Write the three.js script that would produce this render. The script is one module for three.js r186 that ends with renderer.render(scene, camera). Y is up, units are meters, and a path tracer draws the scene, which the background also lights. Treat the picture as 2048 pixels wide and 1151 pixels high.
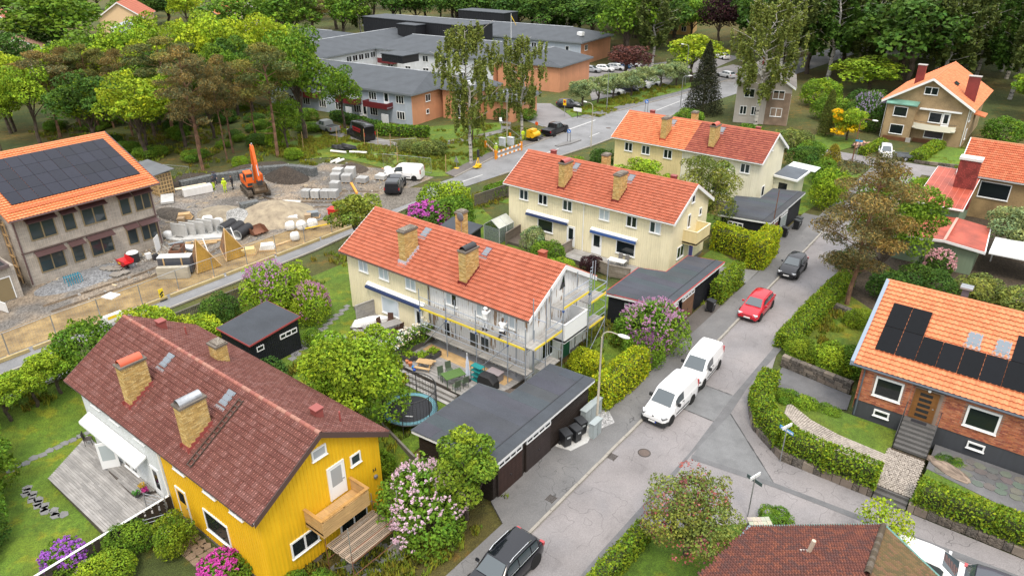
import*as THREE from 'three';
import{mergeGeometries,toCreasedNormals}from 'three/addons/utils/BufferGeometryUtils.js';
import{MarchingCubes}from 'three/addons/objects/MarchingCubes.js';

// ---------- camera, sky, sun, exposure ----------
const scene=new THREE.Scene();
const camera=new THREE.PerspectiveCamera(43.96,2048/1151,0.5,2000);
camera.position.set(0,28.5,0);
const D2R=Math.PI/180;
camera.rotation.set(-26.55*D2R,37.72*D2R,-0.093*D2R,'YXZ');
const renderer=new THREE.WebGLRenderer({antialias:true});
renderer.toneMapping=THREE.LinearToneMapping;
renderer.toneMappingExposure=1.6;
renderer.shadowMap.enabled=true;
{// overcast sky: brighter overhead, even all round
  const W=128,H=64,d=new Float32Array(W*H*4);
  for(let j=0;j<H;j++){
    const el=((j+0.5)/H - 0.5)*Math.PI,s=Math.max(0,Math.sin(el));
    const L=j<H/2?0.32:1.7*(1+2.8*s)/3.8;
    for(let i=0;i<W;i++)d.set([L*0.97,L*0.99,L*1.03,1],(j*W+i)*4);
}
  const t=new THREE.DataTexture(d,W,H,THREE.RGBAFormat,THREE.FloatType);
  t.mapping=THREE.EquirectangularReflectionMapping;t.magFilter=t.minFilter=THREE.LinearFilter;t.needsUpdate=true;
  scene.background=t;scene.environment=t;
}
const sun=new THREE.DirectionalLight(0xfff1de,1.5);
sun.position.set(28,75,34);sun.target.position.set(-40,0,-50);sun.position.add(sun.target.position);
sun.castShadow=true;sun.shadow.radius=26;sun.shadow.mapSize.set(4096,4096);
Object.assign(sun.shadow.camera,{left:-130,right:130,top:130,bottom:-130,near:1,far:400});
scene.add(sun,sun.target);

// ---------- helpers ----------
const V=(x,y,z)=>new THREE.Vector3(x,y,z);
function RNG(s){return()=>{s=(s+0x6d2b79f5)|0;let t=Math.imul(s ^(s>>>15),1|s);t=(t+Math.imul(t ^(t>>>7),61|t))^ t;return((t ^(t>>>14))>>>0)/4294967296;};}
const hsh=(x,y,s)=>{let h=Math.imul(x,374761393)^ Math.imul(y,668265263)^ Math.imul(s,1442695041);h=Math.imul(h ^(h>>>13),1274126177);return((h ^(h>>>16))>>>0)/4294967296;};
const sm=(t)=>t*t*(3 - 2*t);
function vn(x,y,s,p=1<<20){const xi=Math.floor(x),yi=Math.floor(y),fx=sm(x - xi),fy=sm(y - yi),m=(a)=>((a % p)+p)% p;
  const a=hsh(m(xi),m(yi),s),b=hsh(m(xi+1),m(yi),s),c=hsh(m(xi),m(yi+1),s),d=hsh(m(xi+1),m(yi+1),s);return a+(b - a)*fx+(c - a)*fy+(a - b - c+d)*fx*fy;}
const fbm=(x,y,s,o=4)=>{let v=0,a=0.5,n=0;for(let i=0;i<o;i++){v+=a*vn(x,y,s+i);n+=a;a*=0.5;x*=2.03;y*=2.03;}return v/n;};
const pf=(u,v,f,s,o=4,fy=f)=>{let r=0,a=0.5,n=0;for(let i=0;i<o;i++){r+=a*vn2(u*f,v*fy,s+i,f,fy);n+=a;a*=0.5;f*=2;fy*=2;}return r/n;};
function vn2(x,y,s,px,py){const xi=Math.floor(x),yi=Math.floor(y),fx=sm(x - xi),fy=sm(y - yi),X=(a)=>((a % px)+px)% px,Y=(a)=>((a % py)+py)% py;
  const a=hsh(X(xi),Y(yi),s),b=hsh(X(xi+1),Y(yi),s),c=hsh(X(xi),Y(yi+1),s),d=hsh(X(xi+1),Y(yi+1),s);return a+(b - a)*fx+(c - a)*fy+(a - b - c+d)*fx*fy;}
const cl=(x,a=0,b=1)=>Math.min(b,Math.max(a,x)),sst=(a,b,x)=>sm(cl((x - a)/(b - a)));
const lerp=(a,b,t)=>a+(b - a)*t;

// textures: multipliers (1 = the material's own colour) in a tile of `m` metres
function tex(n,m,fn,bump){
  const d=new Uint8Array(n*n*4),b=new Uint8Array(n*n*4);
  for(let j=0;j<n;j++)for(let i=0;i<n;i++){const r=fn(i/n,j/n),o=(j*n+i)*4;
    for(let k=0;k<3;k++)d[o+k]=255*Math.pow(cl(r[k]),1/2.2);d[o+3]=255;const q=255*cl(r[3]??0.5);b[o]=b[o+1]=b[o+2]=q;b[o+3]=255;}
  const mk=(a,c)=>{const t=new THREE.DataTexture(a,n,n,THREE.RGBAFormat);t.wrapS=t.wrapT=THREE.RepeatWrapping;t.magFilter=THREE.LinearFilter;t.minFilter=THREE.LinearMipmapLinearFilter;t.generateMipmaps=true;t.repeat.set(1/m,1/m);if(c)t.colorSpace=THREE.SRGBColorSpace;t.needsUpdate=true;return t;};
  return{map:mk(d,1),bumpMap:bump?mk(b,0):null,bumpScale:bump||0};
}
const g3=(v,h)=>[v,v,v,h];
const TX={
  speck:tex(512,2.5,(u,v)=>{const a=pf(u,v,128,3,2),c=pf(u,v,5,9,4);const k=0.7+0.34*(a - 0.5)+0.3*(c - 0.5)+(hsh(u*512,v*512,7)>0.985?0.16:0);return g3(k,a);},0.006),
  blotch:tex(512,7,(u,v)=>{const a=pf(u,v,6,21,6),c=pf(u,v,90,25,2);return g3(0.55+0.6*(a - 0.28)+0.2*(c - 0.5),c);},0.004),
  grass:tex(512,4,(u,v)=>{const a=pf(u,v,90,31,2),b=pf(u,v,5,35,4),c=pf(u,v,14,39,3);const k=0.34+0.62*a+0.35*(c - 0.5);const y=sst(0.5,0.75,b);return[k*(0.8+0.5*y),k*(0.9+0.14*y),k*(0.8 - 0.1*y),a];},0.05),
  gravel:tex(512,3,(u,v)=>{let m=9,q=0;const n=30,x=u*n,y=v*n,xi=Math.floor(x),yi=Math.floor(y);for(let i=-1;i<2;i++)for(let j=-1;j<2;j++){const X=((xi+i)% n+n)% n,Y=((yi+j)% n+n)% n,dx=xi+i+hsh(X,Y,41)- x,dy=yi+j+hsh(X,Y,42)- y,d=dx*dx+dy*dy;if(d<m){m=d;q=hsh(X,Y,43);}}
    const k=0.35+0.5*q+0.25*(pf(u,v,4,45,4)- 0.5);return[k,k*0.99,k*0.97,cl(1 - m*1.6)];},0.03),
  sand:tex(512,3,(u,v)=>{const a=pf(u,v,100,51,2),b=pf(u,v,6,55,5);const k=0.62+0.3*(a - 0.5)+0.5*(b - 0.5);return[k,k*(0.98+0.04*b),k,a*0.5+b*0.5];},0.02),
  wood:tex(512,2,(u,v)=>{const a=pf(u,v,4,61,4,64),b=pf(u,v,3,65,3);return g3(0.68+0.4*(a - 0.5)+0.3*(b - 0.5),a);},0.004),
  felt:tex(512,5,(u,v)=>{const a=pf(u,v,120,71,2),b=pf(u,v,4,75,5),c=pf(u,v,2,77,3,20);return g3(0.72+0.22*(a - 0.5)+0.32*(b - 0.5)+0.1*(c - 0.5),a);},0.003),
  plaster:tex(512,3,(u,v)=>{const a=pf(u,v,100,81,2),b=pf(u,v,3,85,5),c=pf(u,v,24,86,3,2);const k=0.9+0.06*(a - 0.5)+0.2*(b - 0.5)+0.14*(c - 0.5);return[k,k*(0.99+0.01*c),k*(0.96+0.05*c),a];},0.002),
  bark:tex(256,1.2,(u,v)=>{const a=pf(u,v,24,91,3,5),b=pf(u,v,4,95,3);return g3(0.35+0.7*(a - 0.2)+0.3*(b - 0.5),a);},0.03),
  birch:tex(256,1.6,(u,v)=>{const a=pf(u,v,3,101,3,30),b=pf(u,v,4,105,4);const k=a>0.62||b>0.66?0.15:0.85+0.2*(b - 0.5);return[k,k*0.98,k*0.95];}),
  road:tex(1024,9,(u,v)=>{const a=pf(u,v,256,203,2),c=pf(u,v,5,209,5),n=pf(u,v,5,211,4),q=pf(u,v,3,217,3),m2=pf(u,v,9,219,4);let k=0.72+0.3*(a - 0.5)+0.34*(c - 0.5)+(hsh(u*1024,v*1024,7)>0.985?0.14:0);if(Math.abs(n - 0.5)<0.0035&&q>0.5)k*=0.55;if(m2>0.7)k*=1 - 1.2*(m2 - 0.7);return g3(k,a);},0.006),
  peel:tex(1024,10,(u,v)=>{const x=u*50,c=Math.floor(x),f=x - c;const e=hsh(c,3,111);let n=pf(u,v,100,113,3,12),q=pf(u,v,4,117,3);
    const gap=f<0.07?0.62:1;const th=0.83 - 0.14*e - 0.16*sst(0.5,0.72,q);const w=n>th?1:0;if(w){const k=hsh(c,Math.floor(v*40),119);return[0.32+0.14*k,0.2+0.12*k,0.11+0.1*k];}const s=0.97 - 0.1*q*(n>th - 0.08?1:0);return[s*gap,s*gap,s*gap*1.01];}),
  solar:tex(256,1.0,(u,v)=>{const k=(u*6 % 1<0.04||v*6 % 1<0.04)?0.86:0.55+0.2*pf(u,v,4,125,3);return g3(k,0.5);}),
  lichen:tex(512,1.7,(u,v)=>{const a=pf(u,v,40,131,3),b=pf(u,v,3,135,4);if(a>0.63&&b>0.4)return[1,1,1,a];const k=0.5+0.5*(b - 0.5)+0.34*(a - 0.5);return[k,k*0.93,k*0.92,a];},0.004),
};
const MATS=new Map();
function M(c,rough=0.85,t,o={}){
  const key=[c,rough,t,JSON.stringify(o)].join('|');if(MATS.has(key))return MATS.get(key);
  const{phys,...q}=o,m=new(phys||q.clearcoat||q.transmission||q.sheen||q.specularIntensity!==undefined?THREE.MeshPhysicalMaterial:THREE.MeshStandardMaterial)({roughness:rough,...q});
  if(Array.isArray(c))m.color.setRGB(...c);else m.color.set(c);
  if(t){m.map=TX[t].map;if(TX[t].bumpMap){m.bumpMap=TX[t].bumpMap;m.bumpScale=TX[t].bumpScale;}}
  MATS.set(key,m);return m;
}
const col=(c)=>{const k=new THREE.Color();Array.isArray(c)?k.setRGB(...c):k.set(c);return k;};

class G{// triangle soup in metres; box-projected uv
  constructor(){this.p=[];this.c=null;this.cc=null;}
  color(c){this.c??=[];this.cc=col(c);return this;}
  tri(a,b,c){this.p.push(a.x,a.y,a.z,b.x,b.y,b.z,c.x,c.y,c.z);if(this.c)for(let i=0;i<3;i++)this.c.push(this.cc.r,this.cc.g,this.cc.b);return this;}
  quad(a,b,c,d){return this.tri(a,b,c).tri(a,c,d);}
  hex(v){const q=(a,b,c,d)=>this.quad(v[a],v[b],v[c],v[d]);q(0,3,2,1);q(4,5,6,7);q(0,1,5,4);q(1,2,6,5);q(2,3,7,6);q(3,0,4,7);return this;}// 0-3 bottom ccw from above reversed, 4-7 top
  box(x0,x1,y0,y1,z0,z1){return this.hex([V(x0,y0,z1),V(x1,y0,z1),V(x1,y0,z0),V(x0,y0,z0),V(x0,y1,z1),V(x1,y1,z1),V(x1,y1,z0),V(x0,y1,z0)]);}
  ob(cx,cy,cz,sx,sy,sz,ry=0,rx=0,rz=0){const m=new THREE.Matrix4().makeRotationFromEuler(new THREE.Euler(rx,ry,rz,'YXZ')).setPosition(cx,cy,cz),h=[sx/2,sy/2,sz/2];
    const f=(a,b,c)=>V(a*h[0],b*h[1],c*h[2]).applyMatrix4(m);return this.hex([f(-1,-1,1),f(1,-1,1),f(1,-1,-1),f(-1,-1,-1),f(-1,1,1),f(1,1,1),f(1,1,-1),f(-1,1,-1)]);}
  fb(F,u0,u1,y0,y1,d0,d1){const f=(u,y,d)=>V(F.o.x+F.e.x*u+F.n.x*d,y,F.o.z+F.e.z*u+F.n.z*d);return this.hex([f(u0,y0,d1),f(u1,y0,d1),f(u1,y0,d0),f(u0,y0,d0),f(u0,y1,d1),f(u1,y1,d1),f(u1,y1,d0),f(u0,y1,d0)]);}
  tube(a,b,r0,r1=r0,n=8,cap=true){const d=b.clone().sub(a);if(d.length()<1e-6)return this;d.normalize();const s=Math.abs(d.y)>0.9?V(1,0,0):V(0,1,0),e=s.clone().cross(d).normalize(),f=d.clone().cross(e);let A=[],B=[];
    for(let i=0;i<n;i++){const t=i/n*2*Math.PI,q=e.clone().multiplyScalar(Math.cos(t)).addScaledVector(f,Math.sin(t));A.push(a.clone().addScaledVector(q,r0));B.push(b.clone().addScaledVector(q,r1));}
    for(let i=0;i<n;i++){const j=(i+1)% n;this.quad(A[i],A[j],B[j],B[i]);if(cap){this.tri(a,A[j],A[i]);this.tri(b,B[i],B[j]);}}return this;}
  path(ps,r,n=6){for(let i=0;i+1<ps.length;i++)this.tube(ps[i],ps[i+1],r,r,n);return this;}
  prism(poly,y0,y1){const P=poly.map(([x,z])=>new THREE.Vector2(x,z));if(!THREE.ShapeUtils.isClockWise(P))P.reverse();const f=typeof y1==='function'?y1:()=>y1,b=typeof y0==='function'?y0:()=>y0;
    for(const[i,j,k]of THREE.ShapeUtils.triangulateShape(P,[])){const T=(q)=>V(P[q].x,f(P[q].x,P[q].y),P[q].y),Bq=(q)=>V(P[q].x,b(P[q].x,P[q].y),P[q].y);this.tri(T(i),T(j),T(k));this.tri(Bq(i),Bq(k),Bq(j));}
    for(let i=0;i<P.length;i++){const a=P[i],c=P[(i+1)% P.length];this.quad(V(a.x,b(a.x,a.y),a.y),V(c.x,b(c.x,c.y),c.y),V(c.x,f(c.x,c.y),c.y),V(a.x,f(a.x,a.y),a.y));}return this;}
  add(geo,m){const g=geo.index?geo.toNonIndexed():geo,p=g.attributes.position,v=V(0,0,0);for(let i=0;i<p.count;i++){v.fromBufferAttribute(p,i);if(m)v.applyMatrix4(m);this.p.push(v.x,v.y,v.z);if(this.c)this.c.push(this.cc.r,this.cc.g,this.cc.b);}return this;}
  ell(x,y,z,a,b,c,w=10,h=7){return this.add(new THREE.SphereGeometry(1,w,h),new THREE.Matrix4().makeScale(a,b,c).setPosition(x,y,z));}
  build(crease=0){let g=new THREE.BufferGeometry();const p=new Float32Array(this.p);g.setAttribute('position',new THREE.BufferAttribute(p,3));if(this.c)g.setAttribute('color',new THREE.BufferAttribute(new Float32Array(this.c),3));
    g.computeVertexNormals();const n=g.attributes.normal.array,uv=new Float32Array(p.length/3*2);
    for(let i=0;i<p.length/3;i++){const ax=Math.abs(n[i*3]),ay=Math.abs(n[i*3+1]),az=Math.abs(n[i*3+2]);let u,v;if(ay>=ax&&ay>=az){u=p[i*3];v=p[i*3+2];}else if(ax>=az){u=p[i*3+2];v=p[i*3+1];}else{u=p[i*3];v=p[i*3+1];}uv[i*2]=u;uv[i*2+1]=v;}
    g.setAttribute('uv',new THREE.BufferAttribute(uv,2));return crease?toCreasedNormals(g,crease):g;}
}
const gx=()=>new G(),rot=(ry,x=0,y=0,z=0,s=1)=>new THREE.Matrix4().makeRotationY(ry).scale(V(s,s,s)).setPosition(x,y,z);
const used=new Map(),base=new WeakMap();
const num=(n)=>{const k=used.get(n)||0;used.set(n,k+1);return k?n+'_'+String(k).padStart(3,'0'):n;};
function thing(name,label,category,b=[0,0,0],group){const o=new THREE.Group();o.name=num(name);o.position.set(...b);base.set(o,V(...b));o.userData={label,category};if(group)o.userData.group=group;scene.add(o);return o;}
const geoOf=(g,crease)=>g instanceof G?g.build(crease):g;
function part(t,name,g,m,crease=0){const o=new THREE.Mesh(geoOf(g,crease),m);o.name=name;o.castShadow=o.receiveShadow=true;const b=base.get(t);if(b)o.position.copy(b).negate();t.add(o);return o;}
function solo(name,label,category,g,m,group,crease=0){const o=new THREE.Mesh(geoOf(g,crease),m);o.name=num(name);o.castShadow=o.receiveShadow=true;o.userData={label,category};if(group)o.userData.group=group;scene.add(o);return o;}
function setting(name,g,m,kind='structure',label){const o=new THREE.Mesh(geoOf(g),m);o.name=num(name);o.castShadow=o.receiveShadow=true;o.userData={kind};if(label)o.userData.label=label;scene.add(o);return o;}
function copy(t,pos,ry,label,group){const r=t.clone();r.name=num(t.name.replace(/_\d{3}$/,''));r.position.set(...pos);r.rotation.y=ry;r.userData={...t.userData,label};if(group)r.userData.group=group;scene.add(r);return r;}
const FZ=(z,s=1)=>({o:V(0,0,z),e:V(s,0,0),n:V(0,0,s)}),FX=(x,s=1)=>({o:V(x,0,0),e:V(0,0,s),n:V(s,0,0)});// u = x resp. z (times s)

// the lower yard of the yellow house lies about 1.4 m under the street
const gy=(x,z)=>-1.4*sst(-24.5,-20.5,z)*sst(-52.5,-47.5,x)*(1 - sst(-23.2,-18.6,x));
// ---------- the ground ----------
function sheet(name,poly,y,m,o={}){// a sheet that follows the ground, with patches of tone
  const{cell=1.6,amp=0.25,seed=1,sc=0.22,tint=[1,1,1],tint2,kind='structure',follow=true,thick=0,label}=o;const P=poly.map(([x,z])=>new THREE.Vector2(x,z)),p=[],c=[],uv=[];
  if(!THREE.ShapeUtils.isClockWise(P))P.reverse();const put=(v)=>{const h=(follow?gy(v.x,v.y):0)+y,n=fbm(v.x*sc,v.y*sc,seed*17,4),k=1+amp*(n - 0.5)*2,t=tint2?sst(0.42,0.66,fbm(v.x*sc*1.7+9,v.y*sc*1.7,seed*31,4)):0;p.push(v.x,h,v.y);for(let i=0;i<3;i++)c.push(k*(tint2?lerp(tint[i],tint2[i],t):tint[i]));uv.push(v.x,v.y);};
  const rec=(a,b,d,n)=>{const l=[a.distanceTo(b),b.distanceTo(d),d.distanceTo(a)],k=l.indexOf(Math.max(...l));if(l[k]<cell||n>16){put(a);put(b);put(d);return;}if(k===0){const m2=a.clone().lerp(b,0.5);rec(a,m2,d,n+1);rec(m2,b,d,n+1);}else if(k===1){const m2=b.clone().lerp(d,0.5);rec(a,b,m2,n+1);rec(a,m2,d,n+1);}else{const m2=d.clone().lerp(a,0.5);rec(a,b,m2,n+1);rec(m2,b,d,n+1);}};
  for(const[i,j,k]of THREE.ShapeUtils.triangulateShape(P,[]))rec(P[i],P[j],P[k],0);
  if(thick){const q=new G();q.prism(poly,(x,z)=>(follow?gy(x,z):0)+y - thick,(x,z)=>(follow?gy(x,z):0)+y - 0.006);p.push(...q.p);for(let i=0;i<q.p.length/3;i++){c.push(...tint);uv.push(q.p[i*3],q.p[i*3+2]+q.p[i*3+1]);}}
  const g=new THREE.BufferGeometry();g.setAttribute('position',new THREE.Float32BufferAttribute(p,3));g.setAttribute('color',new THREE.Float32BufferAttribute(c,3));g.setAttribute('uv',new THREE.Float32BufferAttribute(uv,2));g.computeVertexNormals();
  return setting(name,g,m,kind,label);
}
const VC={vertexColors:true};
const MG={grass:M([0.165,0.26,0.024],1,'grass',VC),forest:M([0.11,0.13,0.03],1,'grass',VC),road:M([0.29,0.268,0.266],0.9,'road',VC),road2:M([0.27,0.272,0.28],0.9,'road',VC),dark:M([0.165,0.165,0.17],0.9,'speck',VC),walk:M([0.19,0.187,0.187],0.9,'road',VC),patch:M([0.215,0.218,0.222],0.9,'speck',VC),site:M([0.3,0.275,0.245],1,'gravel',VC),sand:M([0.42,0.29,0.13],1,'sand',VC),soil:M([0.1,0.075,0.05],1,'gravel',VC),kerb:M([0.42,0.39,0.34],0.9,'speck'),slate:M([0.26,0.26,0.26],0.9,'speck'),line:M([0.78,0.78,0.76],0.8,'speck'),iron:M([0.1,0.085,0.075],0.7,'speck',{metalness:0.3})};
{// the large sheet: fine where the yard dips, coarse beyond
  const g=new THREE.BufferGeometry(),p=[],c=[],uv=[];
  const q=(x,z)=>{const k=0.75+0.5*fbm(x*0.12,z*0.12,5,4),r=sst(0.45,0.65,fbm(x*0.2,z*0.2,77,3));p.push(x,gy(x,z)- 0.05,z);c.push(k*(1+0.5*r),k*(1 - 0.05*r),k);uv.push(x,z);};
  const cellq=(x0,x1,z0,z1)=>{q(x0,z1);q(x1,z1);q(x1,z0);q(x0,z1);q(x1,z0);q(x0,z0);};
  const grid=(x0,x1,z0,z1,s)=>{const nx=Math.max(1,Math.round((x1 - x0)/s)),nz=Math.max(1,Math.round((z1 - z0)/s));for(let i=0;i<nx;i++)for(let j=0;j<nz;j++)cellq(lerp(x0,x1,i/nx),lerp(x0,x1,(i+1)/nx),lerp(z0,z1,j/nz),lerp(z0,z1,(j+1)/nz));};
  grid(-54,-17,-30,6,1);grid(-130,-54,-100,6,4);grid(-54,-17,-100,-30,4);grid(-17,40,-100,6,5);grid(-300,-130,-100,6,12);grid(-300,40,-260,-100,10);grid(-900,300,-1000,-260,80);grid(-900,-300,-260,6,80);grid(40,300,-260,6,40);grid(-900,300,6,150,60);
  g.setAttribute('position',new THREE.Float32BufferAttribute(p,3));g.setAttribute('color',new THREE.Float32BufferAttribute(c,3));g.setAttribute('uv',new THREE.Float32BufferAttribute(uv,2));g.computeVertexNormals();
  setting('ground',g,MG.forest);
}
// local street, junction and side street
sheet('local_street',[[-16.6,8],[-16.35,-35],[-16.85,-75],[-17.3,-104],[-26,-105.5],[-26,-108.8],[-10,-108.8],[12,-111],[12,-105],[-12.6,-104],[-12.2,-48.2],[-11.2,-43.2],[-10.1,-38.4],[-7.7,-36.55],[30,-36.6],[30,-30.3],[-7.2,-30.6],[-10.8,-27.2],[-11.6,8]],0,MG.road,{amp:0.16,sc:0.35,seed:3,tint2:[0.93,0.95,0.97]});
sheet('asphalt_patch',[[-14.75,-41.25],[-12.75,-41.25],[-12.65,-37.8],[-14.9,-37.85]],0.005,MG.patch,{amp:0.1});
sheet('asphalt_patch',[[-12.1,-39.3],[-7.5,-34.4],[-12.25,-33.8],[-12.55,-37.75]],0.005,MG.patch,{amp:0.1,seed:6});
sheet('trench_strip',[[-12.75,-64],[-12.2,-64],[-12.15,-51],[-12.35,-43],[-12.08,-39.25],[-12.35,-33.6],[-12.15,-27.5],[-12.05,-20],[-11.9,5],[-12.6,5],[-12.75,-23.8],[-12.5,-34],[-12.75,-41.3]],0.009,MG.dark,{amp:0.12,seed:8,tint:[1.12,1.12,1.12]});
sheet('trench_strip',[[-12.3,-33.85],[-7.55,-34.42],[-2.7,-34.75],[4.3,-35.2],[30,-35.6],[30,-35.0],[3.2,-34.65],[-2.8,-34.3],[-7.3,-34.05],[-12.2,-33.4]],0.013,MG.dark,{amp:0.12,seed:9,tint:[1.12,1.12,1.12]});
{const g=gx();for(const[x,z,x2,z2]of[[-14.75,-41.3,-12.8,-41.3],[-14.95,-37.8,-12.6,-37.75],[-12.08,-39.2,-7.5,-34.4],[-12.2,-33.75,-7.4,-34.05],[-14.8,-41.2,-14.95,-37.8]]){const a=V(x,0.012,z),b=V(x2,0.012,z2),d=b.clone().sub(a).normalize(),n=V(-d.z,0,d.x).multiplyScalar(0.035);for(let i=0;i<14;i++){const p=a.clone().lerp(b,i/14),q=a.clone().lerp(b,(i+1)/14),w=0.5+hsh(i,z*10|0,4);g.quad(p.clone().addScaledVector(n,w),q.clone().addScaledVector(n,w),q.clone().addScaledVector(n,-w),p.clone().addScaledVector(n,-w));}}setting('bitumen_seam',g,M([0.05,0.05,0.05],0.8));}
// west pavement with granite kerb stones, driveways in front of the garages
const walkW=sheet('pavement',[[-16.5,8],[-16.3,-35],[-16.8,-75],[-17.1,-103],[-18.6,-103],[-18.6,-34],[-19.3,-33.8],[-19.45,-23.2],[-17.9,-22.3],[-18.4,8]],0.1,MG.walk,{amp:0.22,sc:0.3,seed:12,follow:false,thick:0.15,tint2:[1.18,1.16,1.14]});
const kerbAt=(z)=>z>-35?lerp(-16.35,-16.5,(z+35)/43):lerp(-16.35,-16.85,(-35 - z)/40);
{const r=RNG(5);for(let z=6,i=0;z>-100;i++){const l=0.9+0.5*r();const g=gx();g.ob(0,0,0,0.16,0.22,l - 0.025);const o=part(walkW,'kerb_stone',g,MG.kerb);o.position.set(kerbAt(z - l/2)+0.02*(r()- 0.5),0.015+0.012*r(),z - l/2);o.rotation.z=0.05*(r()- 0.5);z -=l;}}
sheet('driveway',[[-18.6,-44.9],[-18.6,-56.4],[-19.9,-56.2],[-20,-45.2]],0.105,MG.walk,{amp:0.2,seed:14,follow:false,tint:[0.75,0.68,0.62]});
sheet('driveway',[[-18.6,-67.3],[-18.6,-80],[-20.2,-80],[-20.1,-67.3]],0.105,MG.walk,{amp:0.2,seed:15,follow:false});
sheet('driveway',[[-18.6,-58.6],[-18.65,-61.9],[-22,-60.5],[-21.6,-57.6]],0.105,MG.walk,{amp:0.25,seed:16,follow:false,tint:[1.2,1.2,1.18]});
sheet('driveway',[[-11.3,-46.9],[-11.1,-43.6],[-9,-43.2],[-6.1,-44.3],[-6.3,-46.2]],0.02,MG.dark,{amp:0.2,seed:17,follow:false});
const disc=(x,z,r,y,n=20)=>{const g=gx();const c=V(x,y,z);for(let i=0;i<n;i++){const a=i/n*6.2832,b=(i+1)/n*6.2832;g.tri(c,V(x+r*Math.cos(b),y,z+r*Math.sin(b)),V(x+r*Math.cos(a),y,z+r*Math.sin(a)));}return g;};
for(const[x,z,r,l]of[[-14.7,-32.2,0.33,'round iron manhole cover in the local street south of the vans'],[-57.1,-34.3,0.4,'round iron manhole cover in the main road beside the site fence'],[-57.9,-100.5,0.35,'round iron manhole cover in the main road near the traffic island']]){const t=thing('manhole_cover',l,'manhole',[x,0,z],'manhole covers');const f=gx();f.add(new THREE.RingGeometry(r,r+0.07,20),new THREE.Matrix4().makeRotationX(-Math.PI/2).setPosition(x,0.016,z));part(t,'frame',f,MG.iron);part(t,'lid',disc(x,z,r - 0.01,0.014),M([0.16,0.12,0.1],0.8,'speck'));}
for(const[x,z,l]of[[-16.05,-30.7,'small square drain grate by the kerb near the lamp post'],[-16.9,-25.4,'small square grate in the pavement in front of the near garage']]){const t=thing('drain_grate',l,'drain',[x,0,z],'street drains');const g=gx(),y=x<-16.4?0.115:0.02;for(let i=0;i<6;i++)g.box(x - 0.2,x+0.2,y - 0.03,y,z - 0.25+i*0.09,z - 0.2+i*0.09);g.box(x - 0.24,x - 0.2,y - 0.03,y+0.004,z - 0.28,z+0.3).box(x+0.2,x+0.24,y - 0.03,y+0.004,z - 0.28,z+0.3);part(t,'grate',g,MG.iron);part(t,'pit',gx().box(x - 0.2,x+0.2,y - 0.06,y - 0.035,z - 0.28,z+0.3),M([0.02,0.02,0.02]));}
// main road
sheet('main_road',[[-55.4,10],[-55.6,-40],[-57.4,-57],[-56.3,-70],[-54.3,-90],[-53.6,-120],[-50,-165],[-44,-260],[-52,-260],[-58.2,-165],[-60.3,-132],[-62.6,-114],[-64.2,-104],[-72,-105],[-73,-97],[-66.8,-94.8],[-61.9,-94],[-62,-76],[-60.4,-66],[-61,-57],[-61.9,-40],[-61.9,10]],0.004,MG.road2,{cell:2,amp:0.14,seed:21,sc:0.3});
sheet('pavement_main',[[-60.4,-66],[-62,-76],[-61.9,-94],[-64,-94],[-64,-77],[-62.5,-66.5]],0.1,MG.walk,{seed:22,follow:false,thick:0.14,tint:[1.05,0.95,0.9]});
sheet('pavement_main',[[-64.2,-104],[-62.6,-114],[-60.3,-132],[-58.2,-165],[-60,-165],[-62,-133],[-64.8,-114.5],[-66,-104.6]],0.1,MG.dark,{seed:23,follow:false,thick:0.14,tint:[1.1,1.1,1.1]});
{const g=gx();const L=(pts,w=0.1,h=0.14)=>{for(let i=0;i+1<pts.length;i++){const[x,z]=pts[i],[x2,z2]=pts[i+1],d=Math.hypot(x2 - x,z2 - z),a=Math.atan2(x2 - x,z2 - z);g.ob((x+x2)/2,h/2,(z+z2)/2,w*1.6,h,d,a);}};
  L([[-60.4,-66],[-62,-76],[-61.9,-94],[-66.8,-94.9]]);L([[-66,-104.2],[-64.2,-103.9],[-62.6,-114],[-60.3,-132],[-58.2,-165]]);L([[-55.35,8],[-55.55,-40],[-57.3,-57]]);L([[-56.2,-70],[-54.2,-90],[-53.5,-120]]);
  setting('main_road_kerb',g,MG.kerb);}
{const mk=(name,pts)=>{const g=gx();g.prism(pts,0.009,0.014);setting(name,g,MG.line);};
  for(const[a,b]of[[-60,-69],[-76,-85.5],[-94,-97],[-106,-134]]){const xa=(z)=>z>-86?lerp(-58.7,-57.4,cl((-62 - z)/20)):lerp(-57.4,-57.9,cl((-90 - z)/40));mk('lane_marking',[[xa(a)- 0.07,a],[xa(a)+0.07,a],[xa(b)+0.07,b],[xa(b)- 0.07,b]]);}
  for(const z of[-20,-28,-36,-44])mk('lane_marking',[[-57.6,z],[-57.48,z],[-57.48,z - 3],[-57.6,z - 3]]);
  mk('lane_marking',[[-62.6,-95.6],[-62.4,-95.6],[-62.4,-104],[-62.6,-104]]);}
{const t=sheet('traffic_island',[[-58.6,-86.2],[-57.9,-86.2],[-57.3,-88.5],[-57.2,-91.3],[-57.9,-91.6],[-58.5,-89]],0.15,MG.walk,{follow:false,thick:0.16,tint:[1.3,1.3,1.28]});}
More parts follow.
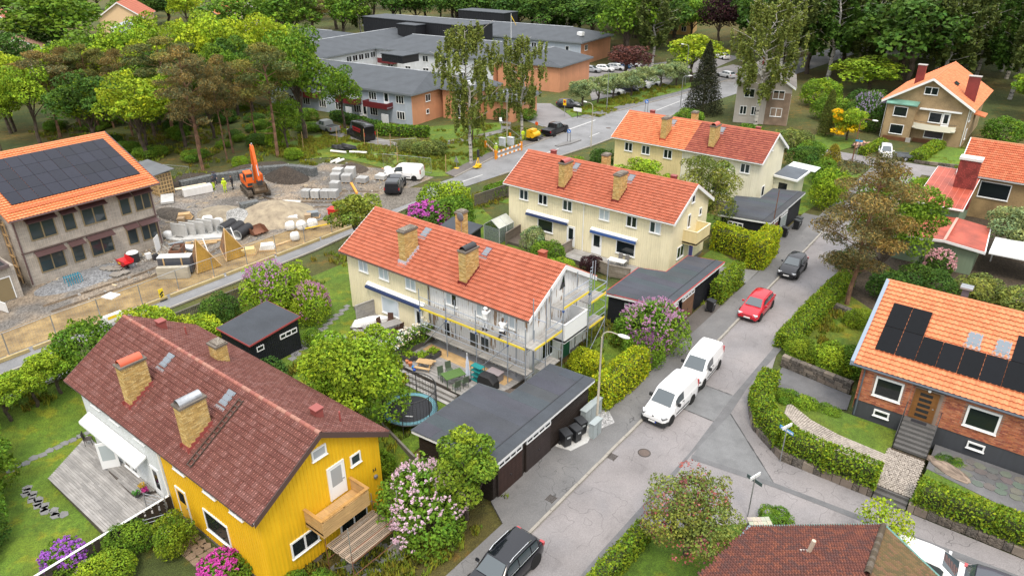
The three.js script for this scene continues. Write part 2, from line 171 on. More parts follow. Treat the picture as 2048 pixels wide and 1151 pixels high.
// building site
sheet('site_ground',[[-62,8],[-62,-58],[-62.6,-64.5],[-70.5,-63],[-75,-61.5],[-79,-60],[-82.5,-50],[-85,-42],[-90,-36],[-92,8]],-0.01,MG.site,{cell:1.2,amp:0.45,sc:0.28,seed:31,follow:false,tint:[0.88,0.89,0.92],tint2:[1.3,1.15,0.98]});
sheet('sand_strip',[[-58.2,8],[-58.1,-46],[-61.3,-48.5],[-62.4,-42],[-62.6,-30],[-62.2,8]],0.02,MG.sand,{cell:0.8,amp:0.3,sc:0.7,seed:33,follow:false,tint2:[0.72,0.72,0.8]});
sheet('site_access',[[-58.1,-46],[-61.3,-48.5],[-63.5,-58],[-60.8,-60.5],[-58,-57]],0.014,MG.site,{amp:0.3,seed:34,follow:false,tint:[0.9,0.88,0.85]});
// parking, drive, footpath
sheet('parking_lot',[[-71.3,-117],[-66.4,-138.5],[-68,-144],[-70.5,-150],[-67,-160],[-69,-185],[-76,-185],[-82,-160],[-91,-150],[-88,-140]],0.02,MG.walk,{cell:3,amp:0.15,seed:41,follow:false,tint:[1.35,1.3,1.28]});
sheet('parking_lot',[[-57.5,-150],[-52,-165],[-66,-172],[-68,-150]],0.024,MG.walk,{cell:3,amp:0.15,seed:42,follow:false,tint:[1.35,1.3,1.28]});
sheet('entrance_drive',[[-66.5,-94.9],[-71,-97.5],[-81,-96],[-84,-104],[-76,-110],[-66.8,-103.5]],0.03,MG.walk,{cell:2,seed:43,follow:false,tint:[1.25,1.2,1.2]});
sheet('footpath',[[-92,-72.5],[-82.9,-73.6],[-76.7,-73.2],[-74.5,-76],[-72.5,-81.4],[-71.2,-89.2],[-77,-96.6],[-75,-97],[-69.6,-89.5],[-70.8,-80.5],[-72.8,-75.7],[-76.1,-72],[-80,-70.8],[-92,-70]],0.02,MG.walk,{seed:44,follow:false,tint:[1.3,1.25,1.2]});
sheet('verge',[[-60.8,-66.6],[-62.6,-66.6],[-64,-77],[-64,-94],[-68.5,-92],[-69.5,-88],[-70.7,-80.5],[-72.7,-75.6],[-76,-72],[-79,-70.5],[-80,-63],[-70.5,-63.2],[-62.8,-64.6]],0.0,MG.grass,{seed:45,amp:0.3,sc:0.3,follow:false,tint:[1.05,1,1],tint2:[1.35,1.05,0.9]});
sheet('verge',[[-83,-82],[-76,-78],[-74,-77],[-72.6,-81.6],[-71.3,-89.3],[-74,-93],[-78,-89]],0.0,MG.grass,{seed:46,follow:false});
sheet('verge',[[-80,-63],[-79,-70.5],[-82,-70.8],[-92,-69.5],[-92,-60],[-84,-58]],0.01,MG.grass,{seed:47,amp:0.4,sc:0.4,follow:false,tint2:[1.5,1.1,0.9]});
sheet('verge',[[-66.6,-103],[-65,-114.5],[-62.2,-133],[-60.4,-146],[-63.5,-146],[-66,-138],[-70.6,-117],[-70,-106]],0.06,MG.grass,{seed:48,follow:false,tint2:[1.25,1.05,0.9]});
// lawns of the row houses
const lawn=(poly,seed,o={})=>sheet('lawn',poly,0.01,MG.grass,{seed,amp:0.28,sc:0.5,cell:1.2,tint2:[1.25,1.04,0.9],...o});
lawn([[-51.8,-14.8],[-51.8,2],[-34.2,2],[-34.2,-12.6],[-44.2,-12.6],[-44.4,-20.5],[-51.8,-20.5]],51);
lawn([[-51.2,-21.5],[-43.5,-21.2],[-33.6,-22],[-26,-22.4],[-26,-28.6],[-33.4,-28.7],[-34.2,-30.5],[-43.2,-34],[-50.9,-45]],52);
lawn([[-51.5,-45.5],[-43,-42.6],[-34.5,-43],[-26,-44],[-26,-50],[-34,-52],[-43.4,-55.3],[-51.5,-60]],53);
lawn([[-50,-62],[-43,-64],[-26.5,-64.4],[-26.5,-73],[-43,-77],[-49,-85]],54);
lawn([[-24.2,-34.2],[-19.6,-34.2],[-18.7,-40],[-18.7,-44.6],[-24.2,-44]],55);
lawn([[-24.3,-56.6],[-21.4,-56.6],[-20,-62],[-24.3,-64.4]],56);
lawn([[-24.4,-79],[-20.3,-79.5],[-18.8,-100],[-24.4,-100]],57);
// gardens on the east side
lawn([[-12,-62],[-10.6,-62],[-6.6,-59],[-6.6,-47.2],[-11.3,-47.4]],61,{tint2:[1.5,1.05,0.9]});
sheet('soil_bed',[[-12,-104],[-12.3,-62.5],[-6.4,-59],[-6.4,-51],[12,-51],[12,-104]],-0.01,MG.soil,{seed:62});
const yard=0.5;// the brick house's garden lies behind a low stone wall
sheet('lawn',[[-11.05,-43.4],[-11.15,-41],[-9.95,-38.75],[-7.55,-36.95],[-2.72,-36.9],[-2.72,-40.2],[-2.9,-43.2],[-5.7,-43.2],[-9,-43.1]],yard,MG.grass,{seed:63,follow:false,thick:0.6,tint2:[1.4,1.05,0.9]});
sheet('lawn',[[-0.98,-36.95],[30,-36.95],[30,-39.6],[3,-39.6],[-0.7,-40.4]],yard,MG.grass,{seed:64,follow:false,thick:0.6,tint2:[1.3,1.05,0.9]});
sheet('stone_terrace',[[-0.75,-40.45],[3,-39.65],[30,-39.65],[30,-43.2],[-0.75,-43.2]],yard - 0.004,MG.dark,{seed:65,follow:false,thick:0.6,amp:0.4,sc:0.9});
sheet('lawn',[[-11.3,-26.9],[-7.6,-30.2],[-7.2,-29.9],[-5.5,-24],[-5,4],[-11.4,4]],0.08,MG.grass,{seed:66,follow:false,thick:0.1,tint:[0.8,0.85,0.8]});
sheet('lawn',[[-22,-117],[-30,-118],[-30,-109],[-24.5,-109]],0.02,MG.grass,{seed:67,follow:false});
sheet('lawn',[[-14.5,-109.8],[-14.2,-120],[-9,-120],[12,-124],[12,-111.5]],0.3,MG.grass,{seed:68,follow:false,thick:0.3,tint:[1.1,1.1,1]});
// ---------- building kit ----------
const W_=M([0.78,0.79,0.79],0.55),GLASS=M([0.012,0.017,0.02],0.04,null,{specularIntensity:1}),GLASS2=M([0.035,0.05,0.055],0.05),BLIND=M([0.5,0.57,0.63],0.25,null,{clearcoat:1,clearcoatRoughness:0.03}),ZINC=M([0.34,0.37,0.4],0.45,'blotch',{metalness:0.5}),BLACKM=M([0.03,0.03,0.033],0.5),RUST=M([0.26,0.11,0.06],0.8,'blotch'),STEEL=M([0.42,0.44,0.46],0.4,null,{metalness:0.7});
function win(t,F,u0,u1,y0,y1,o={}){// frame ring, sashes and panes
  const{n=2,fr=W_,gl=GLASS,b=0.09,d=0.07,name='window',sill=true}=o,g=gx();
  g.fb(F,u0,u1,y1 - b,y1,-0.02,d).fb(F,u0,u1,y0,y0+b,-0.02,d).fb(F,u0,u0+b,y0+b,y1 - b,-0.02,d).fb(F,u1 - b,u1,y0+b,y1 - b,-0.02,d);
  for(let i=1;i<n;i++){const c=lerp(u0,u1,i/n);g.fb(F,c - b*0.6,c+b*0.6,y0+b,y1 - b,-0.02,d - 0.01);}
  if(sill)g.fb(F,u0 - 0.04,u1+0.04,y0 - 0.03,y0 - 0.002,-0.02,d+0.05);
  const w=part(t,name,g,fr);const pw=(u1 - u0 - 2*b)/n;for(let i=0;i<n;i++){const a=u0+b+i*pw+(i?b*0.55:0),e=u0+b+(i+1)*pw -(i<n - 1?b*0.55:0);part(w,'pane',gx().fb(F,a,e,y0+b,y1 - b,0.004,0.042),Array.isArray(gl)?gl[i % gl.length]:gl);}return w;
}
function door(t,F,u0,u1,y0,y1,m,glassTop=0,o={}){const g=gx();g.fb(F,u0,u1,y0,y1,-0.02,0.05);const d=part(t,'door',g,m);const f=gx();f.fb(F,u0 - 0.08,u0 - 0.002,y0,y1+0.08,-0.02,0.07).fb(F,u1+0.002,u1+0.08,y0,y1+0.08,-0.02,0.07).fb(F,u0,u1,y1+0.002,y1+0.08,-0.02,0.07);part(d,'door_frame',f,o.fr||W_);if(glassTop)part(d,'pane',gx().fb(F,u0+0.14,u1 - 0.14,y1 - glassTop,y1 - 0.14,0.03,0.058),o.gl||GLASS);part(d,'handle',gx().fb(F,u1 - 0.13,u1 - 0.03,y0+0.98,y0+1.02,0.05,0.11),STEEL);return d;}
// roof tiles: the nearest ones are single pieces, the rest one instanced part
const tileGeo=(cw,rh,lift=0.07,amp=0.055,one=false)=>{const g=gx(),pr=one?[[0,0],[0.16,0.25],[0.36,1],[0.5,1],[0.7,0.25],[0.84,0],[1,0]]:[[0,0],[0.1,0.7],[0.25,1],[0.4,0.7],[0.48,0],[0.54,0],[0.64,0.7],[0.77,1],[0.9,0.7],[1,0]],n=pr.length,b=pr.map(([x,z])=>V(x*cw,-0.05,z*amp+lift)),tp=pr.map(([x,z])=>V(x*cw,rh+0.02,z*amp)),lo=pr.map(([x,z])=>V(x*cw,-0.045,z*amp+lift - 0.03));for(let i=0;i+1<n;i++){g.quad(b[i],b[i+1],tp[i+1],tp[i]);g.quad(lo[i],lo[i+1],b[i+1],b[i]);}return g.build();};
const TG=new Map();
function tileRoof(roof,o,e,u,Wd,Ls,opt){
  const{cw=0.3,rh=0.33,pal,tx=null,inside=()=>true,near=300,rough=0.85,amp=0.058,seed=1,rowTone=0}=opt,nx=Math.round(Wd/cw),ny=Math.round(Ls/rh),sx=Wd/nx,sy=Ls/ny,n=e.clone().cross(u).normalize();
  const key=[sx.toFixed(4),sy.toFixed(4),amp,opt.one].join();if(!TG.has(key))TG.set(key,tileGeo(sx,sy,0.085,amp,opt.one));const geo=TG.get(key),r=RNG(seed*991+7),list=[],wb=new THREE.Matrix4();
  for(let j=0;j<ny;j++)for(let i=0;i<nx;i++){const s=(i+0.5)*sx,t=(j+0.5)*sy,k=r(),k2=r();if(!inside(s,t))continue;const p=o.clone().addScaledVector(e,i*sx).addScaledVector(u,j*sy);list.push({p,d:p.distanceTo(camera.position),k,k2,s,t});}
  const q=list.slice().sort((a,b)=>a.d - b.d),nearSet=new Set(q.slice(0,near)),pc=(a)=>(typeof pal==='function'?pal(a):pal[Math.floor(a.k*pal.length)]);
  const mtx=(a)=>{wb.makeBasis(e,u,n);const tw=0.012*(a.k2 - 0.5);return new THREE.Matrix4().makeTranslation(a.p.x,a.p.y,a.p.z).multiply(wb).multiply(new THREE.Matrix4().makeRotationZ(tw));};
  const rest=list.filter((a)=>!nearSet.has(a));const im=new THREE.InstancedMesh(geo,M([1,1,1],rough,tx),rest.length);rest.forEach((a,i)=>{im.setMatrixAt(i,mtx(a));const c=col(pc(a)),k=0.93+0.14*a.k2;im.setColorAt(i,c.multiplyScalar(k));});im.name='roof_tiling';im.userData={kind:'stuff'};im.castShadow=im.receiveShadow=true;roof.add(im);
  for(const a of nearSet){const c=col(pc(a)),k=0.93+0.14*(Math.floor(a.k2*5)+0.5)/5,m=M([+(c.r*k).toFixed(4),+(c.g*k).toFixed(4),+(c.b*k).toFixed(4)],rough,tx);const b=new THREE.Mesh(geo,m);b.name='roof_tile';b.castShadow=b.receiveShadow=true;b.applyMatrix4(mtx(a));roof.add(b);}
}
function ridgeTiles(roof,a,b,m,l=0.38,r=0.12){const d=b.clone().sub(a),n=Math.max(1,Math.round(d.length()/l)),st=d.length()/n;d.normalize();const g=gx(),c=new THREE.CylinderGeometry(r*1.04,r*0.94,st*1.06,8,1,true,-Math.PI/2,Math.PI);c.rotateZ(Math.PI/2);const geo=g.add(c).build();const up=V(0,1,0),s=d.clone().cross(up).normalize(),w=s.clone().cross(d),bm=new THREE.Matrix4().makeBasis(d.clone().negate(),w,s.clone().negate()),rr=RNG(n);
  const fix=new THREE.Matrix4().makeRotationX(-Math.PI/2);for(let i=0;i<n;i++){const o=new THREE.Mesh(geo,Array.isArray(m)?m[Math.floor(rr()*m.length)]:m);o.name='ridge_tile';o.castShadow=true;o.applyMatrix4(new THREE.Matrix4().makeTranslation(...a.clone().addScaledVector(d,(i+0.5)*st).addScaledVector(w,-0.02).toArray()).multiply(bm).multiply(fix));roof.add(o);}}
function bricks(F,u0,u1,y0,y1,pal,seed,hole=()=>false,bl=0.25,bh=0.075,g=gx()){const r=RNG(seed);for(let y=y0,j=0;y<y1 - 0.01;y+=bh,j++)for(let u=u0 -(j % 2?bl/2:0);u<u1 - 0.01;u+=bl){const a=Math.max(u0,u),b=Math.min(u1,u+bl - 0.012),c=pal[Math.floor(r()*pal.length)],k=0.8+0.4*r(),d=0.008+0.006*r();if(b - a<0.03||hole((a+b)/2,y+bh/2))continue;g.color([c[0]*k,c[1]*k,c[2]*k]).fb(F,a,b,y,Math.min(y1,y+bh - 0.012),-0.004,d);}return g;}
const YB=[[0.52,0.36,0.13],[0.47,0.31,0.1],[0.56,0.41,0.17],[0.42,0.27,0.09]],DB=[[0.16,0.09,0.05]];
function chimney(t,x0,x1,z0,z1,yb,yt,o={}){// brick stack with flashing, crown and cap
  const{pal=YB,seed=1,cap='slab',flash=M([0.26,0.05,0.045],0.5),m=M([0.3,0.25,0.17],0.9)}=o;const c=part(t,'chimney',gx().box(x0,x1,yb,yt,z0,z1),m);const g=gx();bricks(FZ(z1),x0,x1,yb,yt,pal,seed,undefined,0.25,0.075,g);bricks(FZ(z0,-1),-x1,-x0,yb,yt,pal,seed+1,undefined,0.25,0.075,g);bricks({o:V(x1,0,0),e:V(0,0,-1),n:V(1,0,0)},-z1,-z0,yb,yt,pal,seed+2,undefined,0.25,0.075,g);bricks({o:V(x0,0,0),e:V(0,0,1),n:V(-1,0,0)},z0,z1,yb,yt,pal,seed+3,undefined,0.25,0.075,g);const bw=part(c,'brickwork',g,M([1,1,1],0.9,null,VC));bw.userData.kind='stuff';
  part(c,'crown',gx().box(x0 - 0.07,x1+0.07,yt,yt+0.12,z0 - 0.07,z1+0.07),M([0.2,0.17,0.14],0.9,'blotch'));
  const hood=(m2,a,b)=>{const q=new THREE.CylinderGeometry(0.3,0.3,b - a,14,1,true,-Math.PI/2,Math.PI);const g2=gx(),mm=new THREE.Matrix4().makeRotationX(-Math.PI/2).setPosition((x0+x1)/2,yt+0.12,(a+b)/2);g2.add(q,mm);const q2=new THREE.CylinderGeometry(0.285,0.285,b - a,14,1,true,-Math.PI/2,Math.PI);g2.add(q2,mm);part(c,'cowl',g2,m2,0.6);};
  if(cap==='slab')part(c,'cap',gx().box(x0 - 0.02,x1+0.02,yt+0.12,yt+0.2,z0,z1 - 0.1),M([0.3,0.27,0.22],0.95,'lichen'));else hood(cap,z0+0.1,z1 - 0.05);
  if(o.slope){const{ez,ey,k}=o.slope,f=gx(),y=(z)=>ey+(ez - z)*k+0.09;for(let i=0;i<6;i++){const a=lerp(z0 - 0.08,z1+0.16,i/6),b=lerp(z0 - 0.08,z1+0.16,(i+1)/6),h=y(a)+0.16;for(const[p,q]of[[x1+0.016,x1+0.034],[x0 - 0.034,x0 - 0.016]])f.hex([V(p,y(b)- 0.1,b),V(q,y(b)- 0.1,b),V(q,y(a)- 0.1,a),V(p,y(a)- 0.1,a),V(p,h,b),V(q,h,b),V(q,h,a),V(p,h,a)]);}for(const[p,q]of[[x1+0.03,x1+0.2],[x0 - 0.12,x0 - 0.03]])f.quad(V(p,y(z1+0.2),z1+0.2),V(q,y(z1+0.2),z1+0.2),V(q,y(z0 - 0.1),z0 - 0.1),V(p,y(z0 - 0.1),z0 - 0.1));f.box(x0 - 0.02,x1+0.02,y(z1)- 0.25,y(z1)+0.2,z1+0.016,z1+0.03);f.quad(V(x0 - 0.12,y(z1+0.3),z1+0.3),V(x1+0.2,y(z1+0.3),z1+0.3),V(x1+0.2,y(z1),z1),V(x0 - 0.12,y(z1),z1));part(c,'flashing',f,flash);}
  return c;}
function onSlope(x,z,S,w,l,h,g=gx(),d=0){const a=Math.atan(S.k),c=Math.cos(a);const q=(dx,t,n)=>V(x+dx,S.ey+(S.ez - z)*S.k+t*Math.sin(a)+n*c,z - t*c+n*Math.sin(a));return g.hex([q(-w/2,-l/2,d),q(w/2,-l/2,d),q(w/2,l/2,d),q(-w/2,l/2,d),q(-w/2,-l/2,h),q(w/2,-l/2,h),q(w/2,l/2,h),q(-w/2,l/2,h)]);}
function skylight(t,x,z,S,w,l,fl=M([0.2,0.21,0.22],0.5),gl=BLIND){const s=part(t,'skylight',onSlope(x,z,S,w+0.16,l+0.16,0.13,gx(),0.02),fl);part(s,'pane',onSlope(x,z,S,w,l,0.145,gx(),0.1),SKYGL);part(s,'apron',onSlope(x,z+l/2*0.86+0.18,S,w+0.3,0.3,0.1,gx(),0.07),o_flash);return s;}
const SKYGL=M([0.16,0.19,0.22],0.12);const o_flash=M([0.3,0.31,0.33],0.5,'blotch');
function battens(F,u0,u1,y0,y1,st,g=gx(),w=0.045,d=0.022){for(let u=u0+st/2;u<u1;u+=st)g.fb(F,u - w/2,u+w/2,y0,typeof y1==='function'?y1(u):y1,0,d);return g;}

// ---------- the four semi-detached row houses ----------
function rowHouse(o){
  const{x0,x1,zc,w=4.22,eave,ridge,gnd=0}=o,xm=(x0+x1)/2,t=thing('row_house',o.label,'house',[xm,gnd,zc],'semi-detached row houses'),k=(ridge - eave)/w,hw=w - 0.45,xa=x0+0.35,xb=x1 - 0.35,yw=eave+0.45*k - 0.1,yr=ridge - 0.12,y0=gnd+0.35,zf=zc+hw,zb=zc - hw;
  part(t,'foundation',gx().box(xa+0.05,xb - 0.05,gnd - 0.5,y0 - 0.002,zb+0.05,zf - 0.05),M([0.2,0.18,0.17],0.9,'plaster'));
  const half=(a,b,m,mb,gab)=>{const g=gx();const P=(x)=>[V(x,y0,zf),V(x,y0,zb),V(x,yw,zb),V(x,yr,zc),V(x,yw,zf)],A=P(a),B=P(b);for(const[i,j]of[[0,4],[1,2]])i===0?g.quad(A[0],B[0],B[4],A[4]):g.quad(B[1],A[1],A[2],B[2]);g.tri(B[0],B[1],B[2]).tri(B[0],B[2],B[3]).tri(B[0],B[3],B[4]);g.tri(A[1],A[0],A[4]).tri(A[1],A[4],A[3]).tri(A[1],A[3],A[2]);g.quad(A[0],A[1],B[1],B[0]);const wl=part(t,'wall',g,m);
    const b2=gx();battens(FZ(zf),a,b,y0,yw,0.22,b2);battens(FZ(zb,-1),-b,-a,y0,yw,0.22,b2);if(gab>0)battens({o:V(b,0,0),e:V(0,0,-1),n:V(1,0,0)},-zf,-zb,y0,(u)=>yr - Math.abs(-u - zc)*k - 0.05,0.22,b2);else battens({o:V(a,0,0),e:V(0,0,1),n:V(-1,0,0)},zb,zf,y0,(u)=>yr - Math.abs(u - zc)*k - 0.05,0.22,b2);const q=part(wl,'cladding_batten',b2,mb||m);q.userData.kind='stuff';};
  half(xa,xm - 0.001,o.m1,o.b1,-1);half(xm+0.001,xb,o.m2,o.b2,1);
  const ug=gx(),th=0.14;for(const s of[1,-1]){const E=(x,y,z)=>V(x,y,z);ug.hex(s>0?[E(x0,eave - th,zc+w),E(x1,eave - th,zc+w),E(x1,ridge - th,zc),E(x0,ridge - th,zc),E(x0,eave - 0.005,zc+w),E(x1,eave - 0.005,zc+w),E(x1,ridge - 0.005,zc),E(x0,ridge - 0.005,zc)]:[E(x1,eave - th,zc - w),E(x0,eave - th,zc - w),E(x0,ridge - th,zc),E(x1,ridge - th,zc),E(x1,eave - 0.005,zc - w),E(x0,eave - 0.005,zc - w),E(x0,ridge - 0.005,zc),E(x1,ridge - 0.005,zc)]);}
  const roof=part(t,'roof',ug,o.soffit||W_);const Ls=Math.hypot(w,ridge - eave),uf=V(0,ridge - eave,-w).normalize(),ub=V(0,ridge - eave,w).normalize();
  tileRoof(roof,V(x0+0.02,eave,zc+w+0.04),V(1,0,0),uf,x1 - x0 - 0.04,Ls,{pal:o.pal,tx:o.ttx,seed:o.seed,near:300,...(o.topt||{})});tileRoof(roof,V(x1 - 0.02,eave,zc - w - 0.04),V(-1,0,0),ub,x1 - x0 - 0.04,Ls,{pal:o.palb||o.pal,tx:o.ttx,seed:o.seed+50,near:0,...(o.topt||{})});
  ridgeTiles(roof,V(x0,ridge+0.03,zc),V(x1,ridge+0.03,zc),o.rm);
  for(const x of[x0 - 0.035,x1+0.002])for(const s of[1,-1])part(roof,'bargeboard',gx().hex(s>0?[V(x,eave - 0.25,zc+w),V(x+0.033,eave - 0.25,zc+w),V(x+0.033,ridge - 0.25,zc),V(x,ridge - 0.25,zc),V(x,eave+0.09,zc+w),V(x+0.033,eave+0.09,zc+w),V(x+0.033,ridge+0.09,zc),V(x,ridge+0.09,zc)]:[V(x+0.033,eave - 0.25,zc - w),V(x,eave - 0.25,zc - w),V(x,ridge - 0.25,zc),V(x+0.033,ridge - 0.25,zc),V(x+0.033,eave+0.09,zc - w),V(x,eave+0.09,zc - w),V(x,ridge+0.09,zc),V(x+0.033,ridge+0.09,zc)]),o.barge||W_);
  const gt=gx();for(const s of[1,-1]){const z=zc+s*(w+0.07);gt.tube(V(x0,eave - 0.06,z),V(x1,eave - 0.06,z),0.06,0.06,8);}part(t,'gutter',gt,o.gut||W_,0.5);
  const dp=(x,m)=>part(t,'downpipe',gx().path([V(x,eave - 0.1,zc+w+0.05),V(x,eave - 0.35,zf+0.12),V(x,gnd+0.1,zf+0.1)],0.045),m,0.5);dp(xm,o.pipe||W_);
  const S={ez:zc+w,ey:eave,k},F=FZ(zf),GX={o:V(xb,0,0),e:V(0,0,-1),n:V(1,0,0)};
  const up=[2.32,4.68,7.62,11.78,14.7,17.1];up.forEach((u,i)=>win(t,F,x0+u - 0.56,x0+u+0.56,gnd+4.1,Math.min(gnd+5.2,yw - 0.02),{gl:o.glUp?o.glUp[i]:GLASS,n:2}));
  chimney(t,x0+6.28,x0+6.95,zc+2.1,zc+3.5,eave+0.3,ridge+0.5,{seed:o.seed*10+1,cap:o.caps[0],slope:S,flash:o.fl1});
  chimney(t,x0+12.35,x0+13.02,zc+2.1,zc+3.5,eave+0.3,ridge+0.5,{seed:o.seed*10+2,cap:o.caps[1],slope:S,flash:o.fl2});
  skylight(t,x0+6.55,zc+0.75,S,0.5,0.72,o.sky1||M([0.1,0.11,0.12],0.4),BLIND);skylight(t,x0+12.7,zc+0.75,S,0.5,0.72,o.sky2||M([0.1,0.11,0.12],0.4),BLIND);
  const vent=(x,z,h,m)=>{const y=ridge - Math.abs(z - zc)*k;const c=part(t,'vent_stack',gx().box(x - 0.25,x+0.25,y - 0.2,y+h,z - 0.22,z+0.22),m);part(c,'vent_cap',gx().box(x - 0.3,x+0.3,y+h,y+h+0.06,z - 0.27,z+0.27),m);};
  for(const[x,z]of o.vents||[])vent(x0+x,zc+z,0.62,o.ventM||M([0.25,0.05,0.045],0.5));
  return{t,F,GX,S,x0,x1,zc,zf,zb,xb,xa,eave,ridge,gnd,k,yw,yr};
}
function balcony(H,z1,z0,d,yf,yt,m,rail,cap=m){const x=H.xb,g=gx();const b=part(H.t,'balcony',gx().box(x+0.03,x+d,yf - 0.16,yf,z0,z1),rail);const p=gx();p.box(x+d - 0.05,x+d,yf - 0.22,yt - 0.08,z0,z1).box(x+0.03,x+d - 0.052,yf - 0.22,yt - 0.08,z1 - 0.05,z1).box(x+0.03,x+d - 0.052,yf - 0.22,yt - 0.08,z0,z0+0.05);part(b,'parapet',p,m);g.box(x+d - 0.1,x+d+0.03,yt - 0.045,yt,z0 - 0.03,z1+0.03).box(x+0.03,x+d - 0.102,yt - 0.045,yt,z1 - 0.08,z1+0.03).box(x+0.03,x+d - 0.102,yt - 0.045,yt,z0 - 0.03,z0+0.08);for(let i=0;i<5;i++){const z=lerp(z0+0.05,z1 - 0.05,i/4);g.box(x+d - 0.07,x+d - 0.03,yt - 0.1,yt - 0.04,z - 0.03,z+0.03);}part(b,'hand_rail',g,cap);return b;}
function awning(H,u0,u1,y,m,h=0.15,o={}){const a=part(H.t,'awning',gx().fb(H.F,u0,u1,y,y+h+0.04,0.22,0.42),m);part(a,'cassette',gx().fb(H.F,u0 - 0.03,u1+0.03,y+h*0.5,y+h+0.08,0,0.215),W_);part(a,'hood',gx().hex([V(u0 - 0.05,y+h+0.1,H.zf+0.26),V(u1+0.05,y+h+0.1,H.zf+0.26),V(u1+0.05,y+h+0.12,H.zf),V(u0 - 0.05,y+h+0.12,H.zf),V(u0 - 0.05,y+h+0.13,H.zf+0.26),V(u1+0.05,y+h+0.13,H.zf+0.26),V(u1+0.05,y+h+0.3,H.zf),V(u0 - 0.05,y+h+0.3,H.zf)]),W_);return a;}
const CREAM=M([0.84,0.77,0.55],0.7,'plaster'),CREAM2=M([0.79,0.66,0.36],0.7,'plaster'),PALE=M([0.82,0.79,0.64],0.7,'plaster'),NAVY=M([0.02,0.04,0.12],0.7),REDM=M([0.27,0.045,0.04],0.5,'blotch');
const ORG=[[0.41,0.12,0.064],[0.39,0.11,0.057],[0.43,0.13,0.072],[0.36,0.1,0.052],[0.4,0.122,0.068]],ORGN=[[0.58,0.19,0.08],[0.54,0.165,0.068],[0.6,0.21,0.092]],BRN=[[0.31,0.085,0.055],[0.27,0.07,0.046],[0.34,0.1,0.062]],OLD=[[0.3,0.12,0.094],[0.28,0.108,0.084],[0.32,0.132,0.106],[0.26,0.096,0.076],[0.35,0.16,0.135]];
const TILEM=(p)=>p.map((c)=>M(c,0.8));
const TERRA=M([0.5,0.11,0.05],0.5),GALV=M([0.55,0.57,0.59],0.3,'blotch',{metalness:0.6});

// house with scaffolding
const H2=rowHouse({label:'cream and peeling white row house under repainting, wrapped in scaffolding',x0:-43.39,x1:-24.28,zc:-37.47,eave:5.47,ridge:7.94,m1:CREAM,m2:M([0.8,0.8,0.79],0.75,'peel'),pal:ORG,rm:TILEM(ORG),seed:2,caps:['slab',M([0.02,0.02,0.022],0.4)],fl1:M([0.5,0.52,0.58],0.4),fl2:REDM,glUp:[BLIND,BLIND,BLIND,[BLIND,GLASS],BLIND,BLIND],sky1:ZINC,sky2:REDM,vents:[[16.3,-1.2]],ventM:M([0.3,0.07,0.035],0.7),soffit:W_,gut:M([0.12,0.09,0.08],0.5),pipe:M([0.1,0.05,0.03],0.5)});
win(H2.t,H2.F,-39.25,-37.3,1.1,2.6,{n:1,gl:BLIND});door(H2.t,H2.F,-35.45,-34.8,0.75,2.6,W_,1.5);
win(H2.t,H2.F,-32.5,-31.8,1.15,2.6,{n:1});win(H2.t,H2.F,-30,-29.05,0.75,2.6,{n:1,gl:GLASS2});win(H2.t,H2.F,-28.95,-28.05,0.75,2.6,{n:1,gl:GLASS2});
win(H2.t,H2.GX,35.2,36.6,1.3,2.65);door(H2.t,H2.GX,37.9,38.8,0.15,2.1,M([0.02,0.12,0.06],0.5));{const w=part(H2.t,'attic_window',gx().tri(V(H2.xb+0.06,6.1,-37.2),V(H2.xb+0.06,6.1,-37.9),V(H2.xb+0.06,7.1,-37.75)),GLASS);}
awning(H2,-40.7,-34.4,2.95,NAVY);balcony(H2,-36,-38.9,1.4,3.0,4.3,W_,W_);
{const d=part(H2.t,'satellite_dish',gx().ell(-35.2,8.55,-38.9,0.36,0.36,0.08,14,8),M([0.12,0.13,0.14],0.5),0.6);part(d,'mast',gx().tube(V(-35.2,7.2,-39),V(-35.2,8.6,-39),0.025),STEEL);chimney(H2.t,-36,-35.4,-40,-39.2,6.6,8.6,{seed:88});}
// house behind it
const H3=rowHouse({label:'all cream row house with navy awnings behind the scaffolded house',x0:-43.49,x1:-24.38,zc:-59.04,eave:5.55,ridge:8.02,m1:CREAM,m2:CREAM,pal:ORG,rm:TILEM(ORG),seed:3,caps:[M([0.33,0.08,0.07],0.45),'slab'],fl1:REDM,fl2:REDM,glUp:[GLASS2,GLASS,GLASS2,BLIND,GLASS,[GLASS2,BLIND]],vents:[[2.9,-0.5],[16.3,-0.8]],sky1:M([0.1,0.1,0.11],0.4)});
win(H3.t,H3.F,-39.4,-37.5,1.3,2.6,{n:1});door(H3.t,H3.F,-35.75,-34.95,0.5,2.55,W_,1.3);door(H3.t,H3.F,-32.85,-31.9,0.45,2.55,W_,1.3);win(H3.t,H3.F,-30.25,-28.2,1.2,2.55,{n:1});
awning(H3,-40.7,-35.7,2.72,NAVY);awning(H3,-33,-28.1,2.68,M([0.03,0.08,0.25],0.7));balcony(H3,-57.6,-60.5,1.4,3.0,4.15,CREAM2,CREAM,M([0.8,0.72,0.5],0.6));
{const gxw=[[58.3,58.9,4.0,5.3],[60.75,61.3,4.5,5.25],[56.7,58.1,1.4,2.6]];for(const[a,b,c,d]of gxw)win(H3.t,H3.GX,a,b,c,d,{n:b - a>1?2:1});door(H3.t,H3.GX,59.3,60.2,0.35,2.35,M([0.08,0.07,0.3],0.5));win(H3.t,H3.GX,58.7,59.4,6.3,7.05,{n:1});chimney(H3.t,-35.6,-35,-61.6,-60.8,6.6,8.4,{seed:90});}
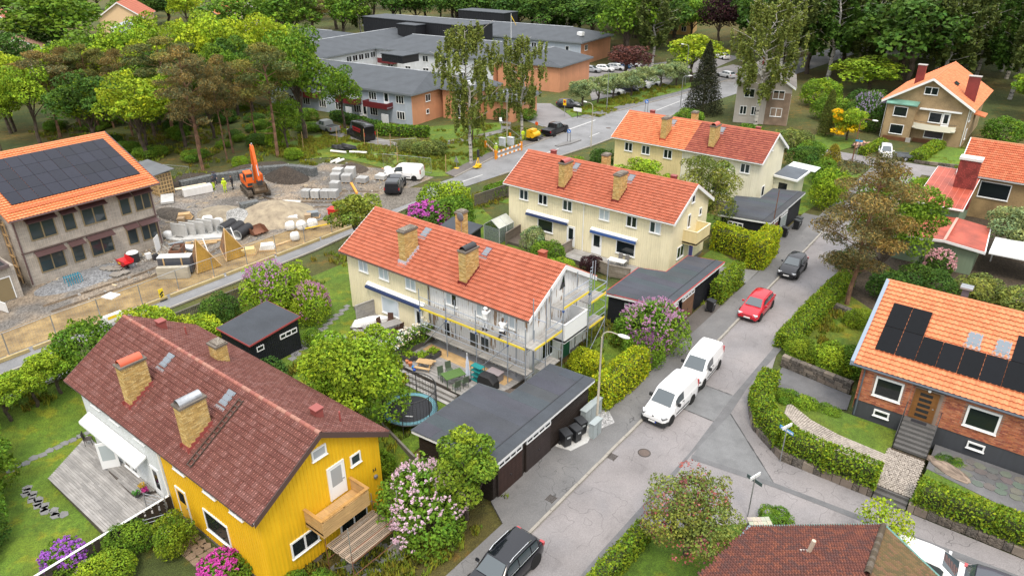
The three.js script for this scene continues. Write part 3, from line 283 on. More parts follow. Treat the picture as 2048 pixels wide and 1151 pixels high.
// farthest row house, two roof colours
const H4=rowHouse({label:'far row house with half bright orange, half brown tiled roof',x0:-43.7,x1:-24.59,zc:-80.84,eave:5.75,ridge:8.22,gnd:0.15,m1:CREAM2,m2:PALE,pal:(a)=>{const p=a.s<9.75?ORGN:BRN;return p[Math.floor(a.k*3)];},palb:(a)=>{const p=a.s>9.4?ORGN:BRN;return p[Math.floor(a.k*3)];},rm:TILEM([ORG[2]]),seed:4,caps:['slab',M([0.45,0.1,0.06],0.5)],fl1:M([0.4,0.08,0.04],0.5),fl2:REDM,glUp:[GLASS,GLASS2,GLASS,GLASS,GLASS,GLASS2],vents:[[3,-0.5],[16.4,-0.7]]});
win(H4.t,H4.F,-39.4,-37.5,1.4,2.7,{n:1});win(H4.t,H4.F,-30.2,-28.2,1.4,2.7,{n:1});win(H4.t,H4.GX,78.6,79.5,1.3,2.6,{n:1});win(H4.t,H4.GX,80,80.4,6.4,7,{n:1});chimney(H4.t,-36,-35.4,-83.2,-82.4,6.8,8.7,{seed:92});
{const t=H4.t,x0=-24.9;part(t,'extension_wall',gx().box(x0,-22.6,0,2.9,-86.5,-82.6),PALE);part(t,'extension_roof',gx().prism([[x0,-82.1],[-22.1,-82.1],[-22.1,-86.8],[x0,-86.8]],(x)=>2.92+(x+25)*-0.06,(x)=>3.16+(x+25)*-0.06),W_);part(t,'roofing_felt',gx().prism([[x0,-82.25],[-22.25,-82.25],[-22.25,-86.7],[x0,-86.7]],(x)=>3.165+(x+25)*-0.06,(x)=>3.18+(x+25)*-0.06),M([0.13,0.15,0.18],0.8,'felt'));part(t,'canopy_roof',gx().prism([[x0,-86.9],[-21.6,-86.9],[-21.6,-89.2],[x0,-89.2]],(x)=>3+(x+25)*-0.05,(x)=>3.06+(x+25)*-0.05),M([0.6,0.66,0.6],0.3));part(t,'opening',gx().box(-24.3,-23.3,0.3,2.2,-82.6,-82.59),GLASS);}

// the yellow and white house in the front, its yard lower
const YEL=M([0.82,0.5,0.012],0.6,'plaster');
const H1=rowHouse({label:'front row house, half bright yellow, half white, with weathered red-brown roof',x0:-44.13,x1:-24.6,zc:-16.44,w:4.24,eave:3.93,ridge:6.53,gnd:-1.45,m1:M([0.7,0.73,0.74],0.7,'plaster'),m2:YEL,pal:OLD,rm:TILEM([[0.3,0.11,0.08],[0.33,0.16,0.12],[0.26,0.09,0.07]]),ttx:'lichen',seed:1,caps:[M([0.52,0.1,0.045],0.45),GALV],fl1:M([0.3,0.07,0.06],0.6),fl2:M([0.3,0.07,0.06],0.6),barge:M([0.09,0.055,0.05],0.5),gut:M([0.08,0.05,0.045],0.5),sky1:ZINC,sky2:ZINC,vents:[[17.4,-1.4],[2.2,-1.2]],ventM:M([0.27,0.07,0.06],0.6),topt:{rough:0.95,amp:0.05}});
{const{t,F,GX}=H1;win(t,F,-30.6,-28.3,-0.35,1.15,{n:1});door(t,F,-33.3,-32.4,-1.0,1.1,M([0.75,0.42,0.03],0.6),0.9);win(t,F,-38.9,-38.1,-0.75,1.1,{n:1,gl:GLASS2});win(t,F,-39.8,-39,-0.75,1.1,{n:1,gl:M([0.06,0.035,0.02],0.3)});door(t,F,-36,-35.25,-0.75,1.15,W_,1.5);
{const lf=part(t,'door',gx().ob(-40.3,0.15,-12.0,1.0,1.9,0.05,0.95),W_);part(lf,'pane',gx().ob(-40.3,0.35,-12.0,0.72,1.1,0.07,0.95),M([0.4,0.45,0.46],0.1));}
  const aw=part(t,'awning',gx().hex([V(-43.2,1.32,-11.9),V(-36.2,1.32,-11.9),V(-36.2,1.62,-12.6),V(-43.2,1.62,-12.6),V(-43.2,1.4,-11.9),V(-36.2,1.4,-11.9),V(-36.2,1.75,-12.6),V(-43.2,1.75,-12.6)]),W_);const fr=gx();for(let i=0;i<46;i++)fr.box(-43.2+i*0.152,-43.2+i*0.152+0.11,1.2,1.34,-11.91,-11.885);part(aw,'valance',fr,W_);
  win(t,GX,15.95,16.85,4.9,5.55,{n:1,gl:M([0.4,0.42,0.44],0.2)});win(t,GX,18.2,18.9,3.05,3.75,{n:1,gl:GLASS2});door(t,GX,16.75,17.7,1.8,3.85,W_,1.25,{gl:M([0.35,0.37,0.38],0.2)});win(t,GX,13.95,15.65,-0.05,1.0,{n:2});win(t,GX,17.0,18.9,-1.0,0.6,{n:2});
  const PINE=M([0.72,0.46,0.2],0.65,'wood');const b=part(t,'balcony',gx().box(-24.9,-23.5,1.55,1.68,-18.05,-15.0),PINE);const pl=gx();for(let i=0;i<6;i++)pl.box(-23.53,-23.49,1.4+i*0.16,1.4+i*0.16+0.152,-18.05,-15.0).box(-24.9,-23.535,1.4+i*0.16,1.4+i*0.16+0.152,-15.04,-15.0).box(-24.9,-23.535,1.4+i*0.16,1.4+i*0.16+0.152,-18.05,-18.01);part(b,'parapet_board',pl,PINE);part(b,'hand_rail',gx().box(-23.62,-23.44,2.5,2.54,-18.1,-14.95).box(-24.9,-23.622,2.5,2.54,-15.12,-14.95).box(-24.9,-23.622,2.5,2.54,-18.1,-17.93),M([0.6,0.33,0.1],0.6,'wood'));for(const z of[-17.95,-16.5,-15.1])part(b,'baluster_post',gx().box(-23.62,-23.54,1.68,2.5,z - 0.05,z+0.05),PINE);
  const lt=(s,z)=>s;const dk=M([0.03,0.03,0.03],0.6);const no=part(t,'house_number',gx().fb(GX,19.62,19.66,1.75,1.95,0.022,0.05).fb(GX,19.78,19.81,1.75,1.95,0.022,0.05).fb(GX,19.72,19.84,1.8,1.83,0.024,0.052),dk);part(t,'wall_lamp',gx().ell(-24.9,1.35,-19.75,0.1,0.14,0.14),M([0.15,0.15,0.16],0.4),0.6);
  const S=H1.S,lad=gx();for(const s of[-0.17,0.17])onSlope(-30.4+s,-14.2,S,0.05,4.1,0.2,lad,0.12);for(let i=0;i<13;i++)onSlope(-30.4,-12.5 - i*0.28,S,0.36,0.05,0.2,lad,0.14);part(t,'roof_ladder',lad,M([0.06,0.04,0.03],0.7));
  chimney(t,-36.3,-35.5,-18.3,-17.6,5.4,6.75,{seed:95});for(const[x,z]of[[-40.9,-18.6],[-26,-18.7]])part(t,'vent_pipe',gx().tube(V(x,4.8,z),V(x,5.9,z),0.05),M([0.3,0.07,0.06],0.6));
  // raised roof piece at the west end, behind the ridge
  const rz=gx();rz.hex([V(-44.6,4.4,-20.7),V(-41.6,4.4,-20.7),V(-41.6,4.4,-17.1),V(-44.6,4.4,-17.1),V(-44.6,4.6,-20.7),V(-41.6,4.6,-20.7),V(-41.6,6.9,-17.6),V(-44.6,6.9,-17.6)].map((v)=>v));}
// ---------- garages and sheds ----------
const FELT=M([0.062,0.072,0.086],0.85,'felt'),FELT2=M([0.055,0.064,0.078],0.85,'felt'),DKB=M([0.032,0.02,0.015],0.7,'wood'),DKB2=M([0.055,0.026,0.02],0.6,'wood'),NVB=M([0.012,0.014,0.022],0.6,'wood');
function garage(o){// L-shaped flat roof, timber walls, two doors to the street
  const{poly,label,wallM,trim,edge,yr=2.55}=o,c=poly.reduce((a,p)=>[a[0]+p[0]/poly.length,a[1]+p[1]/poly.length],[0,0]),t=thing('garage',label,'garage',[c[0],0,c[1]],'flat roofed garages along the street');
  const y=(x,z)=>yr+0.02*(x - c[0]);const ins=(d)=>{const n=poly.length,out=[];for(let i=0;i<n;i++){const a=poly[(i+n - 1)% n],b=poly[i],q=poly[(i+1)% n],e1=[b[0]- a[0],b[1]- a[1]],e2=[q[0]- b[0],q[1]- b[1]],l1=Math.hypot(...e1),l2=Math.hypot(...e2),n1=[-e1[1]/l1,e1[0]/l1],n2=[-e2[1]/l2,e2[0]/l2],k=d/(1+n1[0]*n2[0]+n1[1]*n2[1]);out.push([b[0]+(n1[0]+n2[0])*k,b[1]+(n1[1]+n2[1])*k]);}return out;};
  const ar=THREE.ShapeUtils.area(poly.map(([x,z])=>new THREE.Vector2(x,z))),sg=ar>0?1:-1;const wp=ins(sg*0.28);
  const w=part(t,'wall',gx().prism(wp,-1.2,(x,z)=>y(x,z)- 0.02),wallM);const bt=gx();wp.forEach((a,i)=>{const b=wp[(i+1)% wp.length],l=Math.hypot(b[0]- a[0],b[1]- a[1]),e=V((b[0]- a[0])/l,0,(b[1]- a[1])/l),n=V(e.z,0,-e.x).multiplyScalar(sg);const F={o:V(a[0],0,a[1]),e,n};for(let h=0.12;h<2.3;h+=0.19)bt.fb(F,0,l,h,h+0.172,0,0.02);});part(w,'cladding_board',bt,wallM).userData.kind='stuff';
  const ed=part(t,'roof_edge',gx().prism(poly,(x,z)=>y(x,z),(x,z)=>y(x,z)+0.2),trim);part(t,'roof',gx().prism(ins(sg*-0.03),(x,z)=>y(x,z)+0.203,(x,z)=>y(x,z)+0.24),edge);
  const felt=part(t,'roofing_felt',gx().prism(ins(sg*0.05),(x,z)=>y(x,z)+0.241,(x,z)=>y(x,z)+0.252),o.felt||FELT);const xs=poly.map((p)=>p[0]),zs=poly.map((p)=>p[1]),[X0,X1,Z0,Z1]=[Math.min(...xs),Math.max(...xs),Math.min(...zs),Math.max(...zs)],P2=ins(sg*0.06);const inP=(x,z)=>{let s=false;for(let i=0,j=P2.length - 1;i<P2.length;j=i++){if((P2[i][1]>z)!==(P2[j][1]>z)&&x<(P2[j][0]- P2[i][0])*(z - P2[i][1])/(P2[j][1]- P2[i][1])+P2[i][0])s=!s;}return s;};
  // felt strips overlap by a few millimetres
  const r=RNG(o.seed||1);let k=0;for(let z=Z1 - 0.06;z>Z0;z -=0.98){const z2=Math.max(Z0+0.06,z - 1.02);let lo=null,hi=null;for(let x=X0;x<=X1;x+=0.05)if(inP(x,z - 0.1)&&inP(x,z2+0.1)){lo??=x;hi=x;}if(lo===null||z2>z - 0.3)continue;hi=Math.min(hi,X1 - 0.75);k++;const q=0.254+0.004*(k % 2);part(felt,'felt_strip',gx().prism([[lo,z],[hi,z - 0.01],[hi,z2],[lo,z2]],(x,zz)=>y(x,zz)+0.25,(x,zz)=>y(x,zz)+q+0.003),M([0.058+0.012*r(),0.068+0.012*r(),0.082+0.012*r()],0.85,'felt'));}
  const sms=gx();for(let z=Z1 - 1.04;z>Z0+0.3;z -=0.98){let lo=null,hi=null;for(let x=X0;x<=X1;x+=0.05)if(inP(x,z)){lo??=x;hi=x;}if(lo!==null)sms.box(lo,hi - 0.75,y(lo,z)+0.25,y(lo,z)+0.2655,z - 0.018,z+0.018);}sms.box(X1 - 0.82,X1 - 0.78,yr+0.26,yr+0.325,Z0+0.1,Z1 - 0.5);part(felt,'felt_seam',sms,M([0.025,0.028,0.032],0.8)).userData.kind='stuff';
  const F={o:V(o.front,0,0),e:V(0,0,-1),n:V(1,0,0)};
  for(const[a,b,m]of o.doors){const d=part(t,'garage_door',gx().fb(F,a,b,0.08,1.98,0.015,0.05),m);const bb=gx();for(let u=a+0.02;u<b;u+=0.125)bb.fb(F,u,Math.min(b,u+0.11),0.1,1.96,0.05,0.062);part(d,'door_board',bb,m).userData.kind='stuff';part(d,'door_frame',gx().fb(F,a - 0.08,a - 0.004,0.08,2.05,0,0.06).fb(F,b+0.004,b+0.08,0.08,2.05,0,0.06),o.frameM||wallM);part(d,'handle',gx().fb(F,(a+b)/2 - 0.06,(a+b)/2+0.06,0.98,1.04,0.062,0.1),BLACKM);const nw=4;win(t,F,a,b,2.08,2.42,{n:nw,name:'transom_window',b:0.07,sill:false});}
  for(const[f,a,b,n]of o.strips||[])win(t,f,a,b,1.75,2.15,{n,name:'strip_window',b:0.08,sill:false});
  return t;}
const GA=garage({poly:[[-24.95,-22.7],[-19.15,-23.1],[-19.2,-33.5],[-22.6,-33.35],[-22.6,-29],[-24.95,-28.75]],label:'dark brown garage with grey felt roof beside three black bins',wallM:DKB,trim:W_,edge:M([0.07,0.08,0.09],0.7,'felt'),front:-19.37,seed:3,doors:[[23.75,25.9,DKB2],[26.35,28.75,M([0.05,0.035,0.033],0.6,'wood')]],strips:[[FZ(-23.2),-22.8,-21,3]]});
const GB=garage({poly:[[-25.2,-44.6],[-19.95,-45.2],[-19.85,-55.9],[-23.05,-55.35],[-23.05,-51.1],[-25.35,-50.5]],label:'black garage with red roof edge next to the purple lilac',wallM:NVB,trim:W_,edge:M([0.35,0.03,0.025],0.6),front:-20.07,seed:5,doors:[[45.9,47.3,M([0.35,0.02,0.03],0.5)],[48.1,50.3,M([0.26,0.14,0.08],0.6,'wood')]],strips:[[FZ(-45.12),-23.6,-22,3]]});
part(GB,'canopy',gx().hex([V(-23.1,1.55,-43.6),V(-20.6,1.5,-43.8),V(-20.6,1.75,-45.1),V(-23,1.8,-44.9),V(-23.1,1.6,-43.6),V(-20.6,1.55,-43.8),V(-20.6,1.82,-45.1),V(-23,1.87,-44.9)]),FELT2);
const GC=garage({poly:[[-25.2,-67],[-20,-67.6],[-20.2,-79],[-23.55,-78.3],[-23.5,-74.2],[-25.9,-73.5]],label:'far black garage with white trim behind the tall hedge',wallM:NVB,trim:W_,edge:M([0.05,0.055,0.06],0.7),front:-20.24,seed:7,felt:M([0.055,0.058,0.065],0.85,'felt'),doors:[[68.3,70.6,M([0.22,0.09,0.06],0.7,'wood')],[71.4,73.4,M([0.3,0.34,0.33],0.4)]],strips:[[FZ(-67.35),-24.2,-22.6,3]]});
function shed(label,x0,x1,z0,z1,ye,yr,m,fm,edge,o={}){const t=thing('garden_shed',label,'shed',[(x0+x1)/2,gy((x0+x1)/2,(z0+z1)/2),(z0+z1)/2],'garden sheds');const b=gy(x0,z1)- 0.4,R=(z)=>lerp(ye,yr,(z1 - z)/(z1 - z0));part(t,'wall',gx().prism([[x0+0.2,z0+0.2],[x1 - 0.2,z0+0.2],[x1 - 0.2,z1 - 0.2],[x0+0.2,z1 - 0.2]],b,(x,z)=>R(z)- 0.01),m);part(t,'roof',gx().prism([[x0,z0],[x1,z0],[x1,z1],[x0,z1]],(x,z)=>R(z),(x,z)=>R(z)+0.12),edge);part(t,'roofing_felt',gx().prism([[x0+0.04,z0+0.04],[x1 - 0.04,z0+0.04],[x1 - 0.04,z1 - 0.04],[x0+0.04,z1 - 0.04]],(x,z)=>R(z)+0.121,(x,z)=>R(z)+0.135),fm);for(const[F,a,c,d,e,n]of o.wins||[])win(t,F,a,c,d,e,{n,b:0.06,sill:false});const bb=gx();battens({o:V(x1 - 0.2,0,0),e:V(0,0,-1),n:V(1,0,0)},-z1+0.2,-z0 - 0.2,b,(u)=>R(-u)- 0.02,0.16,bb,0.03,0.02);battens(FZ(z1 - 0.2),x0+0.2,x1 - 0.2,b,ye - 0.02,0.16,bb,0.03,0.02);part(t,'wall_board',bb,m).userData.kind='stuff';return t;}
shed('black garden shed with dark felt roof and white strip windows',-45.3,-41.1,-27.3,-22.8,2.25,2.7,NVB,FELT2,M([0.3,0.05,0.05],0.6),{wins:[[{o:V(-41.3,0,0),e:V(0,0,-1),n:V(1,0,0)},23.4,24,1.5,1.9,1],[{o:V(-41.3,0,0),e:V(0,0,-1),n:V(1,0,0)},25.4,26.9,1.6,2,3]]});
shed('small black felt shed behind the scaffolded house ridge',-46.2,-42.2,-50,-47.2,2.1,2.6,NVB,FELT2,BLACKM);

// ---------- school building with solar roof ----------
{const t=thing('school_building','beige wooden school with orange metal roof and large solar array','building',[-77,0,-22]),BG=M([0.56,0.5,0.43],0.75,'wood'),x=-69.3,z0=-31.4,z1=-19,hx=-86,ye=6.55,yr=10.1,xr=-77.6,xe=-68.35;
  const blk=(X0,X1,Z0,Z1,h)=>part(t,'wall',gx().box(X0,X1,-0.3,h,Z0,Z1),BG);blk(hx,x,z0,z1,6.4);blk(-90,-71.6,-19.002,0,6.4);blk(-73,-67.9,-17.8,-6,3.0);const bt=gx(),F=FX(x);const FF={o:V(x,0,0),e:V(0,0,-1),n:V(1,0,0)};battens(FF,19.1,31.3,0.2,3.05,0.3,bt,0.035,0.03);battens(FF,19.1,31.3,3.3,6.35,0.3,bt,0.035,0.03);battens({o:V(-67.9,0,0),e:V(0,0,-1),n:V(1,0,0)},6,17.7,0,2.95,0.3,bt,0.035,0.03);battens({o:V(-71.6,0,0),e:V(0,0,-1),n:V(1,0,0)},0.2,18.8,3.2,6.35,0.3,bt,0.035,0.03);part(t,'wall_batten',bt,M([0.5,0.44,0.38],0.8)).userData.kind='stuff';
  part(t,'string_course',gx().fb(FF,19,31.45,3.1,3.2,0,0.1),M([0.1,0.07,0.06],0.6));
  const RO=M([0.62,0.2,0.075],0.5),roof=part(t,'roof',(()=>{const g=gx();const sl=(za,zb,xe2,ye2)=>{g.hex([V(xe2,ye2 - 0.16,za),V(xe2,ye2 - 0.16,zb),V(xr,yr - 0.16,zb),V(xr,yr - 0.16,za),V(xe2,ye2,za),V(xe2,ye2,zb),V(xr,yr,zb),V(xr,yr,za)]);g.hex([V(xr,yr - 0.16,za),V(xr,yr - 0.16,zb),V(2*xr - xe2,ye2 - 0.16,zb),V(2*xr - xe2,ye2 - 0.16,za),V(xr,yr,za),V(xr,yr,zb),V(2*xr - xe2,ye2,zb),V(2*xr - xe2,ye2,za)]);};sl(z1+0.4,z0 - 0.5,xe,ye);sl(2,z1+0.42,-70.9,ye - 0.05);return g;})(),RO);const e=V(0,0,-1),u=V(xr - xe,yr - ye,0).normalize(),Ls=Math.hypot(xr - xe,yr - ye);tileRoof(roof,V(xe,ye,z1+0.4),e,u,13.3,Ls,{cw:0.3,rh:0.36,pal:[[0.66,0.2,0.07],[0.64,0.19,0.065],[0.68,0.215,0.08]],seed:61,amp:0.04,rough:0.55,one:true});tileRoof(roof,V(-70.9,ye - 0.05,2),e,V(xr+70.9,yr - ye+0.05,0).normalize(),20.5,Math.hypot(xr+70.9,yr - ye),{cw:0.3,rh:0.36,pal:[[0.64,0.19,0.065]],near:0,seed:62,amp:0.04});ridgeTiles(roof,V(xr,yr+0.03,z1+0.4),V(xr,yr+0.03,z0 - 0.5),RO);
  part(roof,'verge_board',gx().hex([V(xe,ye - 0.2,z0 - 0.5),V(xe,ye - 0.2,z0 - 0.56),V(xr,yr - 0.2,z0 - 0.56),V(xr,yr - 0.2,z0 - 0.5),V(xe,ye+0.12,z0 - 0.5),V(xe,ye+0.12,z0 - 0.56),V(xr,yr+0.12,z0 - 0.56),V(xr,yr+0.12,z0 - 0.5)]),M([0.1,0.075,0.08],0.5));part(t,'gutter',gx().tube(V(xe+0.06,ye - 0.06,z1+0.4),V(xe+0.06,ye - 0.06,z0 - 0.5),0.07),M([0.12,0.08,0.08],0.5),0.5);
  const sg=gx(),at=(s,d,z)=>V(xe+u.x*s+u.y*d,ye+u.y*s - u.x*d,z);for(let i=0;i<3;i++)sg.tube(at(1+i*0.13,0.22,z1),at(1+i*0.13,0.22,z0),0.025,0.025,6);for(let z=z1 - 0.5;z>z0;z -=1)sg.tube(at(0.8,0.05,z),at(1.3,0.3,z),0.02,0.02,5);part(roof,'snow_guard',sg,M([0.6,0.18,0.07],0.5));
  const pm=[[0.016,0.018,0.032],[0.013,0.015,0.026],[0.02,0.022,0.038]].map((c)=>M(c,0.2,'solar',{specularIntensity:0.4}));const R=RNG(9);for(let r=0;r<4;r++)for(let c=0;c<10;c++){const s0=1.95+r*1.72,zA=z1 - 0.75 - c*1.14;const q=(s,d,z)=>at(s,d,z);part(roof,'solar_panel',gx().hex([q(s0,0.1,zA),q(s0,0.1,zA - 1.11),q(s0+1.69,0.1,zA - 1.11),q(s0+1.69,0.1,zA),q(s0,0.15,zA),q(s0,0.15,zA - 1.11),q(s0+1.69,0.15,zA - 1.11),q(s0+1.69,0.15,zA)]),pm[Math.floor(R()*3)]);}
  const OL=M([0.25,0.19,0.1],0.6),cols=[[21.2,23.2,2],[23.9,25,1],[26,28,2],[28.7,29.7,1],[30 - 0.1,31.2,2]];for(const[a,b,n]of[[20.1,22.3,2],[22.95,24,1],[24.6,26.7,2],[28.1,29.1,1],[29.5,31.1,2]])for(const y of[0.95,4.05]){win(t,FF,a,b,y,y+1.75,{n,fr:OL,gl:GLASS2,sill:false});const c=part(t,'sun_shade',gx().hex([V(x+0.75,y+1.78,-a+0.15),V(x+0.75,y+1.78,-b - 0.15),V(x+0.03,y+2.05,-b - 0.15),V(x+0.03,y+2.05,-a+0.15),V(x+0.75,y+1.82,-a+0.15),V(x+0.75,y+1.82,-b - 0.15),V(x+0.03,y+2.1,-b - 0.15),V(x+0.03,y+2.1,-a+0.15)]),M([0.075,0.04,0.04],0.5));}
  part(t,'flat_roof',gx().prism([[-73,-17.4],[-67.5,-17.4],[-67.5,-5.8],[-73,-5.8]],3.02,3.3),M([0.12,0.09,0.09],0.5));part(t,'roofing_felt',gx().box(-72.9,-67.7,3.302,3.32,-17.2,-6),M([0.025,0.027,0.03],0.8,'felt'));const F2={o:V(-67.9,0,0),e:V(0,0,-1),n:V(1,0,0)};door(t,F2,16,17.2,0.1,2.1,M([0.22,0.17,0.09],0.7));door(t,F2,12.6,14.2,0.1,2.1,M([0.25,0.19,0.1],0.7));for(const z of[-19.1,-31.2])part(t,'downpipe',gx().tube(V(x+0.1,0.2,z),V(x+0.1,6.4,z),0.06),M([0.12,0.07,0.07],0.5));const sc=gx();for(let i=0;i<6;i++)sc.box(-71.5,-70.6,0.6+i,0.66+i,-18.9,-18.7);sc.box(-71.5,-71.42,0,6,-18.85,-18.75).box(-70.7,-70.62,0,6,-18.85,-18.75);part(t,'timber_bracing',sc,M([0.6,0.4,0.2],0.8,'wood'));
  const s=thing('timber_shed','small half-timbered shed with grey roof behind the school','shed',[-86,0,-39]);part(s,'roof',gx().hex([V(-89.5,2.7,-38.3),V(-83.2,2.7,-38.3),V(-83.2,2.95,-41),V(-89.5,2.95,-41),V(-89.5,2.8,-38.3),V(-83.2,2.8,-38.3),V(-83.2,3.05,-41),V(-89.5,3.05,-41)]),M([0.17,0.18,0.19],0.8,'felt'));part(s,'wall',gx().box(-89,-83.6,0,2.65,-40.6,-38.75),M([0.22,0.17,0.1],0.8));const tf=gx();for(let i=0;i<=5;i++){tf.box(-83.6,-83.5,0,2.65,-40.6+i*0.36,-40.52+i*0.36);tf.box(-83.6,-83.51,0.3+i*0.45,0.38+i*0.45,-40.6,-38.75);}for(let i=0;i<12;i++)tf.box(-89+i*0.48,-88.92+i*0.48,0,2.65,-38.75,-38.66);for(let i=0;i<5;i++)tf.box(-89,-83.6,0.3+i*0.5,0.38+i*0.5,-38.75,-38.67);part(s,'timber_frame',tf,M([0.72,0.5,0.24],0.7,'wood'));}

// ---------- care-home complex ----------
{const t=thing('apartment_complex','sprawling two-storey blue-grey and orange complex with low dark roofs','building',[-110,0,-120]),BL=M([0.42,0.48,0.56],0.8,'plaster'),OR=M([0.62,0.29,0.16],0.85,'plaster'),WHT=M([0.66,0.69,0.73],0.8,'plaster'),RF=M([0.075,0.086,0.1],0.75,'felt'),BK=M([0.012,0.013,0.016],0.5),MAR=M([0.13,0.012,0.016],0.6);
  const A=0.1,rot2=(x,z,cx,cz)=>[cx+(x - cx)*Math.cos(A)+(z - cz)*Math.sin(A),cz -(x - cx)*Math.sin(A)+(z - cz)*Math.cos(A)];
  const wing=(x0,x1,z0,z1,ye,rise,cx,cz,mats,ridgeX=true,hipA=5,hipB=5)=>{const R=(x,y,z)=>{const[a,b]=rot2(x,z,cx,cz);return V(a,y,b);};const w=[['z1',mats[0]],['x1',mats[1]],['z0',mats[2]||mats[0]],['x0',mats[3]||mats[0]]];const q={z1:[[x0,z1],[x1,z1]],x1:[[x1,z1],[x1,z0]],z0:[[x1,z0],[x0,z0]],x0:[[x0,z0],[x0,z1]]};for(const[k,m]of w){const[[a,b],[c,d]]=q[k];part(t,'wall',gx().quad(R(a,-0.5,b),R(c,-0.5,d),R(c,ye,d),R(a,ye,b)),m);}
    const o=0.6,X0=x0 - o,X1=x1+o,Z0=z0 - o,Z1=z1+o,g=gx(),zc=(Z0+Z1)/2,xc=(X0+X1)/2,y=ye,rA=ridgeX?R(X0+hipA,y+rise,zc):R(xc,y+rise,Z1 - hipA),rB=ridgeX?R(X1 - hipB,y+rise,zc):R(xc,y+rise,Z0+hipB),a=R(X0,y,Z1),b=R(X1,y,Z1),c=R(X1,y,Z0),d=R(X0,y,Z0);if(ridgeX){g.quad(a,b,rB,rA).tri(b,c,rB).quad(c,d,rA,rB).tri(d,a,rA);}else{g.tri(a,b,rA).quad(b,c,rB,rA).tri(c,d,rB).quad(d,a,rA,rB);}const rf=part(t,'roof',g,RF);const f=gx(),dn=(v)=>v.clone().setY(v.y - 0.3);for(const[p,r]of[[a,b],[b,c],[c,d],[d,a]])f.quad(dn(p),dn(r),r,p);f.quad(dn(a),dn(d),dn(c),dn(b));part(rf,'fascia',f,M([0.16,0.18,0.2],0.6));part(rf,'ridge_cap',gx().tube(rA,rB,0.12,0.12,6),GALV);return(s,u0,u1,y0,y1,n=2)=>{const F=s==='z1'?(()=>{const p=R(0,0,z1),pe=R(1,0,z1).sub(p),nn=R(0,0,z1+1).sub(p);return{o:p,e:pe,n:nn};})():(()=>{const p=R(x1,0,0),pe=R(x1,0,-1).sub(p),nn=R(x1+1,0,0).sub(p);return{o:p,e:pe,n:nn};})();return F;};};
  const f1=wing(-118,-84.2,-99,-82.4,5.2,2.0,-84,-82,[BL,OR],true,4,3),fz=f1('z1'),fxo=f1('x1');
  for(const u of[-86.6,-92.5,-96.2,-100.5,-104.5,-108.5,-112.5])for(const y of[0.7,3.3])win(t,fz,u - 0.85,u+0.85,y,y+1.35,{n:3,sill:false});door(t,fz,-90,-89,2.75,4.8,W_,1.4);door(t,fz,-98.6,-97.6,2.75,4.8,W_,1.4);door(t,fz,-95,-94.1,0.1,2.1,W_,1.4);
  for(const[a,b]of[[-93.5,-88.2],[-99.8,-95.2],[-110,-105]]){const bl=part(t,'balcony',gx().fb(fz,a,b,2.55,2.7,0,1.5),BL);part(bl,'parapet',gx().fb(fz,a,b,2.4,3.35,1.45,1.52).fb(fz,a,a+0.07,2.4,3.35,0,1.448).fb(fz,b - 0.07,b,2.4,3.35,0,1.448),MAR);}part(t,'screen_wall',gx().fb(fz,-89.6,-88.1,0,1.6,1.4,1.5).fb(fz,-97.6,-96.2,0,1.9,1.4,1.5),M([0.6,0.62,0.64],0.7));
  win(t,fxo,86,87.3,3.2,4.4,{n:2});win(t,fxo,86,86.8,1.2,2,{n:1});
  const f2=wing(-83.5,-77.2,-97.5,-89.8,5.1,1.2,-84,-82,[OR,OR],false,2,2),f2z=f2('z1'),f2x=f2('x1');win(t,f2z,-80.6,-78.9,3.1,4.4,{n:2});win(t,f2z,-80.8,-79,0.3,2.3,{n:2});win(t,f2x,91.5,92.6,3.1,4.3,{n:2});
  wing(-77.1,-71.5,-101,-93,3.6,0.8,-84,-82,[OR,OR],false,1,1);
  const f3=wing(-126,-94.5,-136,-118,5.3,2.1,-84,-110,[WHT,OR],true,4,4),f3z=f3('z1');for(const u of[-122,-117,-112,-107,-102,-97.5])for(const y of[0.7,3.3])win(t,f3z,u - 0.8,u+0.8,y,y+1.35,{n:2,sill:false});{const bl=part(t,'balcony',gx().fb(f3z,-124.5,-120,2.55,2.7,0,1.5),WHT);part(bl,'parapet',gx().fb(f3z,-124.5,-120,2.3,3.4,1.45,1.52).fb(f3z,-120.07,-120,2.3,3.4,0,1.45),MAR);}
  wing(-94,-79.5,-132,-119,5.1,1.8,-84,-110,[OR,OR],false,3,3);
  const f4=wing(-142,-126.2,-138,-97,5.3,2.1,-84,-110,[WHT,WHT],false,4,2),f4x=f4('x1');for(let i=0;i<5;i++)win(t,f4x,108.6+i*1.9,110.2+i*1.9,3.2,4.5,{n:2,sill:false});
  const f5=wing(-162,-94.5,-165,-148.5,5.3,2.2,-96,-150,[BL,OR,BL],true,5,7),f5x=f5('x1');win(t,f5x,150.5,152,3.1,4.4,{n:2});const f5z=f5('z1');win(t,f5z,-98.6,-97.6,3,4.2,{n:1});win(t,f5z,-98.4,-97.6,0.5,1.6,{n:1});win(t,f5z,-108,-106.6,3,4.4,{n:2});
  wing(-166,-142.5,-128,-108,5.0,2,-150,-120,[WHT,BL],true,5,5);
  const box=(x0,x1,z0,z1,y0,y1)=>{const b=part(t,'roof_plant_room',gx().box(x0,x1,y0,y1,z0,z1),BK);part(b,'plant_roof',gx().box(x0 - 0.15,x1+0.15,y1,y1+0.15,z0 - 0.15,z1+0.15),RF);const s=gx();for(let u=x0;u<x1;u+=0.6)s.box(u,u+0.05,y0,y1,z1,z1+0.05);part(b,'standing_seam',s,BK).userData.kind='stuff';};box(-148,-112,-137.5,-129.5,5.6,9.2);box(-132,-126,-129.45,-126,5.6,8.8);box(-112,-106,-106.5,-102,5.2,6.6);box(-140,-124,-163,-157,6.4,9.2);
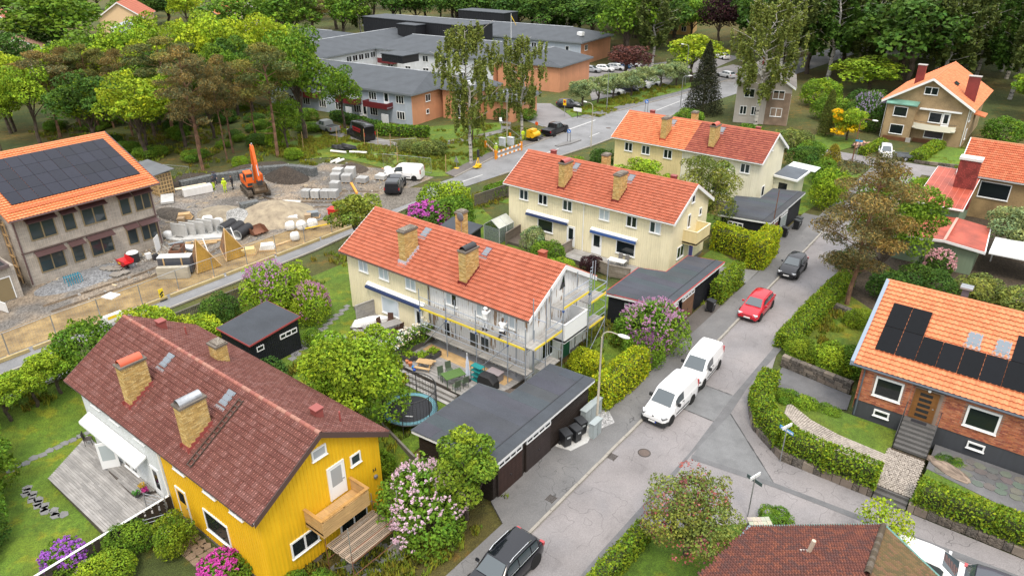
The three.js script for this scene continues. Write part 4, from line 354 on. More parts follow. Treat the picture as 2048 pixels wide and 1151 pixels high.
  for(const[x,z,y]of[[-97,-152.5,7],[-80,-92,6.2],[-120,-140,7.6]]){const s=part(t,'roof_light',gx().box(x - 0.7,x+0.7,y - 0.8,y,z - 0.6,z+0.6),W_);part(s,'pane',gx().box(x - 0.6,x+0.6,y,y+0.04,z - 0.5,z+0.5),M([0.8,0.82,0.84],0.2));}
  const fp=thing('flag_pole','white flagpole with yellow and blue pennant by the complex','flagpole',[-103,0,-133]);part(fp,'pole',gx().tube(V(-103,0,-133),V(-103,12.3,-133),0.07,0.04,8),W_);const pn=gx();for(let i=0;i<6;i++)pn.color(i<3?[0.7,0.5,0.02]:[0.5,0.35,0.1]).hex([V(-102.95+i*0.22,11.6 - i*0.3,-133),V(-102.73+i*0.22,11.3 - i*0.3,-133),V(-102.73+i*0.22,11.3 - i*0.3,-133.02),V(-102.95+i*0.22,11.6 - i*0.3,-133.02),V(-102.95+i*0.22,11.95 - i*0.3,-133),V(-102.73+i*0.22,11.62 - i*0.3,-133),V(-102.73+i*0.22,11.62 - i*0.3,-133.02),V(-102.95+i*0.22,11.95 - i*0.3,-133.02)]);part(fp,'pennant',pn,M([1,1,1],0.8,null,VC));}

// ---------- gabled houses on the right and far away ----------
function gabled(name,label,cat,o){// ridge along local z, origin mid-front at ground
  const{w,d,y0=0,ye,yr,over=0.5,wall,roofM,tile,ry=0,pos,group}=o;const t=thing(name,label,cat,[0,0,0],group);const hw=w/2;base.delete(t);const g=gx(),P=(z)=>[V(-hw,y0,z),V(hw,y0,z),V(hw,ye,z),V(0,yr,z),V(-hw,ye,z)],A=P(0),B=P(-d);g.tri(A[0],A[1],A[2]).tri(A[0],A[2],A[3]).tri(A[0],A[3],A[4]).tri(B[1],B[0],B[4]).tri(B[1],B[4],B[3]).tri(B[1],B[3],B[2]).quad(A[1],B[1],B[2],A[2]).quad(B[0],A[0],A[4],B[4]);part(t,'wall',g,wall);const k=(yr - ye)/hw,e=over,xe=hw+e,yy=ye - e*k+0.1,yR=yr+0.1,r=gx(),z1=e,z0=-d - e;for(const s of[1,-1]){const v=[V(s*xe,yy,z1),V(s*xe,yy,z0),V(0,yR,z0),V(0,yR,z1)],lo=v.map((q)=>q.clone().setY(q.y - 0.15));r.hex(s>0?[...lo,...v]:[lo[1],lo[0],lo[3],lo[2],v[1],v[0],v[3],v[2]]);}const rf=part(t,'roof',r,roofM||W_);if(tile){const Ls=Math.hypot(xe,yR - yy);tileRoof(rf,V(xe,yy,z1),V(0,0,-1),V(-xe,yR - yy,0).normalize(),z1 - z0,Ls,{...tile,near:0});tileRoof(rf,V(-xe,yy,z0),V(0,0,1),V(xe,yR - yy,0).normalize(),z1 - z0,Ls,{...tile,near:0,seed:(tile.seed||1)+9});ridgeTiles(rf,V(0,yR+0.04,z1),V(0,yR+0.04,z0),M(tile.pal[0],0.8));}for(const z of[z1,z0 - 0.05])for(const s of[1,-1]){const bg=gx();const a=V(0,yR,z),b=V(s*xe,yy,z);const q=[b,a].flatMap((v)=>[v.clone().setY(v.y - 0.28),v.clone().setY(v.y+0.08)]);const f2=q.map((v)=>v.clone().setZ(z+0.05));bg.quad(q[0],q[2],q[3],q[1]).quad(f2[2],f2[0],f2[1],f2[3]).quad(q[1],q[3],f2[3],f2[1]).quad(q[2],q[0],f2[0],f2[2]);part(rf,'bargeboard',bg,W_);}t.position.set(...pos);t.rotation.y=ry;return t;}
{// brown brick house
  const BB=M([0.46,0.33,0.18],0.9,'blotch');const t=gabled('brick_house','yellow-brown brick house with orange roof, red chimneys and curved balcony','house',{w:11,d:17,y0:-0.3,ye:5.9,yr:9.3,over:0.7,wall:BB,tile:{pal:ORGN,cw:0.32,rh:0.37,seed:71},pos:[-16.3,0,-121.6]});const F=FZ(0);part(t,'bay',gx().box(-5.2,-1.3,-0.25,5.3,0,1.0),BB);part(t,'bay_roof',gx().hex([V(-5.4,5.3,1.3),V(-1.1,5.3,1.3),V(-1.1,5.6,0),V(-5.4,5.6,0),V(-5.4,5.45,1.3),V(-1.1,5.45,1.3),V(-1.1,5.85,0),V(-5.4,5.85,0)]),M([0.2,0.42,0.33],0.6,'blotch'));const FB=FZ(1.0);for(const y of[0.95,3.6])win(t,FB,-4.2,-2.3,y,y+1.45,{n:1});win(t,F,-0.9,0.9,7,8.1,{n:2});win(t,F,0.5,2.2,3.1,4.6,{n:1});door(t,F,2.35,3.2,2.6,4.6,W_,1.4);win(t,F,0.4,3,0.8,2.2,{n:1,gl:M([0.07,0.06,0.08],0.2)});const bl=part(t,'balcony',gx().box(-1.2,4.4,2.3,2.45,0,1.3),M([0.6,0.58,0.5],0.7));const cv=gx();for(let i=0;i<10;i++){const a=i/10*Math.PI,b=(i+1)/10*Math.PI,p=(q)=>V(1.6 - 2.8*Math.cos(q),0,0.9+0.7*Math.sin(q));const A=p(a),B=p(b);cv.quad(A.clone().setY(2.2),B.clone().setY(2.2),B.clone().setY(3.05),A.clone().setY(3.05));}part(bl,'parapet',cv,M([0.72,0.68,0.56],0.7));part(bl,'rail',gx().path(Array.from({length:11},(_,i)=>V(1.6 - 2.8*Math.cos(i/10*Math.PI),3.3,0.9+0.7*Math.sin(i/10*Math.PI))),0.03),BLACKM);part(t,'awning',gx().box(-0.9,4.6,4.85,5.05,0.02,0.4),W_);const gd=M([0.22,0.09,0.035],0.7,'wood');for(const[a,b,zf]of[[-4.9,-1.7,1.0],[-0.9,2.4,0]]){const d=part(t,'garage_door',gx().fb(FZ(zf),a,b,-0.3,0.55,0.01,0.06),gd);}part(t,'pier',gx().box(-1.65,-1,-0.3,0.6,0.9,1.15),M([0.35,0.34,0.32],0.9));const FR={o:V(5.5,0,0),e:V(0,0,-1),n:V(1,0,0)};win(t,FR,1,2.4,3.6,5,{n:2});win(t,FR,1.4,2.6,0.9,2.4,{n:2});for(const[x,z,yb,yt,s]of[[4.7,-3,5.9,9.7,0.75],[-2.6,-4.5,7.4,10.4,0.55]]){const c=part(t,'chimney',gx().box(x - s,x+s,yb,yt,z - 0.4,z+0.4),REDM);part(c,'cap',gx().box(x - s - 0.08,x+s+0.08,yt,yt+0.1,z - 0.48,z+0.48),M([0.4,0.38,0.36],0.7));}part(t,'roof_window',gx().ob(2.4,8.2,-5,0.7,0.1,1.6,0,0,-0.58),GLASS2);for(const x of[-5.5,5.45])part(t,'downpipe',gx().path([V(x,5.7,0.6),V(x,5.3,0.08),V(x,0,0.08)],0.05),W_);part(t,'porch_roof',gx().hex([V(5.5,3.6,-7),V(7,3.3,-7),V(7,3.3,-10),V(5.5,3.6,-10),V(5.5,3.75,-7),V(7,3.45,-7),V(7,3.45,-10),V(5.5,3.75,-10)]),M([0.6,0.18,0.07],0.6));}
{const t=gabled('rendered_house','pale rendered house with grey roof half hidden by a birch','house',{w:8.5,d:12,ye:6.3,yr:9,over:0.5,wall:M([0.55,0.5,0.45],0.85,'plaster'),tile:{pal:[[0.16,0.15,0.14],[0.13,0.125,0.12],[0.18,0.16,0.14]],cw:0.32,rh:0.37,seed:73},pos:[-39.5,0,-118],ry:0.32});const F=FZ(0),FR={o:V(4.25,0,0),e:V(0,0,-1),n:V(1,0,0)};part(t,'brick_facing',gx().fb(F,0.6,4.2,0,5.2,0,0.06),M([0.35,0.25,0.18],0.9,'blotch'));for(const[a,b,y]of[[-3.4,-2.3,1.4],[-1.6,-0.6,1.4],[1.4,3.2,1.4],[1.4,3.2,4.2],[-3,-1.4,4.2]])win(t,F,a,b,y,y+1.4,{n:2,d:0.11});for(const u of[2.4,5,8])win(t,FR,u,u+0.8,4.4,5.4,{n:1});part(t,'chimney',gx().box(-1,-0.2,8,10,-6,-5),REDM);}
{// red-roofed house on the right with flat extensions
  const t=thing('bungalow','brick house with orange tiles and flat red metal extension roofs','house',[-2,0,-88]),BB=M([0.42,0.29,0.14],0.9,'blotch'),RM=M([0.52,0.1,0.055],0.55,'blotch'),GN=M([0.21,0.28,0.19],0.8,'plaster');part(t,'wall',gx().box(-7.2,12,0,4.6,-99.5,-90.4),BB);const ye=4.7,yr=7.5,ze=-89.9,zr=-95,g=gx();g.hex([V(-7.6,ye - 0.15,ze),V(13,ye - 0.15,ze),V(13,yr - 0.15,zr),V(-7.6,yr - 0.15,zr),V(-7.6,ye,ze),V(13,ye,ze),V(13,yr,zr),V(-7.6,yr,zr)]).hex([V(-7.6,yr - 0.15,zr),V(13,yr - 0.15,zr),V(13,ye - 0.15,2*zr - ze),V(-7.6,ye - 0.15,2*zr - ze),V(-7.6,yr,zr),V(13,yr,zr),V(13,ye,2*zr - ze),V(-7.6,ye,2*zr - ze)]);const rf=part(t,'roof',g,W_);tileRoof(rf,V(-7.6,ye,ze),V(1,0,0),V(0,yr - ye,zr - ze).normalize(),20.6,Math.hypot(yr - ye,zr - ze),{pal:[[0.5,0.14,0.06],[0.46,0.12,0.052],[0.52,0.16,0.075]],seed:75,cw:0.32,rh:0.36,near:150});ridgeTiles(rf,V(-7.6,yr+0.03,zr),V(13,yr+0.03,zr),M([0.45,0.2,0.1],0.9));part(t,'gable_wall',gx().tri(V(-7.2,4.6,-90.4),V(-7.2,4.6,-99.5),V(-7.2,7.3,-95)),BB);part(rf,'bargeboard',gx().hex([V(-7.68,ye - 0.2,ze),V(-7.6,ye - 0.2,ze),V(-7.6,yr - 0.2,zr),V(-7.68,yr - 0.2,zr),V(-7.68,ye+0.1,ze),V(-7.6,ye+0.1,ze),V(-7.6,yr+0.1,zr),V(-7.68,yr+0.1,zr)]),W_);
  const F=FZ(-90.4);win(t,F,-5.2,-2.3,2.4,4.2,{n:1});win(t,F,-0.2,1.5,2.2,4.2,{n:1});const c=part(t,'chimney',gx().box(-7.3,-5.4,2,7.2,-87.2,-86),M([0.36,0.06,0.05],0.6,'lichen'));part(c,'cap',gx().box(-7.4,-5.3,7.2,7.45,-87.3,-85.9),M([0.6,0.6,0.58],0.7));
  part(t,'extension_wall',gx().box(-9.4,-5.6,0,3.6,-92,-80.4),GN);part(t,'extension_roof',gx().prism([[-9.8,-79.8],[-5.3,-79.8],[-5.3,-92.2],[-9.8,-92.2]],(x,z)=>3.65 -(z+79.8)*0.06,(x,z)=>3.8 -(z+79.8)*0.06),W_);part(t,'metal_sheet',gx().prism([[-9.75,-79.9],[-5.35,-79.9],[-5.35,-92.1],[-9.75,-92.1]],(x,z)=>3.803 -(z+79.8)*0.06,(x,z)=>3.82 -(z+79.8)*0.06),RM);const sm2=gx();for(let i=0;i<8;i++){const x=-9.6+i*0.58;sm2.hex([V(x,3.82,-79.9),V(x+0.03,3.82,-79.9),V(x+0.03,4.55,-92.1),V(x,4.55,-92.1),V(x,3.86,-79.9),V(x+0.03,3.86,-79.9),V(x+0.03,4.59,-92.1),V(x,4.59,-92.1)]);}part(t,'standing_seam',sm2,M([0.6,0.2,0.15],0.5)).userData.kind='stuff';
  part(t,'workshop_wall',gx().box(-9.6,-2.9,0,2.5,-79.7,-73),GN);const pr=(x)=>3.0 - 0.11*Math.abs(x+5.6);part(t,'workshop_roof',gx().prism([[-10,-72.4],[-5.6,-72.5],[-2.2,-72.6],[-2.6,-79.75],[-5.6,-79.75],[-10,-79.75]],(x)=>pr(x)- 0.25,(x)=>pr(x)- 0.02),W_);part(t,'metal_sheet',gx().prism([[-10,-72.5],[-5.6,-72.6],[-2.3,-72.7],[-2.7,-79.7],[-5.6,-79.7],[-10,-79.7]],(x)=>pr(x)- 0.016,(x)=>pr(x)),RM);part(t,'ridge_strip',gx().box(-5.72,-5.48,pr(-5.6)+0.001,pr(-5.6)+0.02,-79.7,-72.6),M([0.62,0.3,0.24],0.5));win(t,FZ(-73),-6.2,-5.1,0.9,1.7,{n:1,fr:M([0.1,0.06,0.04])});part(t,'carport_roof',gx().prism([[-2,-73.3],[5,-73.6],[5,-78.5],[-2,-78]],2.3,2.42),M([0.78,0.8,0.8],0.3));for(const[x,z]of[[4.8,-74],[4.8,-78.2],[-1.8,-77.8]])part(t,'carport_post',gx().box(x - 0.06,x+0.06,0,2.3,z - 0.06,z+0.06),W_);}
{// red brick house with solar panels
  const t=thing('brick_house','red brick house with orange tiles, black solar panels and grey plinth','house',[2,0.5,-48]),x0=-5.7,x1=16,zf=-43.3,zb=-55.2,ye=4.3,yr=7.6,ze=-43.1,zr=-49.3,F=FZ(zf);const RB=[[0.42,0.145,0.07],[0.36,0.11,0.055],[0.47,0.19,0.1],[0.28,0.08,0.05],[0.44,0.16,0.07]];
  part(t,'plinth',gx().box(x0+0.06,x1,0,1.68,zb,zf - 0.03),M([0.055,0.06,0.07],0.8,'plaster'));const wl=part(t,'wall',gx().box(x0,x1,1.682,4.15,zb,zf),M([0.26,0.2,0.16],0.95));const doorHole=(u,y)=>(u>-2.75&&u<-1.05&&y<4.0),w1=(u,y)=>u>-4.85&&u<-3.15&&y>2.35&&y<3.85,w2=(u,y)=>u>0.15&&u<1.95&&y>2.35&&y<3.85;const bw=bricks(F,x0,6,1.69,4.15,RB,3,(u,y)=>doorHole(u,y)||w1(u,y)||w2(u,y));part(wl,'brickwork',bw,M([1,1,1],0.9,null,VC)).userData.kind='stuff';part(wl,'brickwork',bricks({o:V(x0,0,0),e:V(0,0,1),n:V(-1,0,0)},zb,zf,1.0,4.15,RB,8),M([1,1,1],0.9,null,VC)).userData.kind='stuff';part(t,'gable_wall',gx().tri(V(x0,4.15,zb),V(x0,4.15,zf),V(x0,7.4,zr)),M([0.36,0.12,0.06],0.9,'blotch'));
  win(t,F,-4.8,-3.2,2.4,3.8,{n:1,b:0.12});win(t,F,0.2,1.9,2.4,3.8,{n:1,b:0.12});win(t,F,-4.45,-3.55,1.0,1.45,{n:1});win(t,F,0.75,1.65,1.0,1.45,{n:1});
{const OK=M([0.3,0.13,0.035],0.5,'wood'),d=door(t,F,-2.5,-1.35,1.75,3.75,OK,0,{fr:OK});for(let i=0;i<5;i++)part(d,'pane',gx().fb(F,-2.28,-1.6,1.95+i*0.37,2.16+i*0.37,0.04,0.06),GLASS);part(d,'door_surround',bricks(F,-2.75,-2.6,1.75,4.0,RB,5),M([1,1,1],0.9,null,VC));part(t,'lintel',gx().fb(F,-2.8,-1.0,3.98,4.14,-0.02,0.1),M([0.02,0.02,0.02],0.7));part(t,'porch_lamp',gx().ell(-1.85,3.95,zf+0.16,0.1,0.1,0.1),W_,0.6);}
  const g=gx();g.hex([V(-6.3,ye - 0.16,ze),V(x1,ye - 0.16,ze),V(x1,yr - 0.16,zr),V(-6.3,yr - 0.16,zr),V(-6.3,ye,ze),V(x1,ye,ze),V(x1,yr,zr),V(-6.3,yr,zr)]).hex([V(-6.3,yr - 0.16,zr),V(x1,yr - 0.16,zr),V(x1,ye - 0.16,2*zr - ze),V(-6.3,ye - 0.16,2*zr - ze),V(-6.3,yr,zr),V(x1,yr,zr),V(x1,ye,2*zr - ze),V(-6.3,ye,2*zr - ze)]);const rf=part(t,'roof',g,M([0.2,0.25,0.3],0.5)),Ls=Math.hypot(yr - ye,zr - ze),uu=V(0,yr - ye,zr - ze).normalize();tileRoof(rf,V(-6.2,ye,ze+0.03),V(1,0,0),uu,22,Ls,{pal:[[0.62,0.21,0.09],[0.58,0.185,0.078],[0.64,0.225,0.1]],seed:81,cw:0.3,rh:0.36,amp:0.055,one:true});tileRoof(rf,V(x1 - 0.2,ye,2*zr - ze),V(-1,0,0),V(0,yr - ye,-(zr - ze)).normalize(),22,Ls,{pal:[[0.58,0.19,0.08]],seed:82,near:0});ridgeTiles(rf,V(-6.3,yr+0.03,zr),V(x1,yr+0.03,zr),M([0.6,0.19,0.08],0.7));const vb=gx();for(const s of[1,-1]){const z2=zr+s*(ze - zr)+s*0.05;const a=[V(-6.42,ye - 0.2,z2),V(-6.2,ye - 0.2,z2),V(-6.2,yr - 0.2,zr),V(-6.42,yr - 0.2,zr)],b=a.map((v)=>v.clone().setY(v.y+0.33));vb.hex(s>0?[...a,...b]:[a[1],a[0],a[3],a[2],b[1],b[0],b[3],b[2]]);}part(rf,'verge_flashing',vb,M([0.22,0.28,0.35],0.4));part(t,'gutter',gx().tube(V(-6.3,ye - 0.08,ze+0.1),V(x1,ye - 0.08,ze+0.1),0.075),M([0.1,0.12,0.15],0.4),0.5);part(t,'downpipe',gx().path([V(-5.5,ye - 0.1,ze+0.1),V(-5.5,ye - 0.5,zf+0.09),V(-5.5,0.6,zf+0.09)],0.05),M([0.1,0.12,0.15],0.4));
  const S={ez:ze,ey:ye,k:(yr - ye)/(ze - zr)},pm=[[0.005,0.006,0.008],[0.007,0.008,0.011]].map((c)=>M(c,0.25,'solar',{specularIntensity:0.25}));const panel=(x,z,i)=>part(rf,'solar_panel',onSlope(x,z,S,1.1,1.93,0.16,gx(),0.11),pm[i % 2]);for(let i=0;i<9;i++)panel(-4.85+i*1.13,-45.15,i);for(const x of[-4.85,-3.72,2.0,3.13])panel(x,-46.88,x>0?1:0);for(const x of[-0.6,0.9])skylight(t,x,-46.75,S,0.6,0.8,M([0.2,0.23,0.26],0.4),M([0.42,0.48,0.54],0.12));const vp=part(t,'vent_hood',gx().box(-2.1,-1.7,7,8.1,-50.2,-49.8),M([0.1,0.11,0.13],0.4));part(vp,'vent_cap',gx().box(-2.25,-1.55,8.1,8.22,-50.35,-49.65),GALV);
  const st=thing('front_steps','dark stone entrance stairs with black iron railings at the brick house','stairs',[-1.8,0.5,-42.2]);const n=7;for(let i=0;i<n;i++)part(st,'step',gx().box(-2.75,-0.95,yard+i*0.17,yard+(i+1)*0.17,i===n - 1?-43.28:-41.35 - i*0.26 - 0.3,-41.3 - i*0.26),M([0.15,0.145,0.14],0.85,'speck'));for(const x of[-2.78,-0.92]){const r=gx();r.path([V(x,0.5,-41.2),V(x,1.45,-41.2),V(x,2.75,-42.95),V(x,2.75,-43.25)],0.022);for(let i=0;i<5;i++)r.tube(V(x,0.5+i*0.27,-41.25 - i*0.42),V(x,1.5+i*0.3,-41.25 - i*0.42),0.015,0.015,5);part(st,'railing',r,BLACKM);}part(st,'door_mat',gx().box(-2.35,-1.5,1.69,1.71,-43.2,-42.9),M([0.02,0.02,0.025],1));}
{// house in the front corner: hipped roof seen from behind its eaves
  const t=thing('corner_house','corner house with old brown tiles, turquoise gutters and mossy hip','house',[-2.5,0,-24]),Pt=V(-6.5,3,-27),Q=V(-1.5,3,-31),A=V(-1.2,6.05,-24.1),L=V(-6.25,4.95,-21.6),A2=V(-0.9,8.6,-18),L2=V(-6,7.8,-15),R=V(3.5,3,-27.6),R2=V(9.5,3,-23.5);const rf=part(t,'roof',gx().quad(Pt,Q,A,L).quad(L,A,A2,L2).tri(Q,R,A).quad(R,R2,A2,A),M([0.14,0.05,0.035],0.9));const e=Pt.clone().sub(Q).normalize(),nn=e.clone().cross(A.clone().sub(Q)).normalize();const u=nn.clone().cross(e).normalize();const loc=(v)=>[v.clone().sub(Q).dot(e),v.clone().sub(Q).dot(u)],poly=[Pt,Q,A,A2,L2,L].map(loc);const inP=(x,z)=>{let s=false;for(let i=0,j=poly.length - 1;i<poly.length;j=i++)if((poly[i][1]>z)!==(poly[j][1]>z)&&x<(poly[j][0]- poly[i][0])*(z - poly[i][1])/(poly[j][1]- poly[i][1])+poly[i][0])s=!s;return s;};const s0=-3.5;tileRoof(rf,Q.clone().addScaledVector(e,s0),e,u,16,12,{cw:0.24,rh:0.3,pal:[[0.3,0.1,0.065],[0.26,0.088,0.06],[0.22,0.08,0.06],[0.38,0.125,0.07],[0.2,0.085,0.07]],tx:'lichen',inside:(s,q)=>inP(s+s0,q),seed:85,near:300});
  const e2=Q.clone().sub(R).normalize(),n2=e2.clone().cross(A.clone().sub(R)).normalize(),u2=n2.clone().cross(e2).normalize(),loc2=(v)=>[v.clone().sub(R2).dot(e2),v.clone().sub(R2).dot(u2)],poly2=[Q,R2,A2,A].map(loc2),inQ=(x,z)=>{let s=false;for(let i=0,j=3;i<4;j=i++)if((poly2[i][1]>z)!==(poly2[j][1]>z)&&x<(poly2[j][0]- poly2[i][0])*(z - poly2[i][1])/(poly2[j][1]- poly2[i][1])+poly2[i][0])s=!s;return s;};tileRoof(rf,R2.clone(),e2,u2,14,7,{cw:0.24,rh:0.3,pal:[[0.24,0.17,0.06],[0.3,0.2,0.08],[0.2,0.16,0.06],[0.33,0.19,0.09]],tx:'lichen',inside:inQ,seed:86,near:200,amp:0.02});
  ridgeTiles(rf,Q.clone().add(V(0,0.08,0)),A.clone().add(V(0,0.1,0)),[M([0.2,0.16,0.1],0.95,'lichen'),M([0.33,0.29,0.22],0.95,'lichen')],0.36,0.14);const TQ=M([0.16,0.38,0.34],0.55,'blotch');part(t,'gutter',gx().tube(Pt.clone().add(V(-0.04,0,-0.06)),Q.clone().add(V(0,0,-0.1)),0.09).tube(Q.clone().add(V(0,0,-0.1)),R2,0.09),TQ,0.5);part(rf,'verge_flashing',gx().tube(Pt.clone().add(V(-0.05,0.05,0)),L.clone().add(V(-0.05,0.05,0)),0.09).tube(L.clone().add(V(-0.05,0.05,0)),L2,0.09),M([0.2,0.26,0.32],0.4));part(t,'wall',gx().prism([[-5.9,-26.9],[-1.4,-30.4],[2.8,-27.3],[8,-24],[6,-16],[-5.5,-16],[-5.6,-22]],0,2.95),M([0.5,0.42,0.3],0.8,'plaster'));const vp=part(t,'flue_pipe',gx().tube(V(-3.6,4.4,-25.2),V(-3.45,5.6,-25.2),0.09),M([0.5,0.42,0.33],0.8));part(vp,'collar',gx().ob(-3.6,4.75,-25.2,0.5,0.08,0.4,0.6),M([0.55,0.5,0.46],0.8));
  const ch=thing('stone_pillar','squat stone pillar capped with pale flagstones beside the hawthorn','pillar',[-6.7,0,-29.7]);part(ch,'shaft',gx().ob(-6.7,0.5,-29.7,1.0,1,0.8,0.7),M([0.25,0.22,0.2],0.95,'gravel'));const r=RNG(4);for(let i=0;i<5;i++)for(let j=0;j<3;j++)part(ch,'capstone',gx().ob(-6.7+(i - 2)*0.24*0.76+(j - 1)*0.3*0.64,1.03+0.02*r(),-29.7 -(i - 2)*0.24*0.64+(j - 1)*0.3*0.76,0.23,0.07,0.28,0.7+0.15*(r()- 0.5)),M([0.5+0.15*r(),0.46+0.1*r(),0.42],0.9,'speck'));}
// far houses among the trees at the top of the picture
{const far=(label,x,z,w,d,ye,yr,ry,wall,pal,cat='house')=>{const t=gabled('far_house',label,cat,{w,d,ye,yr,wall,over:0.6,tile:{pal,cw:0.6,rh:0.6,seed:x|0},pos:[x,0,z],ry,group:'far houses among the trees'});const F=FZ(0);for(const u of[-w*0.28,w*0.1])win(t,F,u,u+1.4,1.2,2.5,{n:2});return t;};
  far('far house with brown tiled roof in the left woods',-182,-62,13,15,4.5,8.2,1.2,M([0.5,0.4,0.3],0.9),[[0.2,0.11,0.07],[0.24,0.13,0.09]]);far('far house with pinkish red roof near the top left',-236,-110,12,18,5.5,9.5,0.9,M([0.7,0.5,0.3],0.9),[[0.4,0.13,0.08]]);far('far white house with grey roof near the top left',-215,-102,8,10,4.5,5.6,1.0,W_,[[0.3,0.34,0.37]]);far('far orange roofed house above the bright green trees',-216,-140,12,26,4.5,9.3,1.15,M([0.6,0.5,0.4],0.9),[[0.6,0.2,0.08],[0.55,0.18,0.07]]);far('far dark house with red roof at the top left edge',-262,-82,12,14,5,9,1.1,M([0.3,0.25,0.2],0.9),[[0.36,0.12,0.08]]);
  const ap=(label,x,z,w,d,h,m,ry)=>{const t=thing('apartment_block',label,'building',[0,0,0],'apartment blocks behind the trees');base.delete(t);part(t,'wall',gx().box(-w/2,w/2,0,h,-d,0),m);part(t,'roof',gx().box(-w/2 - 0.4,w/2+0.4,h,h+0.4,-d - 0.4,0.4),M([0.12,0.12,0.13],0.8));for(let y=1;y<h - 2;y+=2.9)for(let u=-w/2+1.2;u<w/2 - 1.4;u+=3.2)win(t,FZ(0),u,u+1.5,y,y+1.5,{n:2,sill:false});t.position.set(x,0,z);t.rotation.y=ry;return t;};ap('yellow apartment block glimpsed behind the tall birches',-104,-214,14,12,14,M([0.6,0.38,0.14],0.9),0.3);ap('pale apartment block glimpsed behind the right birches',-38,-210,26,12,12,M([0.5,0.5,0.5],0.9),-0.1);ap('ochre apartment block behind the trees at the top right',-70,-228,20,12,15,M([0.55,0.36,0.16],0.9),0.1);}
// ---------- plants ----------
function leafGeo(pts,o){const{s=0.2,ar=0.6,seed=1,up=0.35,vary=0.45,hue=0.3,hang=0}=o,r=RNG(seed),n=pts.length,P=new Float32Array(n*12),N=new Float32Array(n*12),C=new Float32Array(n*12),I=new Uint32Array(n*6),a=V(0,0,0),t=V(0,0,0),b=V(0,0,0),nn=V(0,0,0);
  for(let i=0;i<n;i++){const q=pts[i],k=s*(0.6+0.8*r())*(q.k||1);nn.set(r()- 0.5,r()- 0.5,r()- 0.5).normalize().multiplyScalar(0.9);if(q.d)nn.addScaledVector(q.d,0.8);nn.y+=up;nn.normalize();t.set(r()- 0.5,r()- 0.5 - hang,r()- 0.5).normalize();b.copy(nn).cross(t).normalize();t.copy(b).cross(nn).normalize();if(hang){t.y -=hang;t.normalize();b.copy(nn).cross(t).normalize();nn.copy(t).cross(b);}
    const w=k*ar*0.5,fold=0.18*k,L=[[0,0,0],[0.5*k,w,fold],[k,0,0],[0.5*k,-w,fold]];const v=(q.t||1)*(1+vary*(r()- 0.5)*2*0.8),h=hue*(r()- 0.5)+(q.h||0);for(let j=0;j<4;j++){const o3=i*12+j*3;P[o3]=q.x+t.x*(L[j][0]- k/2)+b.x*L[j][1]+nn.x*L[j][2];P[o3+1]=q.y+t.y*(L[j][0]- k/2)+b.y*L[j][1]+nn.y*L[j][2];P[o3+2]=q.z+t.z*(L[j][0]- k/2)+b.z*L[j][1]+nn.z*L[j][2];N[o3]=nn.x;N[o3+1]=nn.y;N[o3+2]=nn.z;C[o3]=v*(1+h*1.2);C[o3+1]=v*(1+h*0.35);C[o3+2]=v*(1 - h*0.6);}I.set([i*4,i*4+2,i*4+1,i*4,i*4+3,i*4+2],i*6);}
  const g=new THREE.BufferGeometry();g.setAttribute('position',new THREE.BufferAttribute(P,3));g.setAttribute('normal',new THREE.BufferAttribute(N,3));g.setAttribute('color',new THREE.BufferAttribute(C,3));g.setIndex(new THREE.BufferAttribute(I,1));return g;}
const LEAFM=(c)=>M(c,0.8,null,{vertexColors:true,transmission:0.28,specularIntensity:0.2,side:THREE.DoubleSide});
const PAL={lime:[0.33,0.43,0.025],bright:[0.24,0.36,0.024],mid:[0.14,0.25,0.022],dark:[0.075,0.155,0.022],olive:[0.2,0.24,0.05],darkolive:[0.12,0.16,0.038],pine:[0.27,0.22,0.08],pineg:[0.22,0.23,0.065],con:[0.045,0.052,0.025],purple:[0.045,0.018,0.022],redbrown:[0.13,0.05,0.04],hedge:[0.36,0.42,0.018],hedged:[0.19,0.28,0.02],grey:[0.24,0.31,0.13],yellow:[0.75,0.5,0.01],thuja:[0.13,0.16,0.03]};
function shell(lobes,n,r,o={}){const{lo=0.62,hi=1.06,under=0.35,cut=0.62}=o,tot=lobes.reduce((a,l)=>a+l.r*l.r,0),out=[];for(const l of lobes){const tn=0.78+0.44*r(),hh=0.3*(r()- 0.5);let m=Math.round(n*l.r*l.r/tot),guard=m*4;while(m>0&&guard-->0){const u=2*r()- 1,th=r()*6.2832,q=Math.sqrt(1 - u*u),d=V(q*Math.cos(th),u,q*Math.sin(th));if(u<-0.2&&r()>under)continue;const k=l.r*(lo+(hi - lo)*Math.sqrt(r())),p=V(l.x+d.x*k,l.y+d.y*k*(l.f||0.85),l.z+d.z*k);let bad=false;for(const c of lobes)if(c!==l&&Math.hypot(p.x - c.x,(p.y - c.y)/(c.f||0.85),p.z - c.z)<c.r*cut){bad=true;break;}if(bad)continue;p.d=d;p.t=tn;p.h=hh;out.push(p);m--;}}return out;}
function limb(g,a,b,r0,r1,rr,n=6,seg=3,bend=0.12){let p=a.clone();const L=a.distanceTo(b);for(let i=1;i<=seg;i++){const q=a.clone().lerp(b,i/seg);if(i<seg)q.add(V((rr()- 0.5)*L*bend,(rr()- 0.5)*L*bend*0.4,(rr()- 0.5)*L*bend));g.tube(p,q,lerp(r0,r1,(i - 1)/seg),lerp(r0,r1,i/seg),n,false);p=q;}return g;}
const BARK=M([0.16,0.12,0.09],0.95,'bark'),BARKP=M([0.36,0.2,0.12],0.95,'bark'),BARKB=M([0.55,0.53,0.5],0.85,'birch');
const TREES={};
